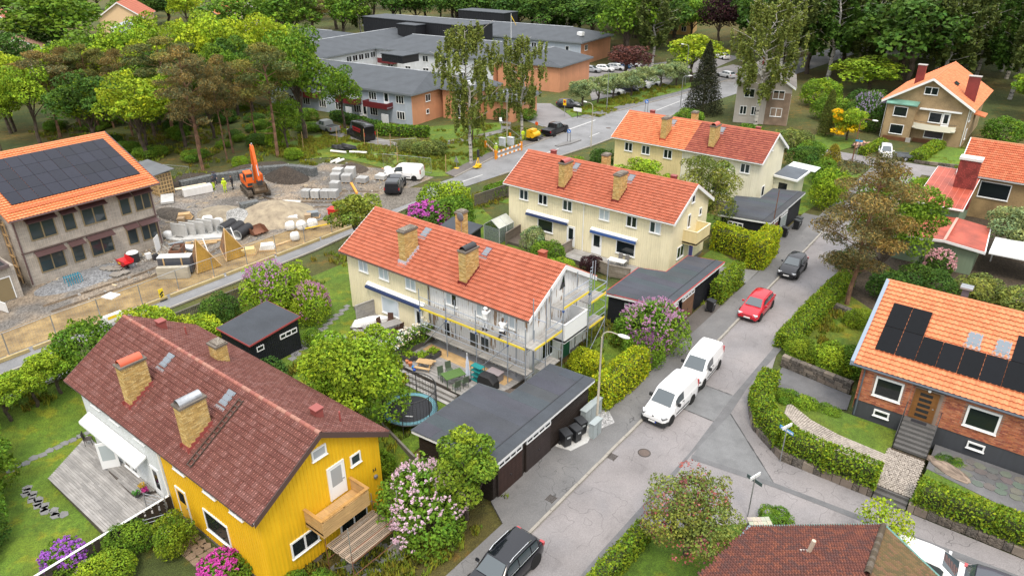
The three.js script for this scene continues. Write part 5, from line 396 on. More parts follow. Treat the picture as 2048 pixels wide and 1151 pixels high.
function decid(seed,h,R,n,s,o={}){const{k=11,base:cb=0.3,ar=0.62,sparse}=o,r=RNG(seed),lobes=[],cy=h*(cb+(1 - cb)*0.5),ry=h*(1 - cb)*0.5;for(let i=0;i<k;i++){const u=-0.55+1.5*(i+0.5)/k+0.2*(r()- 0.5),th=i*2.4+r(),q=Math.sqrt(Math.max(0.05,1 - u*u)),lr=R*(0.26+0.22*r()),ex=0.58+0.2*r();lobes.push({x:Math.cos(th)*q*R*ex,y:cy+u*ry*0.76,z:Math.sin(th)*q*R*ex,r:lr,f:0.8});}lobes.push({x:0,y:cy,z:0,r:R*0.55});// smaller sprays that break the outline
  const m=lobes.length;for(let i=0;i<30;i++){const l=lobes[Math.floor(r()*(m - 1))],th=r()*6.28,u=r()*1.3 - 0.4,q=Math.sqrt(Math.max(0,1 - u*u));lobes.push({x:l.x+Math.cos(th)*q*l.r,y:l.y+u*l.r*0.8,z:l.z+Math.sin(th)*q*l.r,r:l.r*(0.28+0.2*r()),f:0.8});}
  const g=gx(),tr=R*0.055+0.06;const top=V((r()- 0.5)*0.5,h*(cb+0.35),(r()- 0.5)*0.5);limb(g,V(0,-0.2,0),top,tr,tr*0.45,r,8,5,0.06);for(let i=0;i<m - 1;i++){const l=lobes[i],y=h*(cb*0.8+0.3*r());limb(g,V(top.x*y/top.y,Math.min(y,l.y - 0.2),top.z*y/top.y),V(l.x,l.y,l.z),tr*0.38,tr*0.08,r,5,3);}return{trunk:g.build(0.7),crown:leafGeo(shell(lobes,n,r),{s,ar,seed:seed+3})};}
function birch(seed,h,R,n,s){const r=RNG(seed),g=gx(),pts=[],tr=0.014*h;let p=V(0,-0.2,0);const ax=[];for(let i=1;i<=9;i++){const q=V((r()- 0.5)*0.35*i*0.4,h*0.93*i/9,(r()- 0.5)*0.35*i*0.4);g.tube(p,q,lerp(tr,0.03,(i - 1)/9),lerp(tr,0.03,i/9),8,false);p=q;ax.push(q);}const nb=30;const tips=[];for(let i=0;i<nb;i++){const y=h*(0.3+0.64*i/nb),th=i*2.4+r(),w=R*Math.pow(Math.sin(Math.PI*(0.16+0.76*(y/h - 0.3)/0.64)),0.6)*(0.55+0.5*r()),a=ax[Math.min(8,Math.floor(y/h/0.93*9))],A=V(a.x*0.9,y,a.z*0.9),B=V(A.x+Math.cos(th)*w,y+w*(0.35+0.4*r()),A.z+Math.sin(th)*w);limb(g,A,B,tr*0.32*(1 - 0.6*i/nb),0.015,r,5,3,0.15);for(let j=0;j<7;j++){const c=A.clone().lerp(B,0.35+0.65*r());c.x+=(r()- 0.5)*0.9;c.z+=(r()- 0.5)*0.9;tips.push([c,0.8+1.9*r()*(h/17)]);}}const per=Math.ceil(n/tips.length);for(const[c,l]of tips){const sw=V((r()- 0.5)*0.7,0,(r()- 0.5)*0.7);for(let i=0;i<per;i++){const t=Math.pow(r(),0.8),sp=0.32;const q=V(c.x+sw.x*t+(r()- 0.5)*sp,c.y - l*t+(r()- 0.5)*0.3+0.35*(1 - t),c.z+sw.z*t+(r()- 0.5)*sp);pts.push(q);}}return{trunk:g.build(0.7),crown:leafGeo(pts,{s,ar:0.6,seed:seed+5,up:0.15,hang:0.25,hue:0.25})};}
function pine(seed,h,R,n,s,o={}){const{from=0.5,pads=26}=o,r=RNG(seed),g=gx(),tr=0.013*h+0.03;const lean=V((r()- 0.5)*0.06*h,0,(r()- 0.5)*0.06*h);limb(g,V(0,-0.2,0),V(lean.x,h*0.95,lean.z),tr,0.04,r,8,7,0.018);const lobes=[];for(let i=0;i<pads;i++){const t=i/(pads - 1),y=h*(from+(0.97 - from)*t),th=i*2.4+r(),w=R*(0.25+0.75*Math.sin(Math.PI*(0.18+0.8*(1 - t)*0.75)))*(0.55+0.5*r())*(t>0.9?0.35:1),c=V(lean.x*y/h+Math.cos(th)*w*0.75,y+0.1*w,lean.z*y/h+Math.sin(th)*w*0.75);lobes.push({x:c.x,y:c.y,z:c.z,r:R*(0.2+0.2*r()),f:0.45});limb(g,V(lean.x*y/h,y - 0.35*w,lean.z*y/h),c,tr*0.25,0.02,r,5,3,0.2);}for(let i=0;i<7;i++){const y=h*(0.22+0.3*r()),th=r()*6.28;limb(g,V(lean.x*y/h,y,lean.z*y/h),V(lean.x*y/h+Math.cos(th)*(0.8+r()),y+0.2 - 0.5*r(),lean.z*y/h+Math.sin(th)*(0.8+r())),0.035,0.01,r,4,2,0.3);}return{trunk:g.build(0.7),crown:leafGeo(shell(lobes,n,r,{lo:0.2,hi:1.12,under:0.6,cut:0.3}),{s,ar:0.22,seed:seed+7,up:0.3,hue:0.55,vary:0.55})};}
function conifer(seed,h,R,n,s,o={}){const r=RNG(seed),g=gx(),pts=[];limb(g,V(0,-0.2,0),V(0,h*0.96,0),0.016*h,0.02,r,7,4,0.01);for(let i=0;i<n;i++){const t=Math.pow(r(),0.75),y=h*(0.06+0.93*(1 - t)),w=R*Math.pow(t,o.p||0.8)*(0.75+0.3*vn(y*1.3,Math.floor(r()*9),seed)),th=r()*6.2832,k=Math.pow(r(),0.45);const p=V(Math.cos(th)*w*k,y - w*k*0.22,Math.sin(th)*w*k);p.d=V(Math.cos(th),0.2,Math.sin(th));pts.push(p);}return{trunk:g.build(0.7),crown:leafGeo(pts,{s,ar:0.32,seed:seed+9,hang:0.1,hue:0.35})};}
function shrub(seed,h,R,n,s,o={}){const r=RNG(seed),lobes=[],k=o.k||9;for(let i=0;i<k;i++){const th=i*2.4+r(),q=R*0.62*Math.sqrt((i+0.5)/k),lr=R*(0.34+0.16*r()),hh=h*(0.4+0.6*(1 -(q/R)*0.55)*(0.72+0.35*r()));lobes.push({x:Math.cos(th)*q,y:Math.max(lr*0.4,hh - lr*0.75),z:Math.sin(th)*q,r:lr,f:0.95});lobes.push({x:Math.cos(th)*q*1.1,y:hh*0.42,z:Math.sin(th)*q*1.1,r:lr*1.05,f:1});}const m=lobes.length;for(let i=0;i<14;i++){const l=lobes[Math.floor(r()*m)],th=r()*6.28;lobes.push({x:l.x+Math.cos(th)*l.r*0.8,y:l.y+l.r*(0.2+0.7*r()),z:l.z+Math.sin(th)*l.r*0.8,r:l.r*0.3});}const g=gx();for(let i=0;i<Math.min(8,k);i++){const l=lobes[i*2];limb(g,V(l.x*0.15,-0.15,l.z*0.15),V(l.x,l.y,l.z),0.05,0.015,r,5,3);}const out={trunk:g.build(0.7),crown:leafGeo(shell(lobes,n,r,{cut:0.7}),{s,ar:o.ar||0.6,seed:seed+11,hue:o.hue??0.3})};
  if(o.bloom){const B=shell(lobes,o.bloom*3,r,{lo:0.97,hi:1.12,under:0.1,cut:0.9}).filter((p)=>p.d.y>-0.15||r()<0.3).slice(0,o.bloom),q=[];for(const p of B){const ax=p.d.clone().multiplyScalar(0.7).add(V(0,0.55,0)).normalize(),L=o.bl||0.24;for(let j=0;j<(o.bn||16);j++){const t=r(),w=(o.bw||0.075)*(1.1 - t);q.push(Object.assign(V(p.x+ax.x*L*t+(r()- 0.5)*2*w,p.y+ax.y*L*t+(r()- 0.5)*2*w,p.z+ax.z*L*t+(r()- 0.5)*2*w),{d:p.d}));}}out.bloom=leafGeo(q,{s:o.bs||0.075,ar:0.9,seed:seed+13,vary:0.35,hue:0.12});}return out;}
function plantThing(name,label,cat,geo,pos,sc,ry,crownM,trunkM,group,bloomM){const t=thing(name,label,cat,[0,0,0],group);base.delete(t);part(t,'trunk',geo.trunk,trunkM);part(t,'crown',geo.crown,crownM);if(geo.bloom)part(t,'blossoms',geo.bloom,bloomM);t.position.set(...pos);t.scale.set(...sc);t.rotation.y=ry;return t;}
// library of crowns, reused at other sizes and turns
const LIB={Dn:[decid(11,14,5,5200,0.42),decid(12,14,5,5200,0.42),decid(13,14,5,5200,0.4,{k:14}),decid(14,14,5,5200,0.44,{k:9})],Df:[decid(15,14,5,3000,0.6),decid(16,14,5,3000,0.6,{k:13})],B:[birch(21,18,5,15000,0.3),birch(22,18,5,15000,0.3)],Bf:[birch(23,18,5,9000,0.52),birch(24,18,5,9000,0.52)],P:[pine(31,14,3.5,6500,0.36),pine(32,14,3.5,6500,0.36,{from:0.42}),pine(33,14,3.5,6500,0.36,{from:0.55,pads:15})],C:[conifer(41,12,3.6,9000,0.34)],T:[conifer(42,6,1.2,5000,0.2,{p:0.45})],S:[shrub(51,4,2.5,5200,0.22),shrub(52,4,2.5,5200,0.22,{k:7}),shrub(53,4,2.5,5200,0.24,{k:11})],M:[decid(61,6,2.4,6000,0.24,{base:0.22}),decid(62,6,2.4,6000,0.22,{base:0.3,k:9})]};
const tr=RNG(77);const pick=(a)=>a[Math.floor(tr()*a.length)];
const kindOf={P:['pine_tree','pine'],L:['broadleaf_tree','tree'],D:['broadleaf_tree','tree'],B:['birch_tree','birch'],C:['conifer_tree','conifer'],R:['purple_beech','tree']};
function tree(k,x,z,h,r,label,o={}){const far=Math.hypot(x,z)>150,lib=k==='P'?LIB.P:k==='B'?(far?LIB.Bf:LIB.B):k==='C'?LIB.C:far?LIB.Df:LIB.Dn,g=o.geo||pick(lib),H={P:14,B:18,C:12}[k]||14,R={P:3.5,C:3.6}[k]||5;const m=LEAFM(o.pal||{P:tr()<0.5?PAL.pine:PAL.pineg,L:tr()<0.6?PAL.bright:PAL.lime,D:tr()<0.5?PAL.mid:PAL.dark,B:far?PAL.darkolive:PAL.olive,C:PAL.con,R:PAL.purple}[k]);const[nm,ct]=kindOf[k];return plantThing(nm,label,ct,g,[x,gy(x,z)- 0.05,z],[r/R*1.06,h/H,r/R*1.06],tr()*6.28,m,k==='P'?BARKP:k==='B'?BARKB:BARK,o.group);}
// the wood on the left
const WD='trees of the wood beside the building site';
const near1=[['P',-88.8,-47.6,15.9,3.7,'tall leaning pine with bare orange trunk behind the four workers'],['P',-86.7,-57.8,15.4,3.9,'tall bushy pine right of the excavator boom'],['P',-111.4,-56,14.4,5,'broad brown-green pine left of the tall leaning pine'],['P',-115,-51.3,13,2.8,'slim pine between the broad pine and the school roof'],['P',-122.7,-43.8,12.9,4,'pine with reddish trunk behind the solar roof ridge'],['P',-123.9,-47.6,13,2.9,'slim pine with orange trunk behind the solar roof'],['P',-122.5,-49.6,13.3,3.3,'left one of two close dark pine trunks above the school'],['P',-122.3,-51.9,12.4,2.6,'right one of two close dark pine trunks above the school'],['P',-93.6,-55.2,13.5,2.6,'thin pine trunk just left of the excavator boom'],['P',-90.4,-52.2,12.8,1.9,'very slim pine with grey trunk behind the gabion wall'],['P',-96.6,-61.2,11.8,2.4,'small pine deep behind the excavator'],['P',-98.6,-53,12.6,3,'pine half hidden behind the tall leaning pine'],['L',-121.5,-40.4,11.9,4,'pale green slender tree behind the left part of the solar roof'],['L',-121.9,-35.2,10.3,3,'pale green tree at the left picture edge above the school roof'],['L',-120.6,-71.6,16.9,5.6,'largest bright green tree in the middle of the wood'],['L',-133.3,-61.9,15.2,5.2,'bright green tree behind the broad brown pine'],['D',-143,-59.8,12.7,5.2,'mid green tree right of the brown tiled far roof'],['L',-125.3,-68,14.5,4.8,'bright green tree left of the largest bright tree'],['L',-119.9,-80.2,15.5,4.6,'bright green tree between the wood and the grey roofs'],['D',-90.9,-65.9,16.9,5,'large dark green maple in front of the blue-grey wing'],['D',-91.8,-74.4,10.1,3,'dark green tree at the corner of the blue-grey wing'],['D',-88.4,-60.8,7.8,2.6,'low bright tree beside the bushy pine trunk'],['D',-193.3,-74.2,16,10,'huge dark green tree behind the brown far roof'],['D',-164.1,-52.4,11.8,5,'dark tree left of the brown far roof'],['L',-154.5,-48.4,9.5,4.2,'yellow-green tree below the dark tree at the left edge'],['D',-165.8,-119.8,16.4,8,'dense dark tree left of the brown conifer'],['D',-171.1,-108.5,14.9,7.6,'broad dark tree above the largest bright tree'],['P',-164.7,-126.3,13.7,3.9,'brownish conifer at the corner of the grey roofs'],['D',-173.6,-144.3,13.6,7,'dark tree behind the west roof of the complex'],['B',-174.1,-150.9,13.2,5.7,'pale-trunked birch behind the west roof of the complex']];
for(const[k,x,z,h,r,l]of near1)tree(k,x,z,h,r,l,{group:WD});
const fillers=[];{const R=RNG(123);for(let i=0;i<60;i++){const x=-98 - 62*R(),z=-40 - 52*R();if(x>-122&&z<-78)continue;if(x<-150&&z>-60)continue;fillers.push([x,z,9+5*R(),3.2+1.6*R()]);}for(let i=0;i<60;i++)fillers.push([-175 - 150*R(),-40 - 165*R(),9+6*R(),5+3*R()]);for(let i=0;i<22;i++)fillers.push([-150 - 50*R(),-22 - 24*R(),9+4*R(),4+2*R()]);}
for(const[x,z,h,r]of fillers){if([[-182,-62],[-236,-110],[-215,-102],[-216,-140],[-262,-82]].some(([a,b])=>{const d1=Math.hypot(a,b),ux=a/d1,uz=b/d1,t=x*ux+z*uz,q=Math.abs(x*uz - z*ux);return t<d1+12&&t>d1 - 45&&q<13;}))continue;tree(tr()<0.5?'L':'D',x,z,h,r,'green tree filling the depth of the left wood',{group:'unnamed trees in the depth of the left wood'});}
// behind the complex and the parking lot
const back=[['D',-180.5,-171],['D',-186.3,-191.2],['D',-172.1,-198],['D',-152,-190.4],['D',-137,-187],['B',-122,-183.3],['D',-110.1,-179.4],['D',-160,-178],['D',-128,-200],['D',-100,-190],['D',-145,-215],['D',-116,-212],['B',-168,-215],['D',-96,-172],['D',-200,-180],['D',-196,-160],['D',-148,-176],['D',-134,-176],['D',-168,-186],['D',-122,-174],['D',-184,-206],['D',-156,-202],['D',-108,-200],['D',-92,-184],['D',-190,-146],['D',-182,-132]];for(const[k,x,z]of back)tree(k,x,z,13+3*tr(),7+1.2*tr(),'dark tree in the belt behind the complex roofs',{group:'belt of dark trees behind the complex',pal:PAL.dark});
const far2=[['L',-86.6,-157,16.5,6.9,'big bright green tree behind the parked cars',PAL.mid],['B',-80.2,-158,16.8,6.4,'tall dark birch behind the parked cars',PAL.darkolive],['L',-64.7,-146,9.5,5,'lime green tree left of the dark conifer',PAL.lime],['R',-80.2,-195.9,13.3,5.2,'dark purple beech near the top of the picture',PAL.purple],['D',-89,-197.1,12.5,5,'green tree left of the purple beech',PAL.mid],['C',-50.5,-120,12.3,3.8,'dark spruce beside the main road',PAL.con],['B',-39.1,-115,19.9,6.6,'large white-trunked birch in front of the pale house',PAL.olive],['B',-49.3,-155.4,22.4,7.7,'tall birch behind the large white-trunked birch',PAL.darkolive],['D',-31.5,-153,7.1,6,'light green broad tree left of the brown brick house',PAL.bright],['L',-4,-148.8,8.4,4.5,'light green tree at the right edge above the brick house',PAL.bright],['B',-62.7,-71.9,18.7,4.9,'tall birch with bent white trunk in front of the orange wall',PAL.olive],['B',-64.4,-85.7,15.6,4.6,'dense birch beside the black pickup and yellow trailer',PAL.olive],['D',-77,-140,7,4.4,'red-brown leaved tree beside the parking lot',PAL.redbrown]];for(const[k,x,z,h,r,l,p]of far2)tree(k,x,z,h,r,l,{pal:p});
{const R=RNG(55);const row=[[-41.7,-163],[-36.2,-169],[-29.8,-174],[-24.6,-182],[-16.7,-180],[-9,-166],[-20,-160],[-2,-178],[6,-165],[-33,-190],[-14,-200],[-55,-172],[-58,-195],[4,-195],[-45,-186],[12,-180],[-5,-160],[-26,-158],[-38,-176],[-48,-170],[-12,-190],[-22,-196],[2,-186],[-62,-183],[-70,-196],[-52,-204],[14,-170],[-40,-200],[20,-185]];for(const[x,z]of row)tree(R()<0.45?'B':'D',x,z,17+6*R(),7.4+1.8*R(),'tall dark tree in the belt at the upper right',{group:'belt of tall trees at the upper right',pal:R()<0.6?PAL.darkolive:PAL.dark});for(let i=0;i<75;i++)tree('D',-260+290*R(),-205 - 130*R(),12+6*R(),7+3*R(),'dark tree on the far wooded skyline',{group:'far wooded skyline',pal:R()<0.5?PAL.dark:PAL.mid});}
for(const[x,z]of[[-69.8,-111.4],[-68.9,-115.3],[-68.7,-120.5],[-67.5,-125],[-67.4,-130.2],[-66.2,-135],[-68,-146],[-64.9,-139.5]])plantThing('whitebeam_tree','small grey-green tree in the row between parking lot and main road','tree',pick(LIB.M),[x,0,z],[1.05,0.82,1.05],tr()*6,LEAFM(PAL.grey),BARK,'row of small grey-green parking trees');
// trees among the houses
const P2=(name,label,cat,g,x,z,h,r,H,R,pal,bark=BARK,grp)=>plantThing(name,label,cat,g,[x,gy(x,z)- 0.03,z],[r/R,h/H,r/R],tr()*6.28,LEAFM(pal),bark,grp);
P2('pine_tree','big brown-green pine on the corner lot beside the street','pine',pine(35,12.7,3.6,16000,0.26,{from:0.26,pads:30}),-10.3,-60.1,12.9,3.9,12.7,3.6,PAL.pine,BARKP);P2('oak_tree','dark green oak right behind the big corner pine','tree',decid(71,9.4,3.6,10000,0.24,{base:0.1,k:13}),-9.6,-68.5,9.8,3.7,9.4,3.6,PAL.mid);
P2('cherry_tree','small pale green fruit tree beside the white carport','tree',LIB.M[0],-1,-80.5,4.9,2.5,6,2.4,PAL.grey);P2('weeping_tree','feathery light green tree between the two far row houses','tree',decid(73,8.9,3.3,8500,0.26,{base:0.08,k:15,ar:0.35}),-26.8,-66.9,8.9,3.3,8.9,3.3,[0.2,0.24,0.045]);P2('shrub_tree','bright green bush tree in front of the far row house','tree',LIB.M[0],-37.2,-72.2,5.2,2.9,6,2.4,PAL.bright);P2('shrub_tree','bright green bush tree between far row houses, right of the first','tree',LIB.M[1],-33.5,-71,4.2,2.3,6,2.4,PAL.bright);
P2('shrub_tree','yellow-green tree at the main road beside the orange gable corner','tree',LIB.M[1],-52.1,-42.5,5.7,2.8,6,2.4,[0.2,0.25,0.035]);P2('shrub','pale green rounded bush behind the purple rhododendron','bush',LIB.S[0],-51.2,-53.9,4.5,3,4,2.5,PAL.bright);P2('shrub','dark green bush behind the middle garden','bush',LIB.S[2],-48.2,-52,4,2.6,4,2.5,PAL.mid);
P2('chestnut_tree','round green tree with pale candles between the two front houses','tree',decid(75,6,3,12500,0.2,{base:0.06,k:16}),-30.9,-23.6,6.9,3.3,6,3,PAL.bright);P2('young_maple','upright bright green young maple in the pale lilac','tree',decid(76,6.5,2,7500,0.2,{base:0.1,k:12}),-19.9,-21.6,6.1,1.9,6.5,2,[0.2,0.3,0.026]);
P2('hawthorn_tree','hawthorn with small pink-red blossom in the front garden','tree',decid(78,4.8,2.7,9000,0.16,{base:0.15,k:16}),-9.2,-26.4,4.3,2.3,4.8,2.7,[0.2,0.24,0.05]);{const R=RNG(5),lob=[];for(let i=0;i<18;i++)lob.push({x:-9.2+(R()- 0.5)*3.6,y:1.7+2.2*R(),z:-26.4+(R()- 0.5)*3.6,r:0.55+0.3*R()});const t=scene.children.find((o)=>o.name==='hawthorn_tree');const b=new THREE.Mesh(leafGeo(shell(lob,1500,R),{s:0.12,ar:0.9,seed:9}),LEAFM([0.42,0.14,0.13]));b.name='blossoms';b.applyMatrix4(new THREE.Matrix4().compose(t.position,t.quaternion,t.scale).invert());t.add(b);}
P2('young_tree','spindly young yellow-green tree behind the corner house roof','tree',decid(79,4.4,1.9,1100,0.22,{base:0.2,k:14}),-1.5,-32.4,3.4,1.3,4.4,1.9,PAL.lime);P2('thuja','narrow dark green columnar thuja near the yellow laburnum','thuja',LIB.T[0],-28.7,-117,7.2,1.5,6,1.2,PAL.thuja);P2('thuja','yellowish conical thuja near the far street bend','thuja',LIB.T[0],-21.8,-95,4.6,1.7,6,1.2,[0.32,0.27,0.03]);
P2('laburnum','bright yellow flowering laburnum by the far street','tree',LIB.M[0],-25.2,-116,5,2.3,6,2.4,PAL.bright);{const R=RNG(15),lob=[];for(let i=0;i<15;i++)lob.push({x:-25.2+(R()- 0.5)*4,y:1.3+3.4*R(),z:-115.4+(R()- 0.5)*3,r:0.5+0.35*R(),f:0.45});const ts=scene.children.filter((o)=>o.name==='laburnum')[0];const b=new THREE.Mesh(leafGeo(shell(lob,1500,R),{s:0.25,ar:0.9,seed:9}),LEAFM(PAL.yellow));b.name='blossoms';b.applyMatrix4(new THREE.Matrix4().compose(ts.position,ts.quaternion,ts.scale).invert());ts.add(b);}
P2('twin_stem_tree','thin bare-stemmed young tree beside the tall bent birch','tree',decid(80,9.4,1.6,900,0.25,{base:0.5,k:9}),-66.6,-76.5,9.4,1.5,9.4,1.6,PAL.olive);
// lilacs and rhododendrons
const lilG=[shrub(91,4,2.4,6500,0.18,{bloom:330,bn:16}),shrub(92,3.4,2.2,5200,0.18,{bloom:260,bn:16}),shrub(93,2.2,1.5,3200,0.16,{bloom:190,bn:14,bl:0.12,bw:0.12,bs:0.1})];
const bl=(name,label,g,x,z,h,r,H,R,leaf,bc,y=0)=>plantThing(name,label,'flowering shrub',g,[x,gy(x,z)- 0.03+y,z],[r/R,h/H,r/R],tr()*6.28,LEAFM(leaf),BARK,'flowering shrubs',LEAFM(bc));
bl('lilac','big pale pink-white lilac beside the bright young maple',lilG[0],-21.3,-20.2,4.2,2.75,4,2.4,PAL.mid,[0.72,0.52,0.62],0.1);bl('lilac','pink and purple lilac next to the white vans',lilG[0],-20,-43.2,4.1,2.7,4,2.4,PAL.mid,[0.55,0.3,0.48]);bl('lilac','deep purple lilac between the clipped hedge and pink lilac',lilG[1],-19.6,-41.2,2.7,1.5,3.4,2.2,PAL.mid,[0.26,0.08,0.26]);bl('lilac','large mauve lilac beside the main road behind the shed',lilG[0],-48.3,-29.5,4.4,2.5,4,2.4,PAL.bright,[0.55,0.28,0.5]);bl('lilac','sparse mauve lilac on the lawn beside the shed',lilG[1],-44.3,-30.4,3.3,1.8,3.4,2.2,PAL.bright,[0.55,0.28,0.45]);bl('rhododendron','vivid pink-purple rhododendron behind the scaffolded house ridge',lilG[2],-50,-49.8,3.2,2.9,2.2,1.5,PAL.dark,[0.5,0.1,0.42]);bl('rhododendron','violet rhododendron at the bottom left edge',lilG[2],-35,-7.2,1.5,1.4,2.2,1.5,PAL.mid,[0.33,0.11,0.48]);bl('rhododendron','hot pink rhododendron at the yellow wall',lilG[2],-27.8,-11.6,1.5,1.3,2.2,1.5,PAL.mid,[0.6,0.08,0.42]);bl('lilac','grey-lilac bush left of the brown brick house',lilG[0],-24.8,-125.5,5.6,3.4,4,2.4,PAL.dark,[0.4,0.33,0.48]);bl('rhododendron','pale pink rhododendron in front of the green workshop wall',lilG[2],-5.6,-71.2,2.4,1.7,2.2,1.5,PAL.dark,[0.7,0.4,0.42]);bl('rhododendron','dark bush with violet flowers behind the solar roof',lilG[2],-3.6,-57,2.6,2.4,2.2,1.5,PAL.dark,[0.28,0.12,0.4]);bl('rhododendron','violet bush at the right edge behind the solar roof',lilG[2],2.6,-54.5,2.4,2.2,2.2,1.5,PAL.mid,[0.3,0.12,0.42]);
// plain shrubs: x, z, height, radius, palette
const shr=[[-46.6,-30.5,4.2,2.6,'bright','bright green bush right of the mauve roadside lilac'],[-50.4,-20,4.4,2.4,'lime','lime bush left of the brown roof ridge'],[-50.6,-16,4.8,2.2,'mid','mid green tree-bush at the west gable of the front house'],[-47.8,-22.5,3.6,2.2,'lime','lime bush above the brown roof ridge'],[-49.4,-25.2,3,1.8,'dark','dark bush between the shed and the main road'],[-39.6,-22.6,2.4,1.9,'dark','dark dense shrub between shed and brown roof'],[-37.4,-22.4,2.2,1.6,'dark','second dark dense shrub behind the brown roof'],[-41,-28,1.4,1.0,'mid','small shrub with pale flowers against the black shed'],[-24,-21.8,2.6,1.1,'olive','feathery upright shrub behind the pale lilac'],[-27.2,-21.8,1.5,1.2,'bright','grassy low plant below the near garage wall'],[-22.6,-14,1.4,1.2,'mid','low shrub under the yellow gable'],[-24.2,-13.2,1.1,1,'mid','green clump at the foot of the yellow wall'],[-22.2,-37.3,2.2,1.35,'hedge','clipped round bush beside the lamp post'],[-31.8,-11.3,2.3,1.3,'hedged','rounded juniper bush in front of the yellow wall'],[-33.4,-9.6,1.9,1.3,'mid','loose green bush along the dark fence'],[-32.6,-8,1.7,1.4,'bright','loose green bush at the bottom edge'],[-45.4,-6.6,4.6,2.8,'mid','large green bush at the left edge of the lawn'],[-42.2,-4.6,4,2.6,'mid','large green bush at the bottom left corner'],[-39.4,-4.4,2.2,1.8,'dark','dark bush at the bottom left edge of the lawn'],[-31,-52.4,1.7,1.2,'purple','dark purple-leaved bush behind the scaffold top'],[-37.8,-52.4,3,1.5,'grey','tall pale green bush in the middle garden'],[-35.6,-51.6,2.4,1.7,'mid','mid green bush in the middle garden'],[-33.2,-50.4,1.5,1.6,'bright','low light bush behind the orange ridge'],[-43.6,-60.6,2.5,1.8,'mid','green bush at the west gable of the middle house'],[-46.5,-66,2.6,2.2,'mid','green bush along the main road north of the middle house'],[-49.5,-69,2.4,1.6,'bright','rounded bright bush along the main road'],[-48,-75,3,2.2,'mid','green bush along the main road west of the far row house'],[-46.2,-79,3.4,1.9,'dark','dark bush at the west gable of the far row house'],[-22.4,-58.6,1.2,1,'mid','low bush at the blue garden gate'],[-21.5,-92.5,3.4,2.2,'mid','green bush beside the glass canopy'],[-18.6,-83.5,5,2.3,'bright','bright tall bush at the street end of the far garage'],[-19.8,-88.5,3.6,2.2,'mid','mid green bush near the street bend'],[-25.8,-97,3.2,2.6,'dark','dark bush behind the far row house gable'],[-31,-96,3.2,2.4,'bright','bright bush behind the far row house ridge'],[-38,-95,3,2.6,'mid','green bush left of the pale house'],[-44,-99,3.2,2.6,'bright','bright bush beside the main road near the spruce'],[-47.5,-108,3.4,2.8,'mid','mid bush below the dark spruce'],[-36,-104,3.2,2.6,'mid','mid green bush in front of the pale house'],[-30,-106,3,3,'olive','olive bush right of the pale house'],[-26.6,-103,2.6,2.2,'mid','bush left of the far street lamp'],[-31,-128,4,3.4,'mid','bush between pale house and thuja'],[-27,-133,5,3.6,'dark','dark bush behind the grey-lilac bush'],[-36,-138,5,3.6,'bright','light bush behind the pale house'],[-12.4,-67.5,2,1.6,'dark','dark bush under the corner oak'],[-8.6,-56.6,1.6,1.1,'hedged','small round yellowish bush beside the pine trunk'],[-7.4,-63.5,2.6,2.2,'dark','dark bush behind the solar roof corner'],[-5.5,-66.5,2.6,2.4,'dark','dark bush below the green workshop wall'],[-1.8,-67.5,2.4,2.4,'olive','olive bush in front of the white carport'],[2,-66,2.6,2.6,'olive','olive bush at the right edge'],[0.6,-59.5,2.8,2.6,'olive','olive-green bush behind the solar roof ridge'],[5,-60,3,3,'olive','olive bush at the far right edge'],[-11,-76,2.6,1.6,'dark','dark bush left of the green workshop'],[-10.8,-94,2.6,1.6,'bright','bright bush at the red flat roof corner'],[-10.8,-48.6,2,1.3,'hedged','round bush at the driveway corner of the street hedge'],[-8.6,-48.6,2.2,1.7,'bright','leafy bush above the stone wall'],[-6.9,-49.4,2.2,1.4,'mid','leafy bush beside the red brick gable'],[-9.6,-42.3,1.3,0.9,'mid','round bush at the driveway bed'],[-8.3,-42.5,1.1,0.9,'bright','leafy bush in the middle of the driveway bed'],[-7,-42.7,0.9,0.9,'mid','low bush at the end of the driveway bed'],[-0.1,-41.9,0.8,0.8,'dark','dark clump beside the stone entrance stairs'],[0.6,-42.1,0.7,0.7,'mid','green clump below the right basement window'],[-6.3,-31.1,1.1,1.0,'mid','low round bush beside the stone pillar'],[-70.4,-72,2,2.6,'olive','twiggy brown-green bush beside the tall bent birch'],[-74,-72,1.7,2.2,'olive','twiggy brush heap beside the footpath'],[-72,-97.5,1.8,1.8,'mid','rounded bush at the orange corner'],[-75,-94.5,2.4,1.6,'dark','dark bush at the orange entrance'],[-85.5,-107,2,2.4,'mid','bush at the far orange block'],[-93,-143,2,2.6,'mid','bush in front of the farthest orange wall'],[-14.8,-126,3,2.4,'mid','bush right of the brown brick house'],[-6.5,-128,4,3,'mid','bush on the slope right of the brown brick house'],[-5,-116,2,2.2,'bright','bush in the garden right of the brown brick house'],[1,-120,3,3,'mid','bush at the right edge beside the brown brick house'],[-84,-58.5,1.6,1.4,'bright','small bright bush behind the gabion wall'],[-87,-52,1.4,1.2,'bright','low green bush at the foot of the tall pine'],[-90.5,-61,3.4,2,'bright','young bright bush in front of the dark maple']];
for(const[x,z,h,r,p,l]of shr)P2('shrub',l,'bush',pick(LIB.S),x,z,h,r,4,2.5,PAL[p]||PAL.mid);
{const R=RNG(8);for(let i=0;i<26;i++)P2('undergrowth_bush','low bush in the shade of the left wood','bush',LIB.S[1],-90 - 40*R(),-44 - 30*R(),1+1.6*R(),1.2+1.4*R(),4,2.5,R()<0.5?PAL.dark:PAL.mid,BARK,'low bushes in the left wood');for(let i=0;i<10;i++)P2('apple_tree','small spreading fruit tree in the row at the white garden wall','tree',LIB.M[1],-50.6+0.5*R(),-13.5+i*1.7,3.4,1.6,6,2.4,PAL.bright,BARK,'fruit trees along the white wall');}
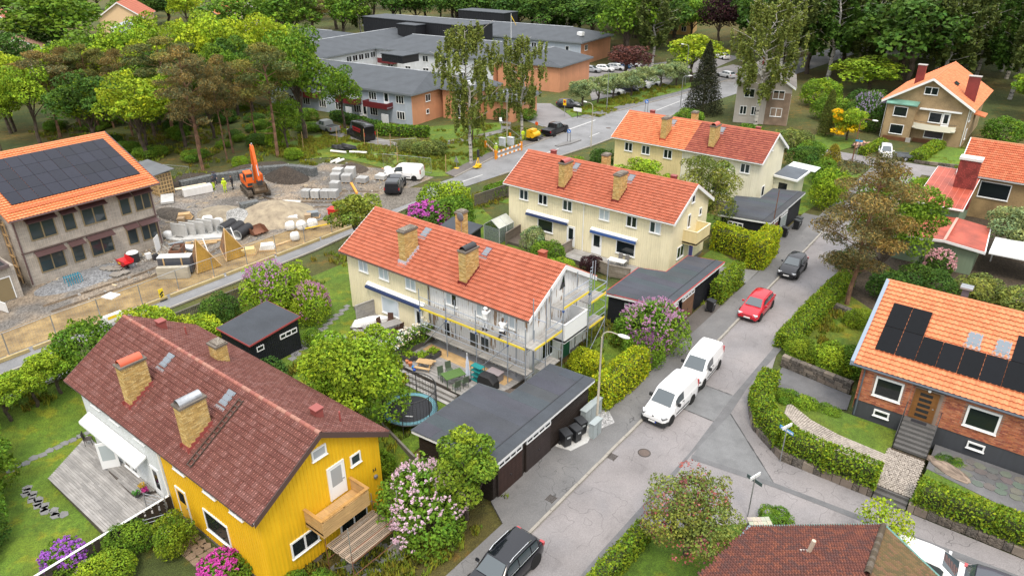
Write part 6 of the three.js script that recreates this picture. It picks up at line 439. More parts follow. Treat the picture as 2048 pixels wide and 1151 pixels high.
// hedges: leaves over a twiggy core, following a line
function hedge(label,line,w,h,pal,o={}){const t=thing('hedge',label,'hedge',[line[0][0],(o.y||0),line[0][1]],'clipped hedges');const r=RNG(o.seed||(line[0][0]*37+line[0][1]*11|0)),core=gx(),pts=[];for(let i=0;i+1<line.length;i++){const[x,z]=line[i],[x2,z2]=line[i+1],L=Math.hypot(x2 - x,z2 - z),e=V((x2 - x)/L,0,(z2 - z)/L),nn=V(-e.z,0,e.x);core.ob((x+x2)/2,(o.y||0)+h*0.4,(z+z2)/2,w*0.55,h*0.72,Math.max(0.2,L - 0.3),Math.atan2(e.x,e.z));if(i===0||i===line.length - 2)for(let j=0;j<(o.n||420)*w*h*0.9;j++){const en=line.length===2?(j % 2?1:0):(i===0?0:1),u=en?L+0.18*r():-0.18*r(),A=(r()- 0.5)*w*0.95,B=0.05+r()*h*0.92;pts.push(V(x+e.x*u+nn.x*A,(o.y||0)+B,z+e.z*u+nn.z*A));}const N=Math.round((o.n||420)*L*(w+2*h)/4*1.6);for(let j=0;j<N;j++){const u=r()*(L+0.5)- 0.25,k=r()*(w+2*h);let a,b;if(k<w){a=k - w/2;b=h;}else if(k<w+h){a=w/2;b=k - w;}else{a=-w/2;b=k - w - h;}const wob=0.78+0.42*fbm(x+u*0.9+a,z+b*1.3,7,3),rd=b>h*0.8?1 - 0.25*Math.pow((b - h*0.8)/(h*0.2),2)*(Math.abs(a)/(w/2)):1;const A=a*wob*rd+(r()- 0.5)*0.22,B=Math.max(0.03,b*(0.86+0.22*fbm(x+u*0.8,z+a,17,3))+(r()- 0.5)*0.16);pts.push(V(x+e.x*u+nn.x*A,(o.y||0)+B,z+e.z*u+nn.z*A));}}part(t,'twigs',core,M([0.05,0.06,0.02],1));part(t,'leaves',leafGeo(pts,{s:o.s||0.15,ar:0.62,seed:5,hue:0.65,vary:0.6}),LEAFM(PAL[pal]));return t;}
hedge('bright yellow-green clipped hedge behind the front white van',[[-19.3,-34.4],[-19.2,-39.6]],1.5,2.3,'hedge');hedge('narrow clipped hedge at the red-edged garage corner',[[-19.2,-53.3],[-19.3,-58]],1.1,2.2,'hedged');hedge('tall clipped hedge along the street behind the black crossover',[[-19.2,-62.2],[-19.6,-67]],1.8,2.9,'hedge');hedge('tall clipped hedge in front of the far black garage',[[-20.4,-64.5],[-24.2,-64.8]],1.8,2.7,'hedge');hedge('long low hedge along the street below the big pine',[[-12.1,-49.5],[-11.9,-56],[-11.5,-64]],1.5,1.3,'hedged',{n:460});
hedge('hedge on the stone wall at the street junction',[[-11.1,-43.2],[-10.9,-41],[-9.9,-39.1],[-8.2,-37.6]],1.2,1.5,'hedged',{y:0.35,n:500});hedge('hedge on the stone wall left of the garden steps',[[-7.9,-37.5],[-5.5,-37.15],[-2.9,-37.25]],1.2,1.4,'hedged',{y:0.4,n:500});hedge('hedge on the stone wall right of the garden steps',[[-0.6,-37.3],[3,-37.35],[8,-37.4]],1.2,1.4,'hedged',{y:0.4,n:420});hedge('hedge at the front lawn edge below the hawthorn',[[-11.5,-26],[-11.7,-20]],0.9,1.1,'hedged');hedge('rounded hedge behind the black minibus',[[-84.6,-75.2],[-77.6,-78.8]],1.8,1.6,'mid',{s:0.26,n:190});hedge('hedge along the blue-grey facade',[[-98,-77.5],[-86,-76.5]],1.6,1.5,'dark',{s:0.28,n:150});hedge('low hedge left of the brown brick garages',[[-20.2,-116],[-21.1,-108.7]],1.1,1.1,'hedged',{s:0.24,n:190});hedge('sloping hedge right of the brown brick garages',[[-14.4,-109.8],[-13.4,-119]],1.8,1.3,'hedged',{s:0.24,n:190});hedge('garden hedge along the main road behind the far houses',[[-51.5,-62],[-49.5,-76]],1.4,1.6,'mid',{n:260,s:0.2});hedge('dark hedge along the lawn at the white wall',[[-51,-14],[-50.8,-2]],0.9,0.9,'dark',{y:-1.4,n:260});
hedge('white flowering rose hedge on the grey timber screen',[[-34,-29.4],[-33.6,-33]],0.8,1.1,'mid',{y:1.1});{const R=RNG(6),l=[];for(let i=0;i<60;i++)l.push({x:-34.1+0.7*R(),y:1.7+0.8*R(),z:-29.2 - 4*R(),r:0.16});const o=new THREE.Mesh(leafGeo(shell(l,900,R),{s:0.12,ar:1,seed:3}),LEAFM([0.8,0.78,0.7]));o.name='blossoms';const hs=scene.children.filter((q)=>q.userData.label?.startsWith('white flowering rose'))[0];o.position.copy(hs.position).negate();hs.add(o);}
// rough grass and weeds
{const R=RNG(19),bl=[],g0=leafGeo(Array.from({length:9},()=>V((R()- 0.5)*0.3,0.14,(R()- 0.5)*0.3)),{s:0.34,ar:0.14,seed:4,up:0,hang:-0.9});const areas=[[-60.8,-79,-64.5,-92,2600],[-79,-92,-58,-70,2800],[-63,-69,-106,-140,1500],[-54,-49,-75,5,1400],[-86,-130,-42,-76,3600],[-18.7,-25,-14,-24,900],[-20,-26,-34,-66,700],[-40,-27,-21,-29,500],[-8.5,-11.4,-58,-48,400],[-14,10,-126,-110,1200]];const ok=[];for(const[x0,x1,z0,z1,n]of areas)for(let i=0;i<n;i++){const x=lerp(x0,x1,R()),z=lerp(z0,z1,R());if(fbm(x*0.35,z*0.35,3,3)<0.48)continue;if(x>-63&&x<-55&&z<-57)continue;ok.push([x,z,R(),R()]);}const im=new THREE.InstancedMesh(g0,LEAFM([0.17,0.24,0.035]),ok.length);ok.forEach(([x,z,a,b],i)=>{im.setMatrixAt(i,new THREE.Matrix4().compose(V(x,gy(x,z)- 0.02,z),new THREE.Quaternion().setFromAxisAngle(V(0,1,0),a*6.28),V(1,1,1).multiplyScalar(0.7+0.9*b)));im.setColorAt(i,new THREE.Color(0.8+0.7*b,0.8+0.35*a,0.7));});im.name='rough_grass';im.userData={kind:'stuff',label:'rough grass tufts on verges and under the trees',category:'grass'};scene.add(im);}
// ---------- vehicles: nose towards +x, wheels on y = 0 ----------
const TYRE=M([0.02,0.02,0.021],0.85),RIM=M([0.5,0.51,0.52],0.35,null,{metalness:0.8}),RIMD=M([0.12,0.12,0.125],0.4,null,{metalness:0.6}),PLASTIC=M([0.02,0.021,0.022],0.6),CARGL=M([0.045,0.06,0.068],0.03,null,{clearcoat:1,clearcoatRoughness:0.02}),LAMPM=M([0.6,0.62,0.64],0.15,null,{clearcoat:1}),TAIL=M([0.4,0.012,0.015],0.25,null,{clearcoat:1}),PLATE=M([0.8,0.8,0.78],0.5),CHROME=M([0.7,0.71,0.72],0.18,null,{metalness:1});
const paint=(c,r=0.35)=>M(c,r,null,{clearcoat:0.75,clearcoatRoughness:0.04,specularIntensity:0.3});
function loft(st,ring,crease=0.6,caps=true){const g=gx(),R=st.map(ring);for(let i=0;i+1<R.length;i++)for(let j=0;j+1<R[i].length;j++)g.quad(R[i][j],R[i+1][j],R[i+1][j+1],R[i][j+1]);if(caps)for(const[q,f]of[[R[0],1],[R[R.length - 1],0]]){const c=q.reduce((a,v)=>a.add(v),V(0,0,0)).divideScalar(q.length);for(let j=0;j+1<q.length;j++)f?g.tri(c,q[j],q[j+1]):g.tri(c,q[j+1],q[j]);f?g.tri(c,q[q.length - 1],q[0]):g.tri(c,q[0],q[q.length - 1]);}return g.build(crease);}
function wheel(t,x,z,r,w,rim){const s=Math.sign(z),g=gx(),prof=[[r*0.62,-w/2],[r*0.94,-w/2],[r,-w*0.32],[r,w*0.32],[r*0.94,w/2],[r*0.62,w/2]],n=22;for(let i=0;i<n;i++){const a=i/n*6.2832,b=(i+1)/n*6.2832;for(let j=0;j+1<prof.length;j++){const P=(q,k)=>V(x+Math.cos(q)*prof[k][0],r+Math.sin(q)*prof[k][0],z+prof[k][1]);g.quad(P(a,j),P(a,j+1),P(b,j+1),P(b,j));}}const ty=part(t,'wheel',g,TYRE,0.6);const h=gx(),zz=z+s*w*0.38;for(let i=0;i<n;i++){const a=i/n*6.2832,b=(i+1)/n*6.2832,P=(q,k,d)=>V(x+Math.cos(q)*r*k,r+Math.sin(q)*r*k,d);h.quad(P(a,0.64,zz),P(b,0.64,zz),P(b,0.56,zz - s*0.02),P(a,0.56,zz - s*0.02));}for(let i=0;i<5;i++){const a=i/5*6.2832;h.tube(V(x,r,zz - s*0.015),V(x+Math.cos(a)*r*0.6,r+Math.sin(a)*r*0.6,zz - s*0.015),0.05,0.035,5);}h.ell(x,r,zz - s*0.01,0.07,0.07,0.03,8,6);part(ty,'rim',h,rim);part(ty,'hub_disc',gx().add(new THREE.CircleGeometry(r*0.62,18),new THREE.Matrix4().makeRotationY(s>0?0:Math.PI).setPosition(x,r,zz - s*0.06)),M([0.03,0.03,0.03],0.7));}
function car(label,cat,o,group,name){
  const t=thing(name||(cat==='van'?'parked_van':cat==='pickup'?'pickup_truck':'parked_car'),label,cat,[0,0,0],group);base.delete(t);const{W,wr=0.32,wx,col:cm,st,cab,glass,rim=RIM}=o,hw=W/2;
  // lower body: [x, y bottom, y shoulder, y top, half width, half width at top]
  part(t,'body',loft(st,([x,yb,ys,yt,a,b])=>[V(x,yb,a*0.9),V(x,yb+0.1,a*0.985),V(x,(yb+ys)*0.5,a),V(x,ys,a*0.985),V(x,lerp(ys,yt,0.7),lerp(a,b,0.55)),V(x,yt,b),V(x,yt+(o.bow??0.02),0),V(x,yt,-b),V(x,lerp(ys,yt,0.7),-lerp(a,b,0.55)),V(x,ys,-a*0.985),V(x,(yb+ys)*0.5,-a),V(x,yb+0.1,-a*0.985),V(x,yb,-a*0.9),V(x,yb,a*0.9)].reverse(),0.55),cm);
  const cr=([x,y0,y1,a,b])=>[V(x,y0,a),V(x,lerp(y0,y1,0.5),lerp(a,b,0.42)),V(x,y1 - 0.06,b+0.02),V(x,y1,b - 0.1),V(x,y1+0.025,0),V(x,y1,-b+0.1),V(x,y1 - 0.06,-b - 0.02),V(x,lerp(y0,y1,0.5),-lerp(a,b,0.42)),V(x,y0,-a)].reverse();
  const cb=part(t,'cabin',loft(cab,cr,0.5),cm);
  // glazing lies on the cabin skin
  const at=(x)=>{for(let i=0;i+1<cab.length;i++){const p=cab[i],q=cab[i+1];if(x<=Math.max(p[0],q[0])&&x>=Math.min(p[0],q[0])){const k=(x - p[0])/(q[0]- p[0]);return p.map((v,j)=>lerp(v,q[j],k));}}return cab[cab.length - 1];};
  for(const s of[1,-1])for(const[xa,xb,lo,hi]of glass.side){const g=gx();const P=(x,f)=>{const c=at(x),y=lerp(c[1],c[2]- 0.06,f),z=f<0.53?lerp(c[3],lerp(c[3],c[4],0.42),f/0.53):lerp(lerp(c[3],c[4],0.42),c[4]+0.02,(f - 0.53)/0.47);return V(x,y,s*(z+0.012));};const N=4;for(let i=0;i<N;i++){const a=lerp(xa,xb,i/N),b=lerp(xa,xb,(i+1)/N);for(const[f0,f1]of[[lo,0.53],[0.53,hi]])s>0?g.quad(P(a,f0),P(b,f0),P(b,f1),P(a,f1)):g.quad(P(b,f0),P(a,f0),P(a,f1),P(b,f1));}part(t,'side_window',g,CARGL,0.6);}
  const scr=(i,j,nm,d)=>{const a=cab[i],b=cab[j],g=gx();const Q=(k,f)=>{const x=lerp(a[0],b[0],k),ya=lerp(a[1],a[2],a[5]??0),y=lerp(a[6]??a[2],b[2],k),z=lerp(a[4]- 0.08,b[4]- 0.14,k)*f;return V(x+d*0.03,y+0.035+(1 - f*f)*0.012,z);};for(let u=0;u<4;u++)for(let v=0;v<4;v++){const k0=0.06+0.88*u/4,k1=0.06+0.88*(u+1)/4,f0=-1+2*v/4,f1=-1+2*(v+1)/4;d>0?g.quad(Q(k0,f1),Q(k0,f0),Q(k1,f0),Q(k1,f1)):g.quad(Q(k0,f0),Q(k0,f1),Q(k1,f1),Q(k1,f0));}part(t,nm,g,CARGL,0.8);};
  if(glass.front)scr(...glass.front,'windscreen',1);if(glass.rear)scr(...glass.rear,'rear_window',-1);
  for(const x of wx)for(const s of[1,-1]){wheel(t,x,s*(hw - 0.13),wr,0.21,rim);}for(const x of wx)for(const s of[1,-1])part(t,'wheel_arch',gx().add(new THREE.CylinderGeometry(wr+0.06,wr+0.06,0.1,18,1),new THREE.Matrix4().makeRotationX(Math.PI/2).setPosition(x,wr+0.02,s*(hw - 0.035))),M([0.008,0.008,0.008],0.9));
  for(const b of o.boxes||[])part(t,b[0],b[2],b[1],b[3]||0);return t;
}
const hb=(x0,x1,y0,y1,z0,z1)=>gx().box(x0,x1,y0,y1,z0,z1);
const both=(f)=>{const g=gx();f(g,1);f(g,-1);return g;};
function hatch(c,L,W,H,o={}){const f=L/2,hw=W/2,hood=o.hood||0.92,belt=o.belt||0.95,lowc=o.low??0.22;return{W,col:c,wr:o.wr||0.32,wx:[f - 0.86,-f+0.86+(o.rw||0)],rim:o.rim||RIM,bow:0.025,st:[[f,0.34,0.52,0.6,hw*0.72,hw*0.66],[f - 0.1,lowc+0.02,0.58,0.72,hw*0.88,hw*0.78],[f - 0.42,lowc,0.66,hood - 0.1,hw*0.97,hw*0.82],[f - 1.25,lowc,0.74,hood+0.03,hw,hw*0.84],[0.1,lowc,0.78,belt,hw,hw*0.9],[-f+0.75,lowc,0.8,belt+0.03,hw,hw*0.9],[-f+0.22,lowc+0.02,0.78,belt+0.02,hw*0.95,hw*0.86],[-f,0.36,0.7,belt - 0.12,hw*0.84,hw*0.76]],cab:[[f - 1.15,belt - 0.06,belt,hw*0.86,hw*0.84],[f - 1.95,belt - 0.05,H - 0.04,hw*0.9,hw*0.72],[f - 2.5,belt - 0.05,H,hw*0.91,hw*0.72],[-f+1.2,belt - 0.05,H - 0.02,hw*0.91,hw*0.71],[-f+(o.tail||0.5),belt - 0.05,H - 0.1,hw*0.89,hw*0.69],[-f+0.16,belt - 0.06,belt+0.03,hw*0.84,hw*0.74]],glass:{side:[[f - 1.75,f - 2.55,0.2,0.92],[f - 2.62,-f+1.15,0.2,0.92],[-f+1.08,-f+0.55,0.25,0.86]],front:[0,1],rear:[5,4]},boxes:[['headlight',LAMPM,both((g,s)=>g.ob(f - 0.17,0.68,s*hw*0.66,0.24,0.13,0.36,s*0.42))],['tail_light',TAIL,both((g,s)=>g.ob(-f+0.1,belt - 0.1,s*hw*0.78,0.14,0.2,0.26))],['number_plate',PLATE,gx().box(f - 0.015,f+0.015,0.4,0.51,-0.26,0.26)],['grille',PLASTIC,gx().box(f - 0.08,f - 0.005,0.56,0.66,-0.42,0.42).box(f - 0.06,f+0.004,0.28,0.39,-0.55,0.55)],['wing_mirror',o.mir||c,both((g,s)=>g.ob(f - 1.62,belt+0.1,s*(hw+0.06),0.12,0.13,0.18))],['sill',PLASTIC,both((g,s)=>g.box(-f+1.2,f - 1.2,lowc - 0.02,lowc+0.1,s>0?hw*0.9:-hw*0.995,s>0?hw*0.995:-hw*0.9))],...(o.boxes||[])]};}
const rails=(f,hw,H,m)=>['roof_rail',m,both((g,s)=>g.path([V(f - 2.1,H - 0.02,s*hw*0.66),V(f - 2.4,H+0.07,s*hw*0.67),V(-f+1.1,H+0.05,s*hw*0.66),V(-f+0.85,H - 0.04,s*hw*0.65)],0.025))];
const put=(t,x,z,a,y=0)=>{t.position.set(x,y,z);t.rotation.y=a;return t;};// a = 0: nose to +x
const NZ=-Math.PI/2;// nose towards +z (down the street, to the camera)
function vanSpec(c,L,W,H){const f=L/2,hw=W/2;return{W,col:c,wr:0.33,wx:[f - 0.9,-f+0.88],rim:RIMD,bow:0.03,st:[[f,0.36,0.58,0.74,hw*0.74,hw*0.66],[f - 0.12,0.22,0.66,0.88,hw*0.9,hw*0.76],[f - 0.5,0.2,0.8,1.0,hw*0.98,hw*0.82],[f - 1.0,0.2,0.88,1.1,hw,hw*0.86],[0.2,0.2,0.95,1.14,hw,hw*0.93],[-f+0.5,0.2,0.95,1.15,hw,hw*0.94],[-f+0.08,0.22,0.95,1.15,hw*0.97,hw*0.92],[-f,0.3,0.95,1.15,hw*0.93,hw*0.9]],cab:[[f - 0.95,1.06,1.1,hw*0.86,hw*0.85],[f - 1.78,1.06,H - 0.06,hw*0.95,hw*0.8],[f - 2.2,1.06,H,hw*0.96,hw*0.82],[-f+0.7,1.06,H,hw*0.96,hw*0.82],[-f+0.2,1.06,H - 0.04,hw*0.95,hw*0.8],[-f+0.03,1.06,H - 0.25,hw*0.93,hw*0.78]],glass:{side:[[f - 1.5,f - 2.5,0.12,0.88]],front:[0,1]},boxes:[['bumper',PLASTIC,loft([[f+0.03,0.26,0.5,hw*0.74],[f - 0.1,0.22,0.52,hw*0.93],[f - 0.5,0.2,0.46,hw*1.0]],([x,a,b,w])=>[V(x,a,w),V(x,b,w),V(x,b,-w),V(x,a,-w),V(x,a,w)],0.5)],['headlight',LAMPM,both((g,s)=>g.ob(f - 0.2,0.86,s*hw*0.72,0.34,0.14,0.3,s*0.5))],['headlight_surround',PLASTIC,both((g,s)=>g.ob(f - 0.2,0.78,s*hw*0.72,0.38,0.06,0.34,s*0.5))],['badge',M([0.06,0.06,0.065],0.3),gx().ell(f - 0.02,0.78,0,0.03,0.07,0.09,10,8)],['number_plate',PLATE,gx().box(f+0.03,f+0.05,0.36,0.47,-0.2,0.26)],['plate_badge',M([0.02,0.06,0.4],0.5),gx().box(f+0.03,f+0.051,0.36,0.47,-0.27,-0.205)],['wing_mirror',PLASTIC,both((g,s)=>g.ob(f - 1.55,1.22,s*(hw+0.1),0.14,0.22,0.2))],['side_moulding',PLASTIC,both((g,s)=>g.box(-f+1.4,f - 1.5,0.46,0.56,s>0?hw*0.97:-hw*1.012,s>0?hw*1.012:-hw*0.97))],['door_handle',PLASTIC,both((g,s)=>g.box(f - 2.5,f - 2.3,1.0,1.04,s>0?hw*0.96:-hw*1.01,s>0?hw*1.01:-hw*0.96))],['tail_light',TAIL,both((g,s)=>g.box(-f - 0.01,-f+0.08,0.95,1.5,s>0?hw*0.84:-hw*0.96,s>0?hw*0.96:-hw*0.84))],['aerial',PLASTIC,gx().tube(V(f - 1.95,H,0),V(f - 2.1,H+0.22,0),0.012,0.008,5)],['panel_gap',M([0.25,0.25,0.25],0.6),both((g,s)=>{for(const x of[f - 1.35,f - 2.56,-f+1.2])g.box(x - 0.006,x+0.006,0.35,1.02,s>0?hw*0.98:-hw*1.003,s>0?hw*1.003:-hw*0.98);})]]};}
const WP=paint([0.8,0.8,0.8],0.3);
put(car('white delivery van parked nearer the camera, front wheels beside the kerb','van',vanSpec(WP,4.75,1.85,1.85),'white delivery vans'),-15.55,-37.25,NZ - 0.02);put(car('white delivery van parked directly behind the other white van','van',vanSpec(WP,4.75,1.85,1.85),'white delivery vans'),-15.75,-42.35,NZ+0.05);
const CARS='cars parked on the street';
put(car('bright red estate car parked half on the pavement','car',hatch(paint([0.48,0.008,0.022]),4.56,1.8,1.47,{boxes:[rails(2.28,0.9,1.47,paint([0.4,0.008,0.02]))]}),CARS),-16.0,-54.1,NZ+0.02);
put(car('black compact crossover parked farther up the street','car',hatch(paint([0.008,0.008,0.012]),4.13,1.77,1.57,{hood:1.02,belt:1.02,low:0.26,wr:0.34,rim:RIMD,boxes:[['fog_lamp',LAMPM,both((g,s)=>g.ell(2.0,0.5,s*0.6,0.06,0.09,0.09,8,6))]]}),CARS),-16.15,-63.7,NZ+0.03);
put(car('shiny black estate SUV with silver roof rails at the bottom edge','car',hatch(paint([0.006,0.007,0.011],0.2),4.7,1.9,1.62,{hood:1.02,belt:1.02,low:0.26,wr:0.37,rim:RIMD,boxes:[rails(2.35,0.95,1.62,CHROME),['window_trim',CHROME,both((g,s)=>g.path([V(0.9,1.06,s*0.885),V(-1.75,1.09,s*0.885)],0.014))]]}),CARS),-15.75,-19.6,NZ+0.0);
put(car('white car half hidden behind the corner house gutter','car',hatch(WP,4.4,1.8,1.45),CARS),0.9,-32.5,0.04);put(car('dark grey car at the bottom right corner','car',hatch(paint([0.06,0.065,0.08]),4.6,1.82,1.5),CARS),4.4,-32.6,0.02);
put(car('white estate car in front of the brown brick garages','car',hatch(WP,4.5,1.75,1.62,{boxes:[rails(2.25,0.87,1.62,M([0.4,0.4,0.4],0.4))]}),CARS),-18.5,-110.2,NZ+0.25);
{const cs=[paint([0.7,0.71,0.72]),paint([0.03,0.032,0.04]),paint([0.75,0.75,0.75]),paint([0.7,0.7,0.7]),paint([0.45,0.46,0.48]),paint([0.03,0.09,0.2]),paint([0.5,0.52,0.54]),paint([0.3,0.32,0.34])];const lb=['silver-white car in the first bay of the parking lot','black car between two white cars in the parking lot','white car third in the front parking row','white car at the far end of the front parking row'];[[-70.2,-124.6],[-69.3,-128.6],[-68.7,-132.6],[-68.4,-136.8]].forEach(([x,z],i)=>put(car(lb[i],'car',hatch(cs[i],4.4,1.8,1.46),'cars in the parking lot'),x - 1,z,0.25));const lb2=['light grey car in the rear parking row beside the red-brown tree','dark blue car in the rear parking row','silver car in the rear parking row','white car under the red-brown tree','grey car at the left end of the rear parking row'];[[-84.5,-148.5,4],[-84.6,-151.6,5],[-83.6,-154.4,6],[-85.6,-145.4,2],[-87.4,-142.6,7]].forEach(([x,z,k],i)=>put(car(lb2[i],'car',hatch(cs[k],4.4,1.8,1.46),'cars in the parking lot'),x,z,0.2));put(car('black car under the small trees by the entrance','car',hatch(cs[1],4.4,1.8,1.46),'cars in the parking lot'),-71.6,-109.5,0.3);put(car('white car on the far upper parking lot','car',hatch(cs[2],4.4,1.8,1.46),'cars in the parking lot'),-71.5,-178.4,2.6);put(car('silver-white car left of the large birch','car',hatch(cs[4],4.5,1.8,1.5),'cars in the parking lot'),-60.6,-154.7,2.7);}
function pickupSpec(c,cap){const f=2.65,hw=0.94;return{W:1.88,col:c,wr:0.39,wx:[f - 0.95,-f+1.15],rim:RIMD,bow:0.02,st:[[f,0.5,0.8,0.9,hw*0.8,hw*0.74],[f - 0.12,0.38,0.86,1.02,hw*0.95,hw*0.84],[f - 0.5,0.36,0.92,1.12,hw,hw*0.86],[f - 1.5,0.36,0.95,1.16,hw,hw*0.9],[-0.6,0.36,0.98,1.14,hw,hw*0.94],[-f+0.06,0.4,0.98,1.14,hw,hw*0.95],[-f,0.5,0.98,1.12,hw*0.95,hw*0.92]],cab:[[f - 1.35,1.08,1.15,hw*0.88,hw*0.86],[f - 2.05,1.08,1.8,hw*0.94,hw*0.76],[f - 2.6,1.08,1.84,hw*0.94,hw*0.76],[-0.75,1.08,1.82,hw*0.94,hw*0.75],[-0.95,1.08,1.2,hw*0.93,hw*0.84]],glass:{side:[[f - 1.9,f - 2.6,0.15,0.9],[f - 2.7,-0.65,0.15,0.9]],front:[0,1]},boxes:[['load_bed',PLASTIC,gx().box(-f+0.1,-1.0,1.15,1.165,-hw*0.86,hw*0.86)],['headlight',LAMPM,both((g,s)=>g.ob(f - 0.14,0.88,s*hw*0.72,0.2,0.16,0.34,s*0.35))],['tail_light',TAIL,both((g,s)=>g.box(-f - 0.015,-f+0.05,0.8,1.1,s>0?hw*0.86:-hw,s>0?hw:-hw*0.86))],['wing_mirror',c,both((g,s)=>g.ob(f - 1.75,1.25,s*(hw+0.12),0.12,0.22,0.2))],['bumper',PLASTIC,gx().box(f - 0.1,f+0.06,0.42,0.62,-hw*0.9,hw*0.9)],...(cap?[['canopy',c,loft([[-0.98,1.14,1.82,hw*0.92,hw*0.78],[-f+0.2,1.14,1.8,hw*0.92,hw*0.78],[-f+0.06,1.14,1.6,hw*0.92,hw*0.8]],([x,a,b,w,v])=>[V(x,a,w),V(x,b,v),V(x,b,-v),V(x,a,-w),V(x,a,w)].reverse(),0.4)],['canopy_window',CARGL,both((g,s)=>g.box(-f+0.5,-1.2,1.32,1.62,s>0?hw*0.82:-hw*0.9,s>0?hw*0.9:-hw*0.82))]]:[])]};}
put(car('black pickup with canopy at the site entrance','pickup',pickupSpec(paint([0.012,0.013,0.018]),true),'pickups'),-62.9,-57.9,2.2);put(car('black pickup towing the yellow trailer on the main road','pickup',pickupSpec(paint([0.008,0.008,0.01]),false),'pickups'),-62.7,-92.2,Math.PI/2+0.03);
put(car('white panel van behind the black pickup on the site','van',vanSpec(WP,4.9,1.9,1.9),'site vans'),-65.3,-61.8,3.6);
{const sp=vanSpec(paint([0.01,0.009,0.011]),6.2,2.0,2.55);sp.cab=sp.cab.map((c)=>[...c]);sp.wr=0.37;sp.glass.side=[[1.5,0.6,0.25,0.75]];sp.boxes.push(['lettering',M([0.3,0.012,0.02],0.5),(()=>{const g=gx();for(const s of[1,-1]){for(let r2=0;r2<2;r2++)for(let i=0;i<9 - r2;i++){const x=0.7 - i*0.3 - r2*0.12;g.box(x - 0.2,x,1.62 - r2*0.36,1.88 - r2*0.36,s>0?0.9:-0.955,s>0?0.955:-0.9);}}for(let r2=0;r2<2;r2++)for(let i=0;i<6;i++)g.box(-3.02,-2.98,1.7 - r2*0.3,1.9 - r2*0.3,-0.7+i*0.24,-0.52+i*0.24);return g;})()]);const v=car('black minibus van with red lettering beside the hedge','van',sp,'site vans');put(v,-85.2,-72,Math.PI - 0.25);const tx=v;}
put(car('grey flatbed pickup under the dark maple','pickup',pickupSpec(M([0.25,0.26,0.25],0.5),false),'pickups'),-92.8,-71.5,Math.PI - 0.1);
{const t=thing('compressor_trailer','yellow road-works tank trailer behind the black pickup','trailer',[0,0,0]);base.delete(t);const Y=M([0.75,0.42,0.01],0.45);part(t,'chassis',gx().box(-1.2,1.3,0.42,0.55,-0.75,0.75).box(1.3,2.2,0.45,0.53,-0.05,0.05),PLASTIC);part(t,'tank',gx().tube(V(-1.1,1.05,0.32),V(0.5,1.05,0.32),0.42,0.42,14),Y,0.5);part(t,'engine_housing',gx().box(-1.1,0.6,0.6,1.7,-0.75,-0.12),Y);part(t,'hood',gx().box(-0.9,0.2,1.5,1.85,-0.5,0.3),Y);for(const s of[1,-1])wheel(t,-0.2,s*0.85,0.32,0.2,RIM);part(t,'warning_disc',gx().add(new THREE.CylinderGeometry(0.28,0.28,0.04,16),new THREE.Matrix4().makeRotationZ(Math.PI/2).setPosition(1.2,2.3,-0.5)),M([0.8,0.12,0.02],0.5));part(t,'warning_post',gx().tube(V(1.2,0.5,-0.5),V(1.2,2.2,-0.5),0.03),BLACKM);put(t,-62.9,-87,Math.PI/2);}
{const t=thing('car_trailer','low empty car trailer beside the brown brick garages','trailer',[0,0,0]);base.delete(t);part(t,'bed',gx().box(-1.3,1.2,0.45,0.55,-0.7,0.7),M([0.12,0.13,0.13],0.6));part(t,'side_wall',gx().box(-1.3,1.2,0.552,0.85,-0.7,-0.66).box(-1.3,1.2,0.552,0.85,0.66,0.7).box(-1.3,-1.26,0.552,0.85,-0.655,0.655),ZINC);part(t,'drawbar',gx().box(1.2,2.2,0.45,0.52,-0.05,0.05),STEEL);for(const s of[1,-1])wheel(t,-0.1,s*0.85,0.3,0.18,RIM);put(t,-15.9,-110.2,0.4);}
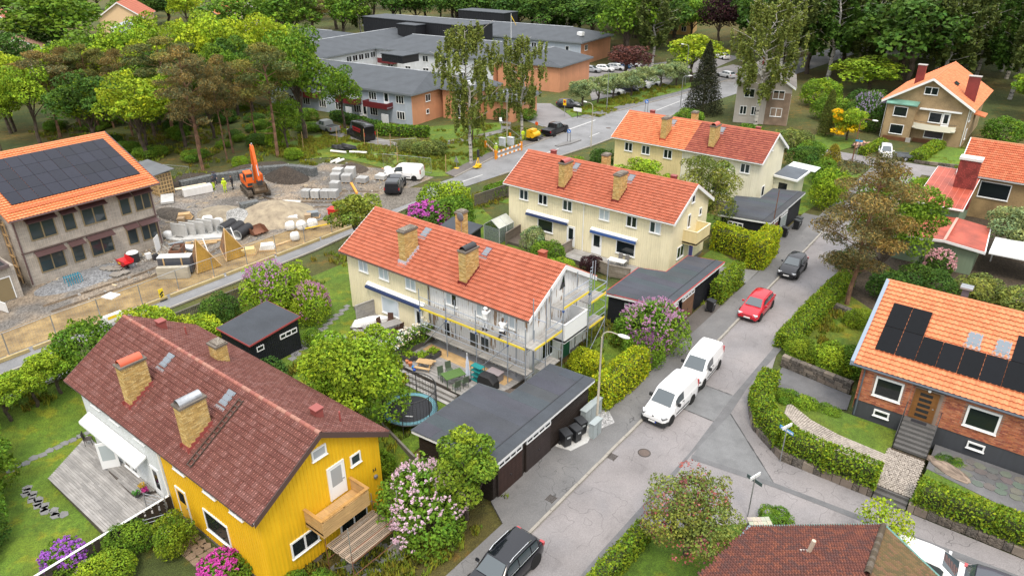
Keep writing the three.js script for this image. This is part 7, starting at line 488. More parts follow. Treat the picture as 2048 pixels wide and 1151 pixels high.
// ---------- excavator ----------
{const t=thing('excavator','orange crawler excavator with raised boom on the building site','excavator',[0,0,0]);base.delete(t);const O=M([0.7,0.12,0.012],0.45),DK=M([0.03,0.03,0.032],0.6),MUD=M([0.16,0.13,0.1],0.95,'gravel');
  for(const s of[1,-1]){const z=s*1.05,g=gx(),n=30,pp=[];const L=1.55,r=0.42;for(let i=0;i<n;i++){const u=i/n;const per=4*L+2*Math.PI*r,d=u*per;if(d<2*L)pp.push(V(-L+d,2*r,0));else if(d<2*L+Math.PI*r){const a=(d - 2*L)/r;pp.push(V(L+Math.sin(a)*r,r+Math.cos(a)*r,0));}else if(d<4*L+Math.PI*r)pp.push(V(L -(d - 2*L - Math.PI*r),0,0));else{const a=(d - 4*L - Math.PI*r)/r;pp.push(V(-L - Math.sin(a)*r,r - Math.cos(a)*r,0));}}const tk=part(t,'track',(()=>{for(let i=0;i<n;i++){const a=pp[i],b=pp[(i+1)% n];g.ob((a.x+b.x)/2,(a.y+b.y)/2,z,a.distanceTo(b)*0.94,0.07,0.6,0,0,Math.atan2(b.y - a.y,b.x - a.x));}return g;})(),MUD);part(tk,'track_frame',gx().box(-1.5,1.5,0.2,0.66,z - 0.18,z+0.18),MUD);for(const x of[-1.5,-0.75,0,0.75,1.5])part(tk,'roller',gx().tube(V(x,0.42,z - 0.22),V(x,0.42,z+0.22),0.3,0.3,12),MUD);}
  part(t,'undercarriage',gx().box(-0.9,0.9,0.45,0.95,-0.8,0.8),DK);const up=new THREE.Group();const R=(g)=>g;const y0=1.0;part(t,'upper_deck',gx().box(-1.7,1.2,y0,y0+0.25,-1.2,1.2),DK);part(t,'engine_hood',gx().box(-1.75,-0.3,y0+0.252,y0+1.1,-1.2,1.2),O);part(t,'counterweight',gx().box(-2.05,-1.76,y0+0.05,y0+1.05,-1.15,1.15),DK);const cab=part(t,'cab',loft([[1.25,y0+0.25,y0+1.0],[1.05,y0+0.25,y0+1.85],[-0.25,y0+0.25,y0+1.9]],([x,a,b])=>[V(x,a,1.15),V(x,b,1.1),V(x,b,0.25),V(x,a,0.25),V(x,a,1.15)].reverse(),0.3),O);part(cab,'cab_window',gx().box(-0.05,0.95,y0+0.85,y0+1.72,1.13,1.165).hex([V(1.27,y0+0.4,1.05),V(1.27,y0+0.4,0.32),V(1.09,y0+1.75,0.32),V(1.09,y0+1.75,1.05),V(1.29,y0+0.4,1.05),V(1.29,y0+0.4,0.32),V(1.11,y0+1.76,0.32),V(1.11,y0+1.76,1.05)]),GLASS2);
  const arm=(nm,pts,w,m)=>{const g=gx();for(const z of[-w/2,w/2]){const c=pts.map(([x,y])=>V(x,y,z));for(let i=1;i+1<c.length;i++)z>0?g.tri(c[0],c[i],c[i+1]):g.tri(c[0],c[i+1],c[i]);}for(let i=0;i<pts.length;i++){const[a,b]=pts[i],[c,d]=pts[(i+1)% pts.length];g.quad(V(a,b,-w/2),V(c,d,-w/2),V(c,d,w/2),V(a,b,w/2));}return part(t,nm,g,m);};
  arm('boom',[[0.55,1.2],[0.95,1.25],[1.75,3.5],[2.1,5.8],[1.95,6.25],[1.6,6.1],[1.25,3.9]],0.42,O);arm('stick',[[1.6,6.4],[2.1,6.3],[2.75,4.5],[3.1,2.4],[2.8,2.35],[2.3,4.2]],0.32,O);part(t,'hydraulic_cylinder',gx().tube(V(1.05,1.6,0.3),V(1.75,4,0.3),0.09,0.09,8).tube(V(1.05,1.6,-0.3),V(1.75,4,-0.3),0.09,0.09,8).tube(V(1.7,5,0),V(2.0,6.6,0),0.08,0.08,8).tube(V(2.5,5,0),V(3.1,3,0),0.07,0.07,8),CHROME);part(t,'rotator',gx().box(2.6,3.25,1.9,2.4,-0.28,0.28),DK);const bk=gx(),prof=[[2.4,1.9],[2.35,1.25],[2.7,0.9],[3.3,0.95],[3.6,1.3]];for(let i=0;i+1<prof.length;i++){const[a,b]=prof[i],[c,d]=prof[i+1];bk.hex([V(a,b,0.75),V(c,d,0.75),V(c,d,-0.75),V(a,b,-0.75),V(a+0.04,b+0.07,0.75),V(c+0.04,d+0.07,0.75),V(c+0.04,d+0.07,-0.75),V(a+0.04,b+0.07,-0.75)]);}for(const z of[0.75,-0.75]){const c=prof.map(([x,y])=>V(x,y,z));for(let i=1;i+1<c.length;i++)bk.tri(c[0],c[i],c[i+1]).tri(c[0],c[i+1],c[i]);}part(t,'bucket',bk,M([0.28,0.2,0.13],0.8,'blotch'));part(t,'exhaust',gx().tube(V(-0.8,2.1,-0.6),V(-0.8,2.6,-0.6),0.06),DK);put(t,-75.6,-46.6,-0.35);}
// ---------- building site ----------
const PINEW=M([0.68,0.45,0.22],0.75,'wood'),CONC=M([0.5,0.5,0.49],0.9,'speck'),CONCL=M([0.66,0.66,0.64],0.85,'speck'),BAG=M([0.8,0.8,0.79],0.8,'plaster'),GAB=M([0.2,0.215,0.22],0.95,'gravel');
function heap(name,label,x,z,rx,rz,h,m,seed){const n=26,g=new THREE.BufferGeometry(),p=[],uv=[],I=[];for(let i=0;i<=n;i++)for(let j=0;j<=n;j++){const u=i/n*2 - 1,v=j/n*2 - 1,d=Math.hypot(u,v),k=cl(1 - d),e=Math.min(1,k*1.5),X=x+u*rx,Z=z+v*rz;p.push(X,-0.06+h*Math.pow(k,0.85)*(0.75+0.5*fbm(X*0.9,Z*0.9,seed,4))+0.1*e*fbm(X*4,Z*4,seed+1,2),Z);uv.push(X,Z);}for(let i=0;i<n;i++)for(let j=0;j<n;j++){const a=i*(n+1)+j;I.push(a,a+1,a+n+2,a,a+n+2,a+n+1);}g.setAttribute('position',new THREE.Float32BufferAttribute(p,3));g.setAttribute('uv',new THREE.Float32BufferAttribute(uv,2));g.setIndex(I);g.computeVertexNormals();return solo(name,label,'heap',g,m,'heaps of sand and soil');}
heap('sand_heap','wide light brown sand heap in the middle of the site',-67.3,-43.5,4.8,4.4,1.7,M([0.45,0.37,0.26],1,'sand'),3);heap('sand_heap','low flat sand heap beside the concrete angle blocks',-72.2,-40,3.6,2.6,0.8,M([0.4,0.34,0.25],1,'sand'),5);heap('gravel_heap','pale grey gravel ridge between the sand heaps',-69.8,-40.6,3.2,2,1.0,M([0.48,0.48,0.47],1,'gravel'),7);heap('soil_heap','dark soil heap behind the excavator bucket',-77.6,-52.6,3.6,2.4,1.5,M([0.075,0.058,0.045],1,'gravel'),9);heap('soil_heap','brown soil mound below the white pipes',-73.6,-60.2,2.4,2,1.1,M([0.11,0.085,0.065],1,'gravel'),11);heap('soil_heap','earth bank along the edge of the wood',-84,-51,2.6,6,1.0,M([0.1,0.08,0.06],1,'gravel'),12);heap('rubble_heap','grey rubble strip along the school wall',-67.4,-23,2.2,5,0.35,M([0.33,0.34,0.36],1,'gravel'),13);
{// gabion wall: cages with a stone filling
  const line=[[-84,-41.7],[-83.4,-45.6],[-82,-48.4],[-81.2,-51.6],[-79.2,-54.2],[-77.2,-55],[-75.2,-55.4]],t=thing('gabion_wall','long curved gabion wall of wire cages filled with grey stone','wall',[-80,0,-50]);for(let i=0;i+1<line.length;i++){const[x,z]=line[i],[x2,z2]=line[i+1],L=Math.hypot(x2 - x,z2 - z),n=Math.round(L/1),a=Math.atan2(x2 - x,z2 - z);for(let j=0;j<n;j++){const cx=lerp(x,x2,(j+0.5)/n),cz=lerp(z,z2,(j+0.5)/n);const c=part(t,'gabion_basket',gx().ob(cx,0.5,cz,0.9,1.1,L/n - 0.03,a),GAB);const w=gx();for(let k=0;k<6;k++){const o=-0.5+k*0.2;w.ob(cx+Math.cos(a)*0.46,0.05+k*0.2,cz - Math.sin(a)*0.46,0.02,0.02,L/n - 0.03,a);w.ob(cx+Math.cos(a)*0.46+Math.sin(a)*o*0.95,0.5,cz - Math.sin(a)*0.46+Math.cos(a)*o*0.95,0.02,1.08,0.02,a);}part(c,'wire_mesh',w,STEEL).userData.kind='stuff';}}
  const f=thing('gabion_block','single gabion cage lying in front of the excavator','gabion',[-70.9,0,-42.6],'loose gabions');part(f,'stone_fill',gx().ob(-70.9,0.5,-42.6,0.9,1,2,-0.3),GAB);part(f,'wire_mesh',(()=>{const w=gx();for(let k=0;k<5;k++)w.ob(-70.42,0.1+k*0.22,-42.75,0.02,0.02,2,-0.3);return w;})(),STEEL);}
const R3=RNG(33);
function block(label,x,z,sx,sy,sz,a,y=0,m=CONC,name='concrete_block',grp='concrete blocks on pallets'){const t=thing(name,label,'block',[x,y,z],grp);const nx=Math.max(1,Math.round(sx/0.45)),nz=Math.max(1,Math.round(sz/0.45)),ny=Math.max(1,Math.round(sy/0.22));const pl=gx();for(let i=0;i<3;i++)pl.ob(x+Math.cos(a)*(i - 1)*sx*0.42,y+0.06,z - Math.sin(a)*(i - 1)*sx*0.42,0.1,0.12,sz,a);part(t,'pallet',pl,PINEW);for(let k=0;k<ny;k++)for(let i=0;i<nx;i++)for(let j=0;j<nz;j++){if(k<ny - 1&&i>0&&i<nx - 1&&j>0&&j<nz - 1)continue;const dx=(i+0.5)/nx*sx - sx/2,dz=(j+0.5)/nz*sz - sz/2;part(t,'kerb_unit',gx().ob(x+Math.cos(a)*dx+Math.sin(a)*dz,y+0.13+(k+0.5)*sy/ny,z - Math.sin(a)*dx+Math.cos(a)*dz,sx/nx - 0.015,sy/ny - 0.012,sz/nz - 0.015,a),m);}return t;}
block('left grey block pallet of the rear double stack',-71.4,-55.6,1.2,0.9,1.2,0.6);block('right grey block pallet of the rear double stack',-70,-56.2,1.2,0.9,1.2,0.6);block('pale block pallet on top of the rear stack',-70.9,-57.6,1.2,1.3,1.2,0.6,0,CONCL);block('block pallet behind the rear stack',-72.6,-57,1.2,1.0,1.2,0.5,0,CONCL);block('leftmost pallet in the front row of blocks',-69.2,-49.3,1,0.9,1,0.5);block('second pallet in the front row of blocks, wrapped pale',-68.2,-49.9,1,0.9,1,0.5,0,CONCL);block('third pallet in the front row of blocks',-67.3,-50.6,1,0.9,1,0.5);block('rightmost pallet in the front row of blocks',-66.5,-51.2,1,0.9,1,0.5);block('block pallet standing behind the front row',-67.6,-52.4,1.1,1.4,1.1,0.5);block('low pallet of slabs beside the rear stack',-68.3,-57.3,1.3,0.6,1.2,0.4);block('pallet of white bagged material near the white van',-67.4,-59.8,1.4,0.5,1.4,0.3,0,CONCL);
function boxes(name,label,cat,grp,list,m){return list.map(([x,y,z,sx,sy,sz,a,l])=>{const o=solo(name,l||label,cat,(()=>{const g=new THREE.BoxGeometry(sx,sy,sz,2,2,2);const p=g.attributes.position,rr=RNG((x*91+z*17)|0);for(let i=0;i<p.count;i++){const k=1 - 0.12*Math.abs(p.getX(i)*p.getZ(i))/(sx*sz/4);p.setY(i,p.getY(i)*k);}g.computeVertexNormals();return g;})(),m,grp);o.position.set(x,y,z);o.rotation.y=a;return o;});}
function bag(label,x,z,s,h,seed){const g=new THREE.SphereGeometry(1,18,12),p=g.attributes.position;for(let i=0;i<p.count;i++){const X=p.getX(i),Y=p.getY(i),Z=p.getZ(i),q=Math.pow(Math.abs(X),4)+Math.pow(Math.abs(Z),4),k=1/Math.pow(Math.max(0.02,Math.pow(Math.abs(X),3.2)+Math.pow(Math.abs(Y),3.2)+Math.pow(Math.abs(Z),3.2)),1/3.2),n=0.86+0.28*fbm(X*2+seed,Z*2+Y*1.5,seed,3);p.setXYZ(i,X*k*n*s/2,Math.max(-h/2,Y*k*n*h/2),Z*k*n*s/2);}g.computeVertexNormals();const o=solo('bulk_bag',label,'sack',g,BAG,'white bulk bags');o.position.set(x,h/2,z);o.rotation.y=seed;return o;}
bag('left white bulk bag in the group at the site fence',-62.1,-41.6,1,1,1);bag('middle white bulk bag in the group at the site fence',-61.2,-42.4,1,1.05,2);bag('right white bulk bag in the group at the site fence',-60.6,-43.4,1,1.1,3);bag('small white bag alone on the sand strip',-59.4,-40.2,0.9,0.9,4);bag('crumpled white bag beside the white van',-67.6,-61.2,1.1,0.8,5);bag('white wrapped bundle behind the white van',-68.6,-62,1,0.9,6);bag('white sack heap near the concrete angles',-71.4,-37.6,1.1,0.7,7);bag('white sack beside the dark pipes',-70,-38,1,0.6,8);bag('white sack left of the concrete angles',-70.6,-32.6,0.9,0.7,9);
// L-shaped concrete supports
[[-69.6,-33.4,'first'],[-69.2,-34.1,'second'],[-68.8,-34.9,'third'],[-68.6,-35.7,'fourth'],[-68.2,-36.4,'fifth']].forEach(([x,z,n])=>solo('concrete_angle',n+' pale L-shaped concrete support counted from the school','concrete',gx().ob(x,0.75,z,1.9,1.5,0.12,0.35).ob(x+0.1,0.08,z+0.5,1.9,0.14,1.0,0.35),CONCL,'concrete angle supports'));
solo('concrete_slab','long pale concrete base plate in front of the angles','concrete',gx().ob(-67.2,0.12,-35,1.2,0.22,4.6,-0.75),CONCL);solo('concrete_slab','white slab stack beside the timber shed','concrete',gx().ob(-81.6,0.2,-38.6,3.2,0.25,1.4,-0.5),CONCL);
// black drain pipes with pale lining
[[-67.3,-37.4,'left'],[-66.0,-37.5,'middle'],[-64.7,-37.6,'right']].forEach(([x,z,n])=>{const t=thing('drain_pipe',n+' one of three thick black drain pipes','pipe',[x,0,z],'thick black drain pipes'),a=V(x+0.5,0.52,z+1.0),b=V(x - 0.5,0.52,z - 1.1),g=gx();g.tube(a,b,0.52,0.52,20,false);for(let i=0;i<14;i++){const p=a.clone().lerp(b,i/14),q=a.clone().lerp(b,(i+0.5)/14);g.tube(p,q,0.545,0.545,20,false);}part(t,'shell',g,BLACKM,0.4);const d=a.clone().sub(b).normalize();part(t,'lining',gx().tube(a.clone().addScaledVector(d,0.012),b,0.46,0.46,20,false),M([0.6,0.62,0.62],0.6),0.4);const ring=gx();ring.add(new THREE.RingGeometry(0.455,0.545,24),new THREE.Matrix4().lookAt(a.clone().add(d),a,V(0,1,0)).setPosition(a.clone().addScaledVector(d,0.008)));part(t,'rim',ring,M([0.35,0.36,0.36],0.6));});
{const t=thing('pipe_coil','pile of coiled black plastic hose on the grass bank','hose',[-81.4,0,-65.4]);for(const[x,z,y,r,tl]of[[-82.3,-65.2,0.3,1.0,0.3],[-81.5,-65.5,0.4,1.05,0.25],[-80.7,-65.8,0.6,1.1,0.35]])for(let i=0;i<3;i++)part(t,'coil',new THREE.TorusGeometry(r - 0.08*i,0.11,8,28).applyMatrix4(new THREE.Matrix4().makeRotationX(Math.PI/2 - tl).setPosition(x,y+i*0.16,z)),BLACKM);}
for(const[x,z,x2,z2,y,l]of[[-78,-60.2,-78.4,-62,0.2,'left short white pipe lying below the hose coils'],[-77.4,-60.6,-77.7,-62.2,0.2,'right short white pipe lying below the hose coils'],[-79.7,-65,-77.4,-66.2,0.3,'long white pipe lying right of the hose coils'],[-82.4,-63.8,-80,-64.6,0.25,'long white pipe lying in front of the hose coils'],[-70,-46.4,-68.2,-47.6,0.18,'white bent pipe on the sand beside the blocks']])solo('white_pipe',l,'pipe',gx().tube(V(x,y,z),V(x2,y,z2),0.17,0.17,10),M([0.78,0.77,0.72],0.5),'white plastic pipes',0.5);
solo('grapple_bucket','rusty brown excavator bucket lying beside the three pipes','bucket',(()=>{const g=gx();for(let i=0;i<8;i++){const a=i/8*2.4,b=(i+1)/8*2.4,P=(q,z)=>V(-64 - Math.cos(q)*0.8,0.75 - Math.sin(q)*0.72,-39+z);g.quad(P(a,0.8),P(b,0.8),P(b,-0.8),P(a,-0.8));g.tri(V(-64,0.75,-38.2),P(b,0.8),P(a,0.8)).tri(V(-64,0.75,-39.8),P(a,-0.8),P(b,-0.8));}for(let i=0;i<5;i++)g.ob(-63.3,0.25,-39.7+i*0.35,0.4,0.08,0.1,0,0,0.5);return g;})(),RUST);
{const t=thing('debris_skip','rusty open skip bucket full of scrap beside the school corner','skip',[-65.9,0,-30.5]);part(t,'tub',gx().ob(-65.9,0.4,-30.5,1.9,0.8,0.06,-0.8).ob(-65.3,0.4,-31.2,1.9,0.8,0.06,-0.8).ob(-65.6,0.06,-30.85,1.9,0.08,0.95,-0.8).ob(-66.25,0.4,-31.5,0.06,0.8,0.95,-0.8).ob(-64.95,0.4,-30.2,0.06,0.8,0.95,-0.8),RUST);part(t,'scrap',gx().ob(-65.6,0.5,-30.8,1.2,0.5,0.4,0.3).ob(-65.8,0.6,-31,0.5,0.5,0.5,1),M([0.12,0.09,0.07],0.9));part(t,'pallet',gx().ob(-65.5,0.03,-30.7,2.2,0.05,1.3,-0.8),PINEW);}
for(const[x,z,h,a,l]of[[-68.1,-30.2,1.5,-0.8,'white board leaning at the school corner'],[-66.1,-15.6,0.9,0.2,'white board leaning beside the school annex door'],[-66.4,-32.4,0.12,0.5,'white sheet lying beside the rusty skip'],[-61.7,-22.4,0.1,0.3,'white sheet lying on the sand strip edge']])solo('white_board',l,'board',gx().ob(x,h/2+0.02,z,1.2,h,h>0.5?0.06:1,a),BAG,'white boards');
{const t=thing('tipping_skip','red wheeled tipping skip in front of the school','skip',[-66.6,0,-26.2]);const RD=M([0.5,0.015,0.02],0.5);part(t,'tub',loft([[-67.5,0.75,1.05,0.5],[-67.2,0.4,1.0,0.55],[-66.2,0.35,0.95,0.55],[-65.7,0.7,1.0,0.5]],([x,a,b,w])=>[V(x,b,-26.2+w),V(x,a,-26.2+w*0.8),V(x,a,-26.2 - w*0.8),V(x,b,-26.2 - w)],0.4,false),M([0.5,0.015,0.02],0.5,null,{side:THREE.DoubleSide}));for(const[x,z]of[[-67,-25.8],[-67,-26.6],[-66.2,-26.2]])part(t,'wheel',gx().tube(V(x,0.18,z - 0.05),V(x,0.18,z+0.05),0.17,0.17,12),TYRE);part(t,'label',gx().box(-66.8,-66.4,0.6,0.75,-25.68,-25.66),M([0.7,0.55,0.02]));}
{const t=thing('water_butt','black barrel with white lid beside the red skip','barrel',[-67.5,0,-27.4]);part(t,'barrel',gx().tube(V(-67.5,0,-27.4),V(-67.5,0.9,-27.4),0.55,0.55,16),BLACKM,0.5);part(t,'lid',gx().tube(V(-67.5,0.9,-27.4),V(-67.5,0.98,-27.4),0.56,0.5,16),BAG);}
{const r=RNG(71);for(let i=0;i<22;i++){const x=-67.4+2.4*r(),z=-24.6 - 1.2*r()+0.4*(r());solo('paving_stone','grey paving slab in the loose stack by the red skip','paving',gx().ob(x,0.08+0.3*r()*(x<-66?1:0.3),z,0.7,0.1,0.45,r()*0.7,0.1*r(),0.15*(r()- 0.5)),M([0.34,0.31,0.27],0.9,'speck'),'loose paving slabs');}const t=thing('scaffold_stack','turquoise metal trestle stack at the school wall','trestle',[-66.9,0,-21.6]);const TQ=M([0.02,0.25,0.36],0.5);for(let i=0;i<7;i++)part(t,'trestle',gx().box(-67.2,-66.4,0.1,0.15,-21 - i*0.2,-20.95 - i*0.2).box(-67.2,-67.15,0,0.9,-21 - i*0.2,-20.95 - i*0.2).box(-66.45,-66.4,0,0.9,-21 - i*0.2,-20.95 - i*0.2).box(-67.2,-66.4,0.85,0.9,-21 - i*0.2,-20.95 - i*0.2),TQ);}
// roof trusses wrapped with yellow sheathing: tent shapes on the sand strip
for(const[x,z,l]of[[-61.3,-30.4,'left of two timber gable frames with yellow sheathing'],[-61.6,-33.6,'right of two timber gable frames with yellow sheathing']]){const t=thing('gable_frame',l,'timber frame',[x,0,z],'timber gable frames'),YS=M([0.62,0.36,0.05],0.6,'blotch'),a=V(x - 1.6,0.3,z - 0.4),b=V(x+1.5,0.1,z+0.9),c=V(x - 0.2,2.7,z - 0.4),d=V(x+1.7,0.1,z - 1.5);part(t,'board_face',gx().tri(a,b,c).tri(a,c,b),M([0.68,0.42,0.24],0.7,'wood'));part(t,'sheathing',gx().tri(b,d,c).tri(b,c,d),YS);const w=gx();const m=a.clone().add(b).add(c).divideScalar(3);const e1=b.clone().sub(a).normalize(),nn=b.clone().sub(a).cross(c.clone().sub(a)).normalize(),e2=nn.clone().cross(e1);const P=(u,v)=>m.clone().addScaledVector(e1,u).addScaledVector(e2,v).addScaledVector(nn,0.02);w.quad(P(-0.22,-0.25),P(0.22,-0.25),P(0.22,0.25),P(-0.22,0.25));part(t,'opening',w,M([0.2,0.15,0.12],0.8));const rb=gx();rb.tube(a,b,0.06,0.06,5).tube(b,c,0.05,0.05,5).tube(c,d,0.05,0.05,5).tube(a,c,0.05,0.05,5);part(t,'rafter',rb,PINEW);part(t,'prop',gx().tube(V(x+0.6,0.2,z - 1.2),V(x - 0.9,2.3,z - 1.5),0.05,0.05,5),W_);}
{const t=thing('window_crate','crated dark window panels standing on the sand strip','crate',[-61.7,0,-28.4]);part(t,'crate_front',gx().ob(-60.8,0.6,-27.8,2.8,1.1,0.5,0.75),M([0.55,0.5,0.4],0.8,'wood'));part(t,'wrapped_panel',gx().ob(-61.6,0.95,-28.6,2.9,1.5,0.9,0.75),M([0.07,0.075,0.09],0.25));part(t,'top_sheet',gx().ob(-61.6,1.74,-28.6,2.95,0.06,0.95,0.75),M([0.55,0.56,0.57],0.5));for(const u of[-0.9,0.7])part(t,'slat',gx().ob(-61.6+u*0.73+0.33,0.95,-28.6 - u*0.68+0.35,0.12,1.5,0.06,0.75),PINEW);}
// planks, pallets and stacks along the strip
const plank=(l,x,z,len,a,w=0.3,h=0.12,y=0.06,m=PINEW)=>solo('plank',l,'plank',gx().ob(x,y,z,len,h,w,a),m,'loose planks and beams');plank('orange beam in front of the rear block stack',-67.2,-54.9,4.2,-0.55,0.25,0.2,0.12,M([0.75,0.3,0.03],0.6));plank('yellow beam lying on the sand strip',-59.6,-43.6,3.2,1.2,0.12,0.1,0.5,M([0.75,0.5,0.02],0.6));plank('long plank beside the concrete angles',-66.5,-34.2,3.6,0.9);plank('second long plank beside the concrete angles',-66.2,-33.6,3.2,1.0);plank('plank at the sand strip edge',-59.7,-38.4,3,1.5);plank('plank leaning on the white panels',-81.3,-41.6,3.6,1.3,0.5,0.1,1.0,M([0.75,0.62,0.42],0.7));solo('panel_stack','stack of white wall panels beside the four workers','panels',gx().ob(-80.9,0.5,-42.1,0.9,0.9,3.4,-0.25),BAG);
for(const[x,z,l]of[[-64.2,-43.4,'pallet of mixed boards left of the white bags'],[-63.4,-45.6,'grey metal crate on the sand strip'],[-74.3,-36.6,'wooden crate behind the concrete angles'],[-60.2,-35.2,'bundle of yellowish tubes at the fence'],[-59.6,-37,'wrapped white pallet at the fence']]){const t=thing('material_pallet',l,'pallet',[x,0,z],'pallets of building material');part(t,'pallet',gx().ob(x,0.07,z,1.6,0.12,1,0.8),PINEW);const m=/metal/.test(l)?ZINC:/white/.test(l)?BAG:/tubes/.test(l)?M([0.6,0.45,0.2],0.7):PINEW;for(let i=0;i<3;i++)part(t,'stack_layer',gx().ob(x,0.22+i*0.17,z,1.4 - 0.1*i,0.15,0.85,0.8+0.08*i),m);}
{const t=thing('red_tub','red plastic tub beside the site fence near the roadside tree','tub',[-62.2,0,-47.7]);part(t,'tub',gx().ob(-62.2,0.35,-47.7,1.2,0.6,0.9,0.4),M([0.55,0.02,0.015],0.5));part(t,'rim',gx().ob(-62.2,0.68,-47.7,1.35,0.08,1.05,0.4),M([0.6,0.03,0.02],0.5));}
// mesh fence panels: frame tubes, feet, wires
function fencePanel(label,x,z,x2,z2,grp){const t=thing('fence_panel',label,'fence',[(x+x2)/2,0,(z+z2)/2],grp),a=V(x,0.12,z),b=V(x2,0.12,z2),up=V(0,1.95,0);part(t,'frame',gx().path([a,a.clone().add(up),b.clone().add(up),b,a],0.022,6),GALV);const w=gx();for(let i=1;i<16;i++){const p=a.clone().lerp(b,i/16);w.tube(p,p.clone().add(up),0.005,0.005,3,false);}for(let i=1;i<6;i++)w.tube(a.clone().addScaledVector(up,i/6),b.clone().addScaledVector(up,i/6),0.005,0.005,3,false);part(t,'wire_mesh',w,STEEL).userData.kind='stuff';part(t,'foot',gx().ob(x,0.06,z,0.65,0.12,0.24,0.2),M([0.45,0.28,0.14],0.9));return t;}
for(let i=0,z=4;z>-44;i++,z -=3.4)fencePanel('galvanised mesh fence panel on the sand strip along the main road',-57.85+0.1*(i % 3),z,-57.85+0.1*((i+1)% 3),z - 3.35,'mesh fence panels along the main road');for(const[a,b,c,d,l]of[[-93,-41.5,-89,-42.6,'mesh fence panel behind the timber shed'],[-89,-42.6,-85.6,-44,'mesh fence panel between the timber shed and the pine'],[-76.6,-66.4,-74.4,-69,'mesh fence panel beside the hose coils'],[-74.4,-69,-72.6,-71.4,'mesh fence panel leading to the footpath'],[-70.4,-62.9,-67.2,-64.2,'mesh fence panel left of the white site van'],[-67.2,-64.2,-63.9,-65.3,'mesh fence panel behind the white site van']])fencePanel(l,a,b,c,d,'mesh fence panels along the wood');
{for(let i=0;i<9;i++){const z=2 - i*5.5;const t=solo('barrier_beam','low wooden edge beam between sand strip and road','barrier',gx().box(-57.5,-57.3,0.02,0.28,z - 5.2,z),M([0.6,0.47,0.22],0.8,'wood'),'wooden edge beams along the road');}for(const[x,z,l]of[[-57.2,-19.6,'yellow and white road barrier block behind the brown roof']]){const t=thing('road_barrier',l,'barrier',[x,0,z]);part(t,'block',gx().box(x - 0.2,x+0.2,0,0.6,z - 1.6,z),M([0.75,0.74,0.7],0.7));part(t,'stripe',gx().box(x - 0.21,x+0.21,0.3,0.55,z - 1.1,z - 0.4),M([0.8,0.55,0.02],0.6));}const st=thing('chevron_sign','small yellow and black chevron marker at the fence foot','sign',[-57.4,0,-24.8]);part(st,'plate',gx().box(-57.45,-57.4,0.3,1.1,-25,-24.6),M([0.8,0.6,0.02],0.5));part(st,'stripe',gx().ob(-57.39,0.7,-24.8,0.012,0.15,0.4,0,0.7).ob(-57.39,0.45,-24.8,0.012,0.12,0.3,0,0.7),BLACKM);part(st,'foot',gx().box(-57.7,-57.2,0,0.12,-25.1,-24.5),BLACKM);}
for(const[x,z,h,l]of[[-87,-62.5,2.6,'bare wooden stake left of the hose coils'],[-85,-67.2,2.6,'wooden stake on the grass bank behind the hose coils'],[-81,-69,2.6,'wooden stake in front of the black minibus'],[-76.5,-70,2.4,'wooden stake beside the footpath bend'],[-70.2,-65.3,2.6,'wooden stake above the white site van'],[-62.7,-66.8,2.4,'wooden stake at the road end of the site'],[-91,-66.4,2.4,'wooden stake under the dark maple'],[-79.4,-70.2,2.6,'pale marker pole in front of the black minibus']])solo('marker_stake',l,'stake',gx().tube(V(x,0,z),V(x+0.08,h,z),0.05,0.04,6),PINEW,'wooden marker stakes');

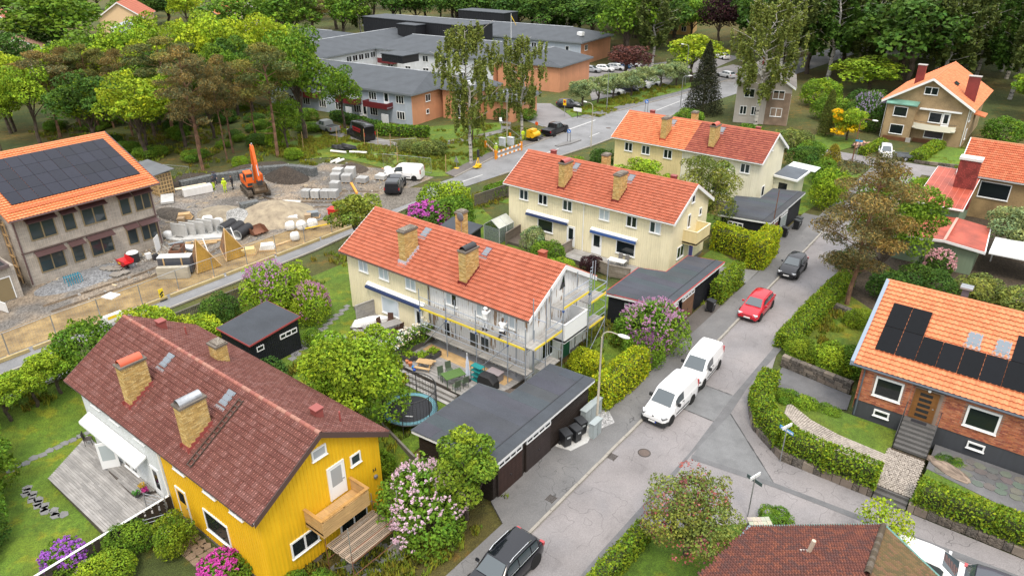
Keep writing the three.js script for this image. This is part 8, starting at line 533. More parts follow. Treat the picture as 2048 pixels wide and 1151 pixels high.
{// scattered rubble, offcuts and ruts on the site
  const R=RNG(91),geo=[new THREE.DodecahedronGeometry(0.14,0),new THREE.BoxGeometry(0.7,0.06,0.14),new THREE.IcosahedronGeometry(0.1,0)],nm=['rubble','timber_offcut_litter','pebble_litter'],cs=[[0.3,0.29,0.28],[0.62,0.5,0.33],[0.42,0.4,0.37]],cn=[900,130,1500];geo.forEach((g,k)=>{const im=new THREE.InstancedMesh(g,M(cs[k],0.95,k===1?'wood':'speck'),cn[k]);for(let i=0;i<cn[k];i++){const near=R()<0.45,x=near?-69+4*(R()- 0.3):-62.5 - 20*R(),z=near?-20 - 18*R():-20 - 42*R(),s=0.4+1.3*R()*R();im.setMatrixAt(i,new THREE.Matrix4().compose(V(x,0.01,z),new THREE.Quaternion().setFromEuler(new THREE.Euler(k===1?0.1*R():R()*6,R()*6,k===1?0.1*R():R()*6)),V(s,s*(k===1?1:0.7),s)));const q=0.6+0.9*R();im.setColorAt(i,new THREE.Color(q,q,q*0.97));}im.name=nm[k];im.userData={kind:'stuff',label:['grey rubble scattered over the building site','timber offcuts scattered over the building site','small stones scattered over the building site'][k],category:'debris'};scene.add(im);});
  for(const[pts,w]of[[[[-62,-52],[-66,-47.5],[-71,-44.8],[-74,-44.5]],0.5],[[[-61.5,-53.6],[-66.8,-49],[-71.6,-46.4],[-74.5,-46.2]],0.5],[[[-64.5,-18],[-64.2,-26],[-65,-33],[-66.5,-38]],0.45],[[[-62.9,-18],[-62.8,-26],[-63.4,-33],[-64.5,-36]],0.45],[[[-64,-56],[-68,-53.4],[-73,-51.5]],0.5]]){const L=[],Q=[];pts.forEach((p,i)=>{const a=pts[Math.max(0,i - 1)],b=pts[Math.min(pts.length - 1,i+1)],l=Math.hypot(b[0]- a[0],b[1]- a[1]),n=[-(b[1]- a[1])/l*w/2,(b[0]- a[0])/l*w/2];L.push([p[0]+n[0],p[1]+n[1]]);Q.push([p[0]- n[0],p[1]- n[1]]);});sheet('wheel_rut',[...L,...Q.reverse()],-0.003,MG.soil,{cell:0.5,amp:0.5,sc:1.2,follow:false,tint:[1.7,1.65,1.6]});}
  heap('soil_heap','low dark spoil bank behind the school corner',-76.5,-36.6,3.4,1.6,0.6,M([0.13,0.11,0.09],1,'gravel'),15);heap('soil_heap','dark earth patch at the foot of the pines',-87,-45,3,3.6,0.5,M([0.09,0.07,0.05],1,'gravel'),16);
  for(const[x,z,l,a,n]of[[-66.6,-31.6,1.8,0.3,'grey pipe stub beside the rusty skip'],[-68.4,-31.4,1.4,1.2,'short grey pipe at the school corner'],[-65.4,-41,2,0.6,'grey pipe beside the rusty bucket'],[-71.8,-34.8,2.2,0.9,'pale pipe behind the concrete angles']])solo('pipe_stub',n,'pipe',gx().tube(V(x,0.15,z),V(x+Math.cos(a)*l,0.15,z - Math.sin(a)*l),0.14,0.14,10),ZINC,'short grey pipes',0.5);
  for(const[x,z,y,s,n]of[[-69.8,-36.8,0.35,0.9,'tan sack pile behind the concrete angles'],[-70.8,-33.6,0.3,0.7,'brown cardboard box beside the concrete angles'],[-73.6,-35.8,0.25,0.8,'tan timber box behind the sacks'],[-63.2,-44.8,0.3,0.8,'brown box on the sand strip'],[-67,-28.6,0.25,0.5,'small white bucket at the school wall'],[-66.2,-28.9,0.25,0.5,'dark bucket at the school wall']])solo('site_box',n,'box',gx().ob(x,y,z,s,y*2,s*0.8,s*3).ob(x,y*2+0.02,z,s*1.05,0.04,s*0.85,s*3),/white/.test(n)?BAG:/dark/.test(n)?BLACKM:M([0.5,0.36,0.22],0.85,'wood'),'boxes on the site');}
// ---------- street furniture ----------
function lamp(label,x,z,h,a,arm=1.3,o={}){const t=thing('street_lamp',label,'street lamp',[x,0,z],'street lamps'),d=V(Math.cos(a),0,-Math.sin(a)),P=(k,y)=>V(x+d.x*k,y,z+d.z*k);part(t,'post',gx().tube(V(x,0,z),V(x,h*0.5,z),0.085,0.07,10).tube(V(x,h*0.5,z),P(0,h - 0.5),0.06,0.05,10),o.m||M([0.62,0.56,0.45],0.6,'blotch'),0.5);part(t,'arm',gx().path([P(0,h - 0.52),P(0.08,h - 0.25),P(0.3,h - 0.05),P(0.6,h+0.03),P(arm,h)],0.035,8),o.m||M([0.62,0.56,0.45],0.6,'blotch'),0.6);const hd=gx();hd.add(new THREE.SphereGeometry(1,14,8),new THREE.Matrix4().makeRotationY(a).multiply(new THREE.Matrix4().makeScale(0.4,0.1,0.15)).setPosition(P(arm+0.3,h)));const H=part(t,'lamp_head',hd,M([0.72,0.73,0.72],0.4),0.8);part(H,'lens',(()=>{const g=gx();g.add(new THREE.SphereGeometry(1,12,6),new THREE.Matrix4().makeRotationY(a).multiply(new THREE.Matrix4().makeScale(0.3,0.06,0.12)).setPosition(P(arm+0.32,h - 0.06)));return g;})(),M([0.6,0.6,0.56],0.2),0.8);return t;}
lamp('tall curved street lamp beside the clipped hedge and bins',-18.2,-32.3,7.4,0.05,1.1);lamp('street lamp at the main road beside the far row house',-54,-88.9,6.4,2.9);lamp('street lamp on the verge behind the striped barrier',-65,-82.9,7.4,0.2);lamp('street lamp between the parking trees',-65,-111.8,8,0.15,1.4,{m:GALV});lamp('street lamp beside the lime tree at the parking end',-63.7,-140.9,8,2.9,1.4,{m:GALV});lamp('street lamp with rusty post at the far street bend',-21.6,-105.3,5.8,-0.05,1.5,{m:RUST});lamp('grey street lamp left of the dark spruce',-55.4,-121.5,5.6,0.6,0.9,{m:GALV});
solo('rusty_pole','thin rusty pole rising from the tall hedge','pole',gx().tube(V(-20.1,0,-68.7),V(-20.1,5.8,-68.9),0.05,0.04,8),RUST);
function nameSign(label,x,z,h,a,m,cross,txt){const t=thing('street_sign',label,'sign',[x,0,z],'street name signs');part(t,'post',gx().tube(V(x,0,z),V(x,h,z),0.035,0.035,8),GALV);const dx=Math.cos(a),dz=-Math.sin(a);const p=part(t,'name_plate',gx().ob(x,h - 0.35,z,0.95,0.22,0.03,a),m);if(txt){const g=gx();let u=-0.36;for(const w of txt){g.ob(x+dx*(u+w/2)+Math.sin(a)*0.018,h - 0.35,z+dz*(u+w/2)+Math.cos(a)*0.018,w,0.1,0.006,a);u+=w+0.03;}part(p,'lettering',g,W_);}if(cross)part(t,'name_plate',gx().ob(x,h - 0.08,z,0.06,0.2,0.8,a),cross);return t;}
nameSign('blue street name sign at the hedge corner of the junction',-7.85,-36.45,2.7,-0.35,M([0.05,0.25,0.55],0.5),M([0.75,0.76,0.76],0.5),[0.08,0.12,0.1,0.14,0.06,0.16]);nameSign('dark backs of crossed street name signs by the stone pillar',-7.7,-30.9,2.9,-0.3,M([0.06,0.09,0.09],0.5),M([0.75,0.76,0.76],0.5));nameSign('blue street name sign on the lamp at the far bend',-21.2,-105.1,3.2,0,M([0.04,0.3,0.6],0.5));nameSign('small blue sign in the hedge behind the far row house',-43,-95.5,3.6,0.4,M([0.04,0.12,0.4],0.5));
function roundSign(label,x,z,h){const t=thing('keep_right_sign',label,'sign',[x,0,z],'round blue arrow signs');part(t,'post',gx().tube(V(x - 0.25,0,z),V(x - 0.25,h - 0.1,z),0.035,0.035,7).tube(V(x+0.25,0,z),V(x+0.25,h - 0.1,z),0.035,0.035,7),BLACKM);const d=part(t,'disc',gx().add(new THREE.CylinderGeometry(0.32,0.32,0.03,20),new THREE.Matrix4().makeRotationX(Math.PI/2).setPosition(x,h,z+0.06)),M([0.015,0.16,0.55],0.4));part(d,'arrow',gx().ob(x,h,z+0.085,0.09,0.4,0.01,0,0,0.75).ob(x+0.13,h - 0.06,z+0.087,0.07,0.22,0.01).ob(x+0.05,h - 0.15,z+0.089,0.22,0.07,0.01),W_);return t;}
roundSign('round blue arrow sign on the traffic island',-58.1,-89.2,1.75);roundSign('round blue arrow sign beyond the far row house roof',-58.4,-114.2,1.9);
{const t=thing('warning_sign','yellow parking sign with red symbol at the entrance drive','sign',[-68.1,0,-102.9]);part(t,'post',gx().tube(V(-68.1,0,-102.9),V(-68.1,2.7,-102.9),0.04),STEEL);const p=part(t,'plate',gx().box(-68.4,-67.8,1.9,2.9,-102.88,-102.84),M([0.8,0.5,0.01],0.5));part(p,'symbol',gx().add(new THREE.CylinderGeometry(0.2,0.2,0.02,16),new THREE.Matrix4().makeRotationX(Math.PI/2).setPosition(-68.1,2.55,-102.83)),M([0.4,0.01,0.02],0.5));const b=thing('info_board','white info board on posts at the entrance lawn','sign',[-65.8,0,-103.4]);part(b,'board',gx().box(-66.6,-65,1.1,1.7,-103.42,-103.38),W_);part(b,'post',gx().box(-65.85,-65.75,0,1.1,-103.45,-103.38),BLACKM);}
{const t=thing('traffic_light_trailer','portable yellow road-works light on the pavement','signal',[-60.6,0,-70.9]);const Y=M([0.78,0.48,0.01],0.5);part(t,'stand',gx().ob(-60.6,0.3,-70.7,0.6,0.12,1.1).tube(V(-60.6,0.3,-70.3),V(-60.6,1.5,-71),0.05).tube(V(-60.6,0.3,-71.2),V(-60.6,1.5,-71),0.05).box(-60.9,-60.3,0.1,0.55,-71.3,-70.7),Y);part(t,'signal_box',gx().box(-60.75,-60.45,1.5,2.5,-71.1,-70.9),BLACKM);const s=thing('triangle_sign','back of a triangular road-works sign on the verge','sign',[-62.7,0,-68.9]);part(s,'plate',gx().hex([V(-63.1,0.9,-68.9),V(-62.3,0.9,-68.9),V(-62.3,0.9,-68.94),V(-63.1,0.9,-68.94),V(-62.75,1.7,-68.9),V(-62.65,1.7,-68.9),V(-62.65,1.7,-68.94),V(-62.75,1.7,-68.94)]),STEEL);part(s,'post',gx().tube(V(-62.7,0,-68.95),V(-62.7,1.2,-68.95),0.03),STEEL);part(s,'foot',gx().box(-63,-62.4,0,0.12,-69.2,-68.7),Y);}
{const t=thing('works_enclosure','orange and white striped barrier enclosure around grey cabinets','barrier',[-63.5,0,-80]);const c=[[-61.3,-75.6],[-61.2,-81.4],[-65.6,-84.4],[-65.6,-78.6]];const OB=M([0.75,0.25,0.01],0.5),f=gx();for(let i=0;i<4;i++){const[x,z]=c[i],[x2,z2]=c[(i+1)% 4],n=12;for(const y of[0.25,0.95]){if(i>0&&y<0.5)continue;for(let k=0;k<n;k++){if(i===0||i===3)part(t,'striped_board',gx().ob(lerp(x,x2,(k+0.5)/n),y,lerp(z,z2,(k+0.5)/n),0.05,0.24,Math.hypot(x2 - x,z2 - z)/n,Math.atan2(x2 - x,z2 - z)),k % 2?W_:OB);}}f.path([V(x,0,z),V(x,1.9,z),V(x2,1.9,z2)],0.025);for(let k=1;k<8;k++)f.tube(V(lerp(x,x2,k/8),0.2,lerp(z,z2,k/8)),V(lerp(x,x2,k/8),1.9,lerp(z,z2,k/8)),0.012,0.012,4);}part(t,'mesh_panel',f,GALV);for(const[x,z]of c)part(t,'corner_post',gx().box(x - 0.12,x+0.12,0,1.3,z - 0.12,z+0.12),OB);for(const[x,z]of[[-64.4,-81],[-63.6,-82]]){const b=thing('utility_cabinet',x<-64?'left grey cabinet inside the striped enclosure':'right grey cabinet inside the striped enclosure','cabinet',[x,0,z],'utility cabinets');part(b,'housing',gx().box(x - 0.45,x+0.45,0,1.4,z - 0.25,z+0.25),M([0.5,0.54,0.57],0.6));part(b,'lid',gx().box(x - 0.5,x+0.5,1.4,1.46,z - 0.3,z+0.3),M([0.55,0.58,0.6],0.6));}}
for(const[x,z,w,d,h,l]of[[-17.95,-31.75,0.35,0.9,1.15,'grey utility cabinet beside the lamp post'],[-19.0,-32.6,0.4,1.3,1.3,'wide grey utility cabinet at the garage wall'],[-19.05,-33.75,0.35,0.6,1.2,'narrow grey utility cabinet next to the wide one']]){const b=thing('utility_cabinet',l,'cabinet',[x,0.1,z],'utility cabinets');const m=M([0.36,0.41,0.42],0.6,'plaster');part(b,'housing',gx().box(x - w/2,x+w/2,0.1,h,z - d/2,z+d/2),m);part(b,'lid',gx().box(x - w/2 - 0.04,x+w/2+0.04,h,h+0.06,z - d/2 - 0.04,z+d/2+0.04),m);part(b,'door_seam',gx().box(x+w/2,x+w/2+0.006,0.15,h - 0.04,z - 0.008,z+0.008),BLACKM);part(b,'handle',gx().box(x+w/2,x+w/2+0.02,h*0.55,h*0.55+0.1,z+0.05,z+0.08),STEEL);}
solo('bin_slab','pale concrete slab under the three black bins','slab',gx().prism([[-19.3,-29.3],[-18.3,-29.5],[-17.9,-30.8],[-18.2,-32],[-19.3,-32.4]],0.09,0.14),CONCL);solo('gravel_patch','white gravel patch around the grey cabinets','gravel',gx().prism([[-19.3,-32.42],[-18.1,-32.1],[-17.6,-33.6],[-18.7,-34.6],[-19.3,-34.6]],0.09,0.125),M([0.55,0.55,0.56],0.95,'gravel')).userData.kind='stuff';
function bin(label,x,z,a,m=M([0.014,0.015,0.017],0.45)){const t=thing('wheelie_bin',label,'bin',[0,0,0],'wheeled bins');base.delete(t);part(t,'body',loft([[0,0.1,0.24,0.26],[0,0.95,0.29,0.32]],([q,y,w,d])=>[V(-w,y,d),V(w,y,d),V(w,y,-d),V(-w,y,-d),V(-w,y,d)],0.3),m);part(t,'lid',gx().hex([V(-0.31,0.96,0.36),V(0.31,0.96,0.36),V(0.31,1.02,-0.34),V(-0.31,1.02,-0.34),V(-0.29,1.0,0.34),V(0.29,1.0,0.34),V(0.29,1.09,-0.3),V(-0.29,1.09,-0.3)]),m);part(t,'handle',gx().tube(V(-0.28,1.0,-0.4),V(0.28,1.0,-0.4),0.02),m);for(const s of[1,-1])part(t,'wheel',gx().tube(V(s*0.24,0.11,-0.26),V(s*0.32,0.11,-0.26),0.11,0.11,12),TYRE);part(t,'sticker',gx().box(-0.12,0.12,0.7,0.82,0.305,0.322),M([0.3,0.32,0.33],0.6));t.position.set(x,0.13,z);t.rotation.y=a;return t;}
bin('first black wheelie bin from the garage door',-18.85,-29.75,1.2);bin('middle one of three black wheelie bins at the garage wall',-18.6,-30.5,1.35);bin('black wheelie bin nearest the lamp post',-18.75,-31.3,1.25);bin('black wheelie bin at the narrow hedge by the red-edged garage',-18.95,-51.6,1.5);bin('black wheelie bin at the far black garage, nearer one',-19.6,-71.6,1.5);bin('black wheelie bin at the far black garage, farther one',-19.3,-74.5,1.5);bin('black wheelie bin deepest at the far black garage',-19.4,-75.4,1.5);bin('blue-grey wheelie bin on the slope beside the brown brick house',-8.6,-118.5,0.4,M([0.06,0.08,0.12],0.5));
// ---------- stone walls, steps, paths ----------
const STN=[M([0.2,0.17,0.14],0.95,'gravel'),M([0.26,0.21,0.17],0.95,'speck'),M([0.17,0.15,0.13],0.95,'gravel'),M([0.3,0.25,0.2],0.95,'speck')];
function stoneWall(label,line,h,th,seed,y0=0,sl=0.55){const t=thing('stone_wall',label,'wall',[line[0][0],y0,line[0][1]],'low stone garden walls'),r=RNG(seed);for(let i=0;i+1<line.length;i++){const[x,z]=line[i],[x2,z2]=line[i+1],L=Math.hypot(x2 - x,z2 - z),a=Math.atan2(x2 - x,z2 - z);const rows=Math.max(1,Math.round(h/0.35));for(let k=0;k<rows;k++)for(let u=0;u<L - 0.05;){const l=Math.min(L - u,sl*(0.6+0.8*r())),hh=h/rows;const d=0.06*(r()- 0.5);part(t,'stone',(()=>{const g=gx();const bx=new THREE.BoxGeometry(th+d,hh - 0.02,Math.max(0.1,l - 0.025),1,1,1),p=bx.attributes.position;for(let q=0;q<p.count;q++){const e=hsh(Math.round(p.getX(q)*9),Math.round(p.getY(q)*9+p.getZ(q)*5),seed+i);p.setXYZ(q,p.getX(q)+0.05*(e - 0.5),p.getY(q)+0.03*(e - 0.5),p.getZ(q));}return g.add(bx,rot(a,lerp(x,x2,(u+l/2)/L),y0+(k+0.5)*hh,lerp(z,z2,(u+l/2)/L)));})(),STN[Math.floor(r()*4)]);u+=l;}}return t;}
stoneWall('low curved stone wall under the junction hedge',[[-11.35,-43.3],[-11.45,-41],[-10.25,-38.6],[-7.85,-36.75]],0.5,0.35,3);stoneWall('low stone wall left of the garden steps',[[-7.85,-36.72],[-2.75,-36.72]],0.52,0.35,5);stoneWall('low stone wall right of the garden steps',[[-0.95,-36.75],[8,-36.8]],0.52,0.35,7);stoneWall('stone wall along the driveway of the red brick house',[[-11.45,-47.15],[-6.45,-46.5]],0.9,0.4,9,0,0.7);stoneWall('rough stones around the foot of the big pine',[[-10.9,-58.6],[-9.2,-58.2]],0.5,0.6,11,0,0.7);stoneWall('low stone wall along the far lane by the brown brick house',[[-14.6,-109.2],[-9,-110.4]],0.4,0.3,13,0,0.8);
{const t=thing('garden_steps','three wide dark stone steps from the side street to the cobbles','stairs',[-1.85,0,-36.9]);for(let i=0;i<3;i++)part(t,'step',gx().box(-2.7,-1.0,0,0.16*(i+1),-37.35+(2 - i)*0.28 - 0.3,-37.05+(2 - i)*0.28),M([0.14,0.135,0.13],0.9,'speck'));}
{// cobbles: real stones, joined
  const L=[[-9.1,-40.7],[-7.8,-39.6],[-6.2,-38.9],[-4.2,-38.7],[-2.6,-38.5]],Rr=[[-9.35,-42.1],[-7.5,-41.0],[-5.6,-40.5],[-4.2,-40.4],[-2.9,-40.3]],r=RNG(17),g=gx();const cob=(x,z,a,s)=>{const k=0.8+0.4*r();g.color([0.33*k,0.29*k,0.25*k]).ob(x,yard+0.012+0.012*r(),z,s*(0.82+0.1*r()),0.05,s*0.88,a,0.06*(r()- 0.5),0.06*(r()- 0.5));};for(let i=0;i+1<L.length;i++){const n=Math.round(Math.hypot(L[i+1][0]- L[i][0],L[i+1][1]- L[i][1])/0.15);for(let k=0;k<n;k++){const t=(k+0.5)/n,a=[lerp(L[i][0],L[i+1][0],t),lerp(L[i][1],L[i+1][1],t)],b=[lerp(Rr[i][0],Rr[i+1][0],t),lerp(Rr[i][1],Rr[i+1][1],t)];for(let j=0;j<10;j++)cob(lerp(a[0],b[0],(j+0.5)/10),lerp(a[1],b[1],(j+0.5)/10),0.5*(1 - i/4)*-1,0.15);}}for(let x=-2.85;x<-0.95;x+=0.135)for(let z=-37.25;z>-41.15;z -=0.135){if(z<-40.9&&x>-2.75&&x<-0.95)continue;cob(x+0.03*(r()- 0.5)+(Math.round(z/0.135)% 2)*0.06,z+0.03*(r()- 0.5),r()*0.5,0.125);}const o=setting('cobbled_path',g,M([1,1,1],0.9,null,VC));setting('path_bed',gx().prism([...L,[-2.6,-37.2],[-0.98,-37.2],[-0.95,-41.2],[-2.9,-41.2],...Rr.slice().reverse()],yard - 0.2,yard+0.008),MG.soil);}
function slabs(list,w,l,y,m=MG.slate,seed=3){const r=RNG(seed);const p=scene.children.find((o)=>o.name==='stepping_path')||(()=>{const o=new THREE.Group();o.name='stepping_path';o.userData={kind:'structure'};scene.add(o);return o;})();for(const[x,z,a]of list){const n=4+Math.floor(r()*2),pg=[];const ph=r()*0.5+0.7;for(let i=0;i<n;i++){const t=i/n*6.28+ph,k=1.0+0.4*r();pg.push([x+Math.cos(t)*w*k,z+Math.sin(t)*l*k]);}const o=new THREE.Mesh(gx().prism(pg,gy(x,z)- 0.05,gy(x,z)+y).build(),m);o.name='flagstone';p.add(o);}}
slabs(Array.from({length:12},(_,i)=>[-45.9+0.08*Math.sin(i*3),-13.4+i*0.47,0]),0.26,0.24,0.035);slabs(Array.from({length:16},(_,i)=>[-43.3+i*0.27,-8.1 - 0.25*(i>10?(i - 10)*0.3:0)+0.25*((i*7)% 3 - 1)*0.6,i]),0.27,0.24,0.035,MG.slate,5);slabs(Array.from({length:20},(_,i)=>[-43.9+i*0.14+0.2*(i % 2),-33.8+i*0.4,i]),0.26,0.25,0.035,MG.slate,7);slabs(Array.from({length:9},(_,i)=>[-42.6+i*0.42,-28.9 - i*0.22,i]),0.24,0.22,0.035,MG.slate,9);slabs([[-40.9,-26.4,0],[-40.7,-25.8,1],[-41.3,-27.2,2],[-42,-27.8,1]],0.3,0.28,0.035,MG.slate,10);{const l=[];const r=RNG(61);for(let i=0;i<7;i++)for(let j=0;j<6;j++)l.push([-23.9+i*0.5+0.1*r(),-18.2+j*0.5+0.1*r(),r()*3]);slabs(l,0.26,0.26,0.04,M([0.19,0.195,0.2],0.9,'speck'),11);const l2=[];for(let i=0;i<5;i++)for(let j=0;j<3;j++)l2.push([-31.6+i*0.5+0.1*r(),-12.3+j*0.45,r()*3]);slabs(l2,0.28,0.25,0.04,M([0.36,0.26,0.18],0.9,'speck'),12);const l3=[];for(let i=0;i<14;i++)for(let j=0;j<4;j++)l3.push([-0.2+i*0.62+0.2*r(),-40.9 - j*0.6+0.2*r()-(0),r()*3]);const o=scene.children.find((q)=>q.name==='stepping_path');for(const[x,z,a]of l3){const pg=[];for(let i=0;i<6;i++){const t=i/6*6.28,k=0.85+0.3*r();pg.push([x+Math.cos(t+a)*0.33*k,z+Math.sin(t+a)*0.31*k]);}const q=new THREE.Mesh(gx().prism(pg,0.45,yard+0.02+0.01*r()).build(),M([0.14+0.05*r(),0.145+0.05*r(),0.15],0.9,'speck'));q.name='flagstone';o.add(q);}}
{const g=gx();const r=RNG(7);const o=new THREE.BufferGeometry();const d=new THREE.IcosahedronGeometry(1,3),p=d.attributes.position;for(let i=0;i<p.count;i++){const n=0.8+0.4*fbm(p.getX(i)*1.6+3,p.getZ(i)*1.6+p.getY(i),5,3);p.setXYZ(i,p.getX(i)*n*1.3,Math.max(-0.1,p.getY(i))*n*0.22,p.getZ(i)*n*0.5);}d.computeVertexNormals();const s=solo('bedrock_outcrop','flat cracked bedrock slab beside the entrance stairs','rock',d,M([0.36,0.28,0.22],0.95,'gravel'));s.position.set(0.2,yard,-41.1);s.rotation.y=-0.45;}
// ---------- decks ----------
const DW=[M([0.42,0.4,0.38],0.85,'wood'),M([0.36,0.345,0.33],0.85,'wood'),M([0.47,0.45,0.43],0.85,'wood')];
function deck(label,poly,y,o={}){const{m=DW,along='x',pw=0.14,h=0.4}=o,cx=poly.reduce((a,p)=>a+p[0],0)/poly.length,cz=poly.reduce((a,p)=>a+p[1],0)/poly.length,t=thing('wooden_deck',label,'deck',[cx,y - h,cz],'wooden decks');const k=along==='x'?1:0,lo=Math.min(...poly.map((p)=>p[k])),hi=Math.max(...poly.map((p)=>p[k])),r=RNG((cx*13+cz)|0),gs=m.map(()=>gx());for(let v=lo;v<hi - 0.02;v+=pw){const mid=v+pw/2,xs=[];for(let i=0;i<poly.length;i++){const a=poly[i],b=poly[(i+1)% poly.length];if((a[k]>mid)!==(b[k]>mid))xs.push(lerp(a[1 - k],b[1 - k],(mid - a[k])/(b[k]- a[k])));}xs.sort((a,b)=>a - b);for(let i=0;i+1<xs.length;i+=2){let s=xs[i];while(s<xs[i+1]- 0.05){const e=Math.min(xs[i+1],s+1.6+2.4*r()),q=Math.floor(r()*m.length),yy=y+0.004*r();along==='x'?gs[q].box(s,e - 0.008,y - 0.035,yy,v,v+pw - 0.012):gs[q].box(v,v+pw - 0.012,y - 0.035,yy,s,e - 0.008);s=e;}}}gs.forEach((g,i)=>{if(g.p.length)part(t,'deck_boarding',g,m[i]).userData.kind='stuff';});part(t,'substructure',gx().prism(poly.map(([x,z])=>[lerp(x,cx,0.01),lerp(z,cz,0.01)]),y - h,y - 0.04),M([0.12,0.1,0.085],0.9,'wood'));return t;}
deck('large weathered grey deck beside the white half of the front house',[[-45,-12.55],[-42.7,-9.3],[-35.6,-9.2],[-34.5,-12.6]],-1.0);deck('low raised step deck at the open terrace door',[[-43,-12.6],[-40.2,-11.75],[-37,-11.6],[-36.2,-12.6]],-0.78,{h:0.2});deck('small weathered deck with table at the cream half of the scaffolded house',[[-40.6,-33.7],[-40.1,-30.9],[-35.4,-30.2],[-34.3,-33.7]],0.6,{h:0.6});const D2=deck('big grey garden deck in front of the scaffolding',[[-33.5,-33.65],[-33.5,-29.55],[-27,-29.35],[-25.1,-29.4],[-24.8,-33.65]],0.6,{h:0.6});{const g=gx();const nw=M([0.75,0.5,0.24],0.7,'wood');for(let i=0;i<7;i++)g.box(-33.2+i*0.002,-25.4,0.606,0.612,-32.95+i*0.14,-32.82+i*0.14);part(D2,'new_board',g,nw).userData.kind='stuff';for(let i=0;i<3;i++)part(D2,'deck_step',gx().box(-33.3,-27.4+0*i,0.05,0.42 - i*0.17,-29.32+i*0.3 - 0.002,-29.04+i*0.3),DW[i % 3]);part(D2,'dust_sheet',gx().box(-33,-24.9,0.614,0.622,-33.6,-33.0),M([0.45,0.45,0.47],0.5,'blotch'));}
deck('pale grey deck at the glazed door of the middle house',[[-34.8,-55.2],[-34.8,-53],[-27.6,-53],[-27.4,-55.2]],0.4,{h:0.5,m:[M([0.5,0.49,0.47],0.85,'wood'),DW[0]]});deck('dark deck beside the greenhouse',[[-41.6,-55.2],[-41.4,-52.8],[-36,-52.8],[-36,-55.2]],0.3,{h:0.4,m:[M([0.16,0.13,0.11],0.85,'wood')]});
function boardFence(label,line,h,o={}){const{m=M([0.3,0.27,0.24],0.85,'wood'),y=0,gap=0.12,bw=0.1,grp='timber garden fences'}=o,t=thing('timber_fence',label,'fence',[line[0][0],y,line[0][1]],grp),g=gx();for(let i=0;i+1<line.length;i++){const[x,z]=line[i],[x2,z2]=line[i+1],L=Math.hypot(x2 - x,z2 - z),a=Math.atan2(x2 - x,z2 - z),F=(u,v)=>[lerp(x,x2,u/L),lerp(z,z2,u/L)];for(let u=0.06;u<L;u+=gap){const[p,q]=F(u);g.ob(p,y+h/2+(o.low||0),q,0.022,h - 0.1,bw,a);}const nr=Math.max(1,Math.round(L/1.8));for(let k=0;k<=nr;k++){const[p,q]=F(L*k/nr);part(t,'post',gx().ob(p,y+h/2,q,0.09,h+0.06,0.09,a),m);}for(const v of[0.25,h - 0.2])part(t,'rail',gx().ob((x+x2)/2,y+v,(z+z2)/2,0.05,0.09,L,a),m);part(t,'cap_rail',gx().ob((x+x2)/2,y+h+0.02,(z+z2)/2,0.14,0.035,L,a),o.cap||m);}part(t,'fence_board',g,m).userData.kind='stuff';return t;}
boardFence('grey timber screen carrying the white roses',[[-33.75,-29.3],[-33.45,-33.5]],1.5,{y:0.3,m:M([0.2,0.18,0.16],0.9,'wood'),gap:0.13,bw:0.125});boardFence('pale picket screen at the end of the table deck',[[-40.5,-32],[-40.2,-33.6]],1.3,{y:0.6,m:DW[2]});boardFence('dark open fence with white cap beside the front deck',[[-34.3,-12.5],[-34.25,-8.9],[-34.1,-2]],1.35,{y:-1.4,m:M([0.07,0.055,0.045],0.85,'wood'),gap:0.4,bw:0.3,cap:W_});boardFence('weathered picket fence around the table deck of the middle house',[[-31,-52.6],[-29,-52.2],[-27.2,-52.6]],1.2,{y:0.1,m:M([0.32,0.27,0.22],0.9,'wood')});boardFence('slanted grey picket fence between the two middle house decks',[[-35,-54.9],[-35,-52.8]],1.4,{m:M([0.35,0.3,0.26],0.9,'wood')});boardFence('weathered fence at the greenhouse',[[-41.3,-52.4],[-41.6,-55.2]],1.3,{m:M([0.22,0.18,0.15],0.9,'wood')});boardFence('grey garden fence along the main road, shed section',[[-51.5,-22],[-51.4,-34]],1.5,{m:M([0.18,0.155,0.13],0.9,'wood'),gap:0.15});boardFence('grey garden fence along the main road, middle section',[[-51.6,-46],[-51.6,-58]],1.5,{m:M([0.18,0.155,0.13],0.9,'wood'),gap:0.15});boardFence('grey garden fence along the main road, far section',[[-51,-59],[-50.2,-66]],1.5,{m:M([0.18,0.155,0.13],0.9,'wood'),gap:0.15});boardFence('grey block screen behind the trampoline',[[-29.5,-24.3],[-25.4,-23.2]],0.8,{y:-0.6,m:M([0.25,0.23,0.2],0.9,'wood'),bw:0.125});
{const t=thing('garden_wall','pale rendered garden wall behind the fruit trees','wall',[-51.6,-1.4,-8]);part(t,'wall',gx().box(-52,-51.75,-1.5,0.1,-16,6),M([0.55,0.54,0.48],0.85,'plaster'));part(t,'coping',gx().box(-52.06,-51.69,0.1,0.17,-16,6),CONCL);}
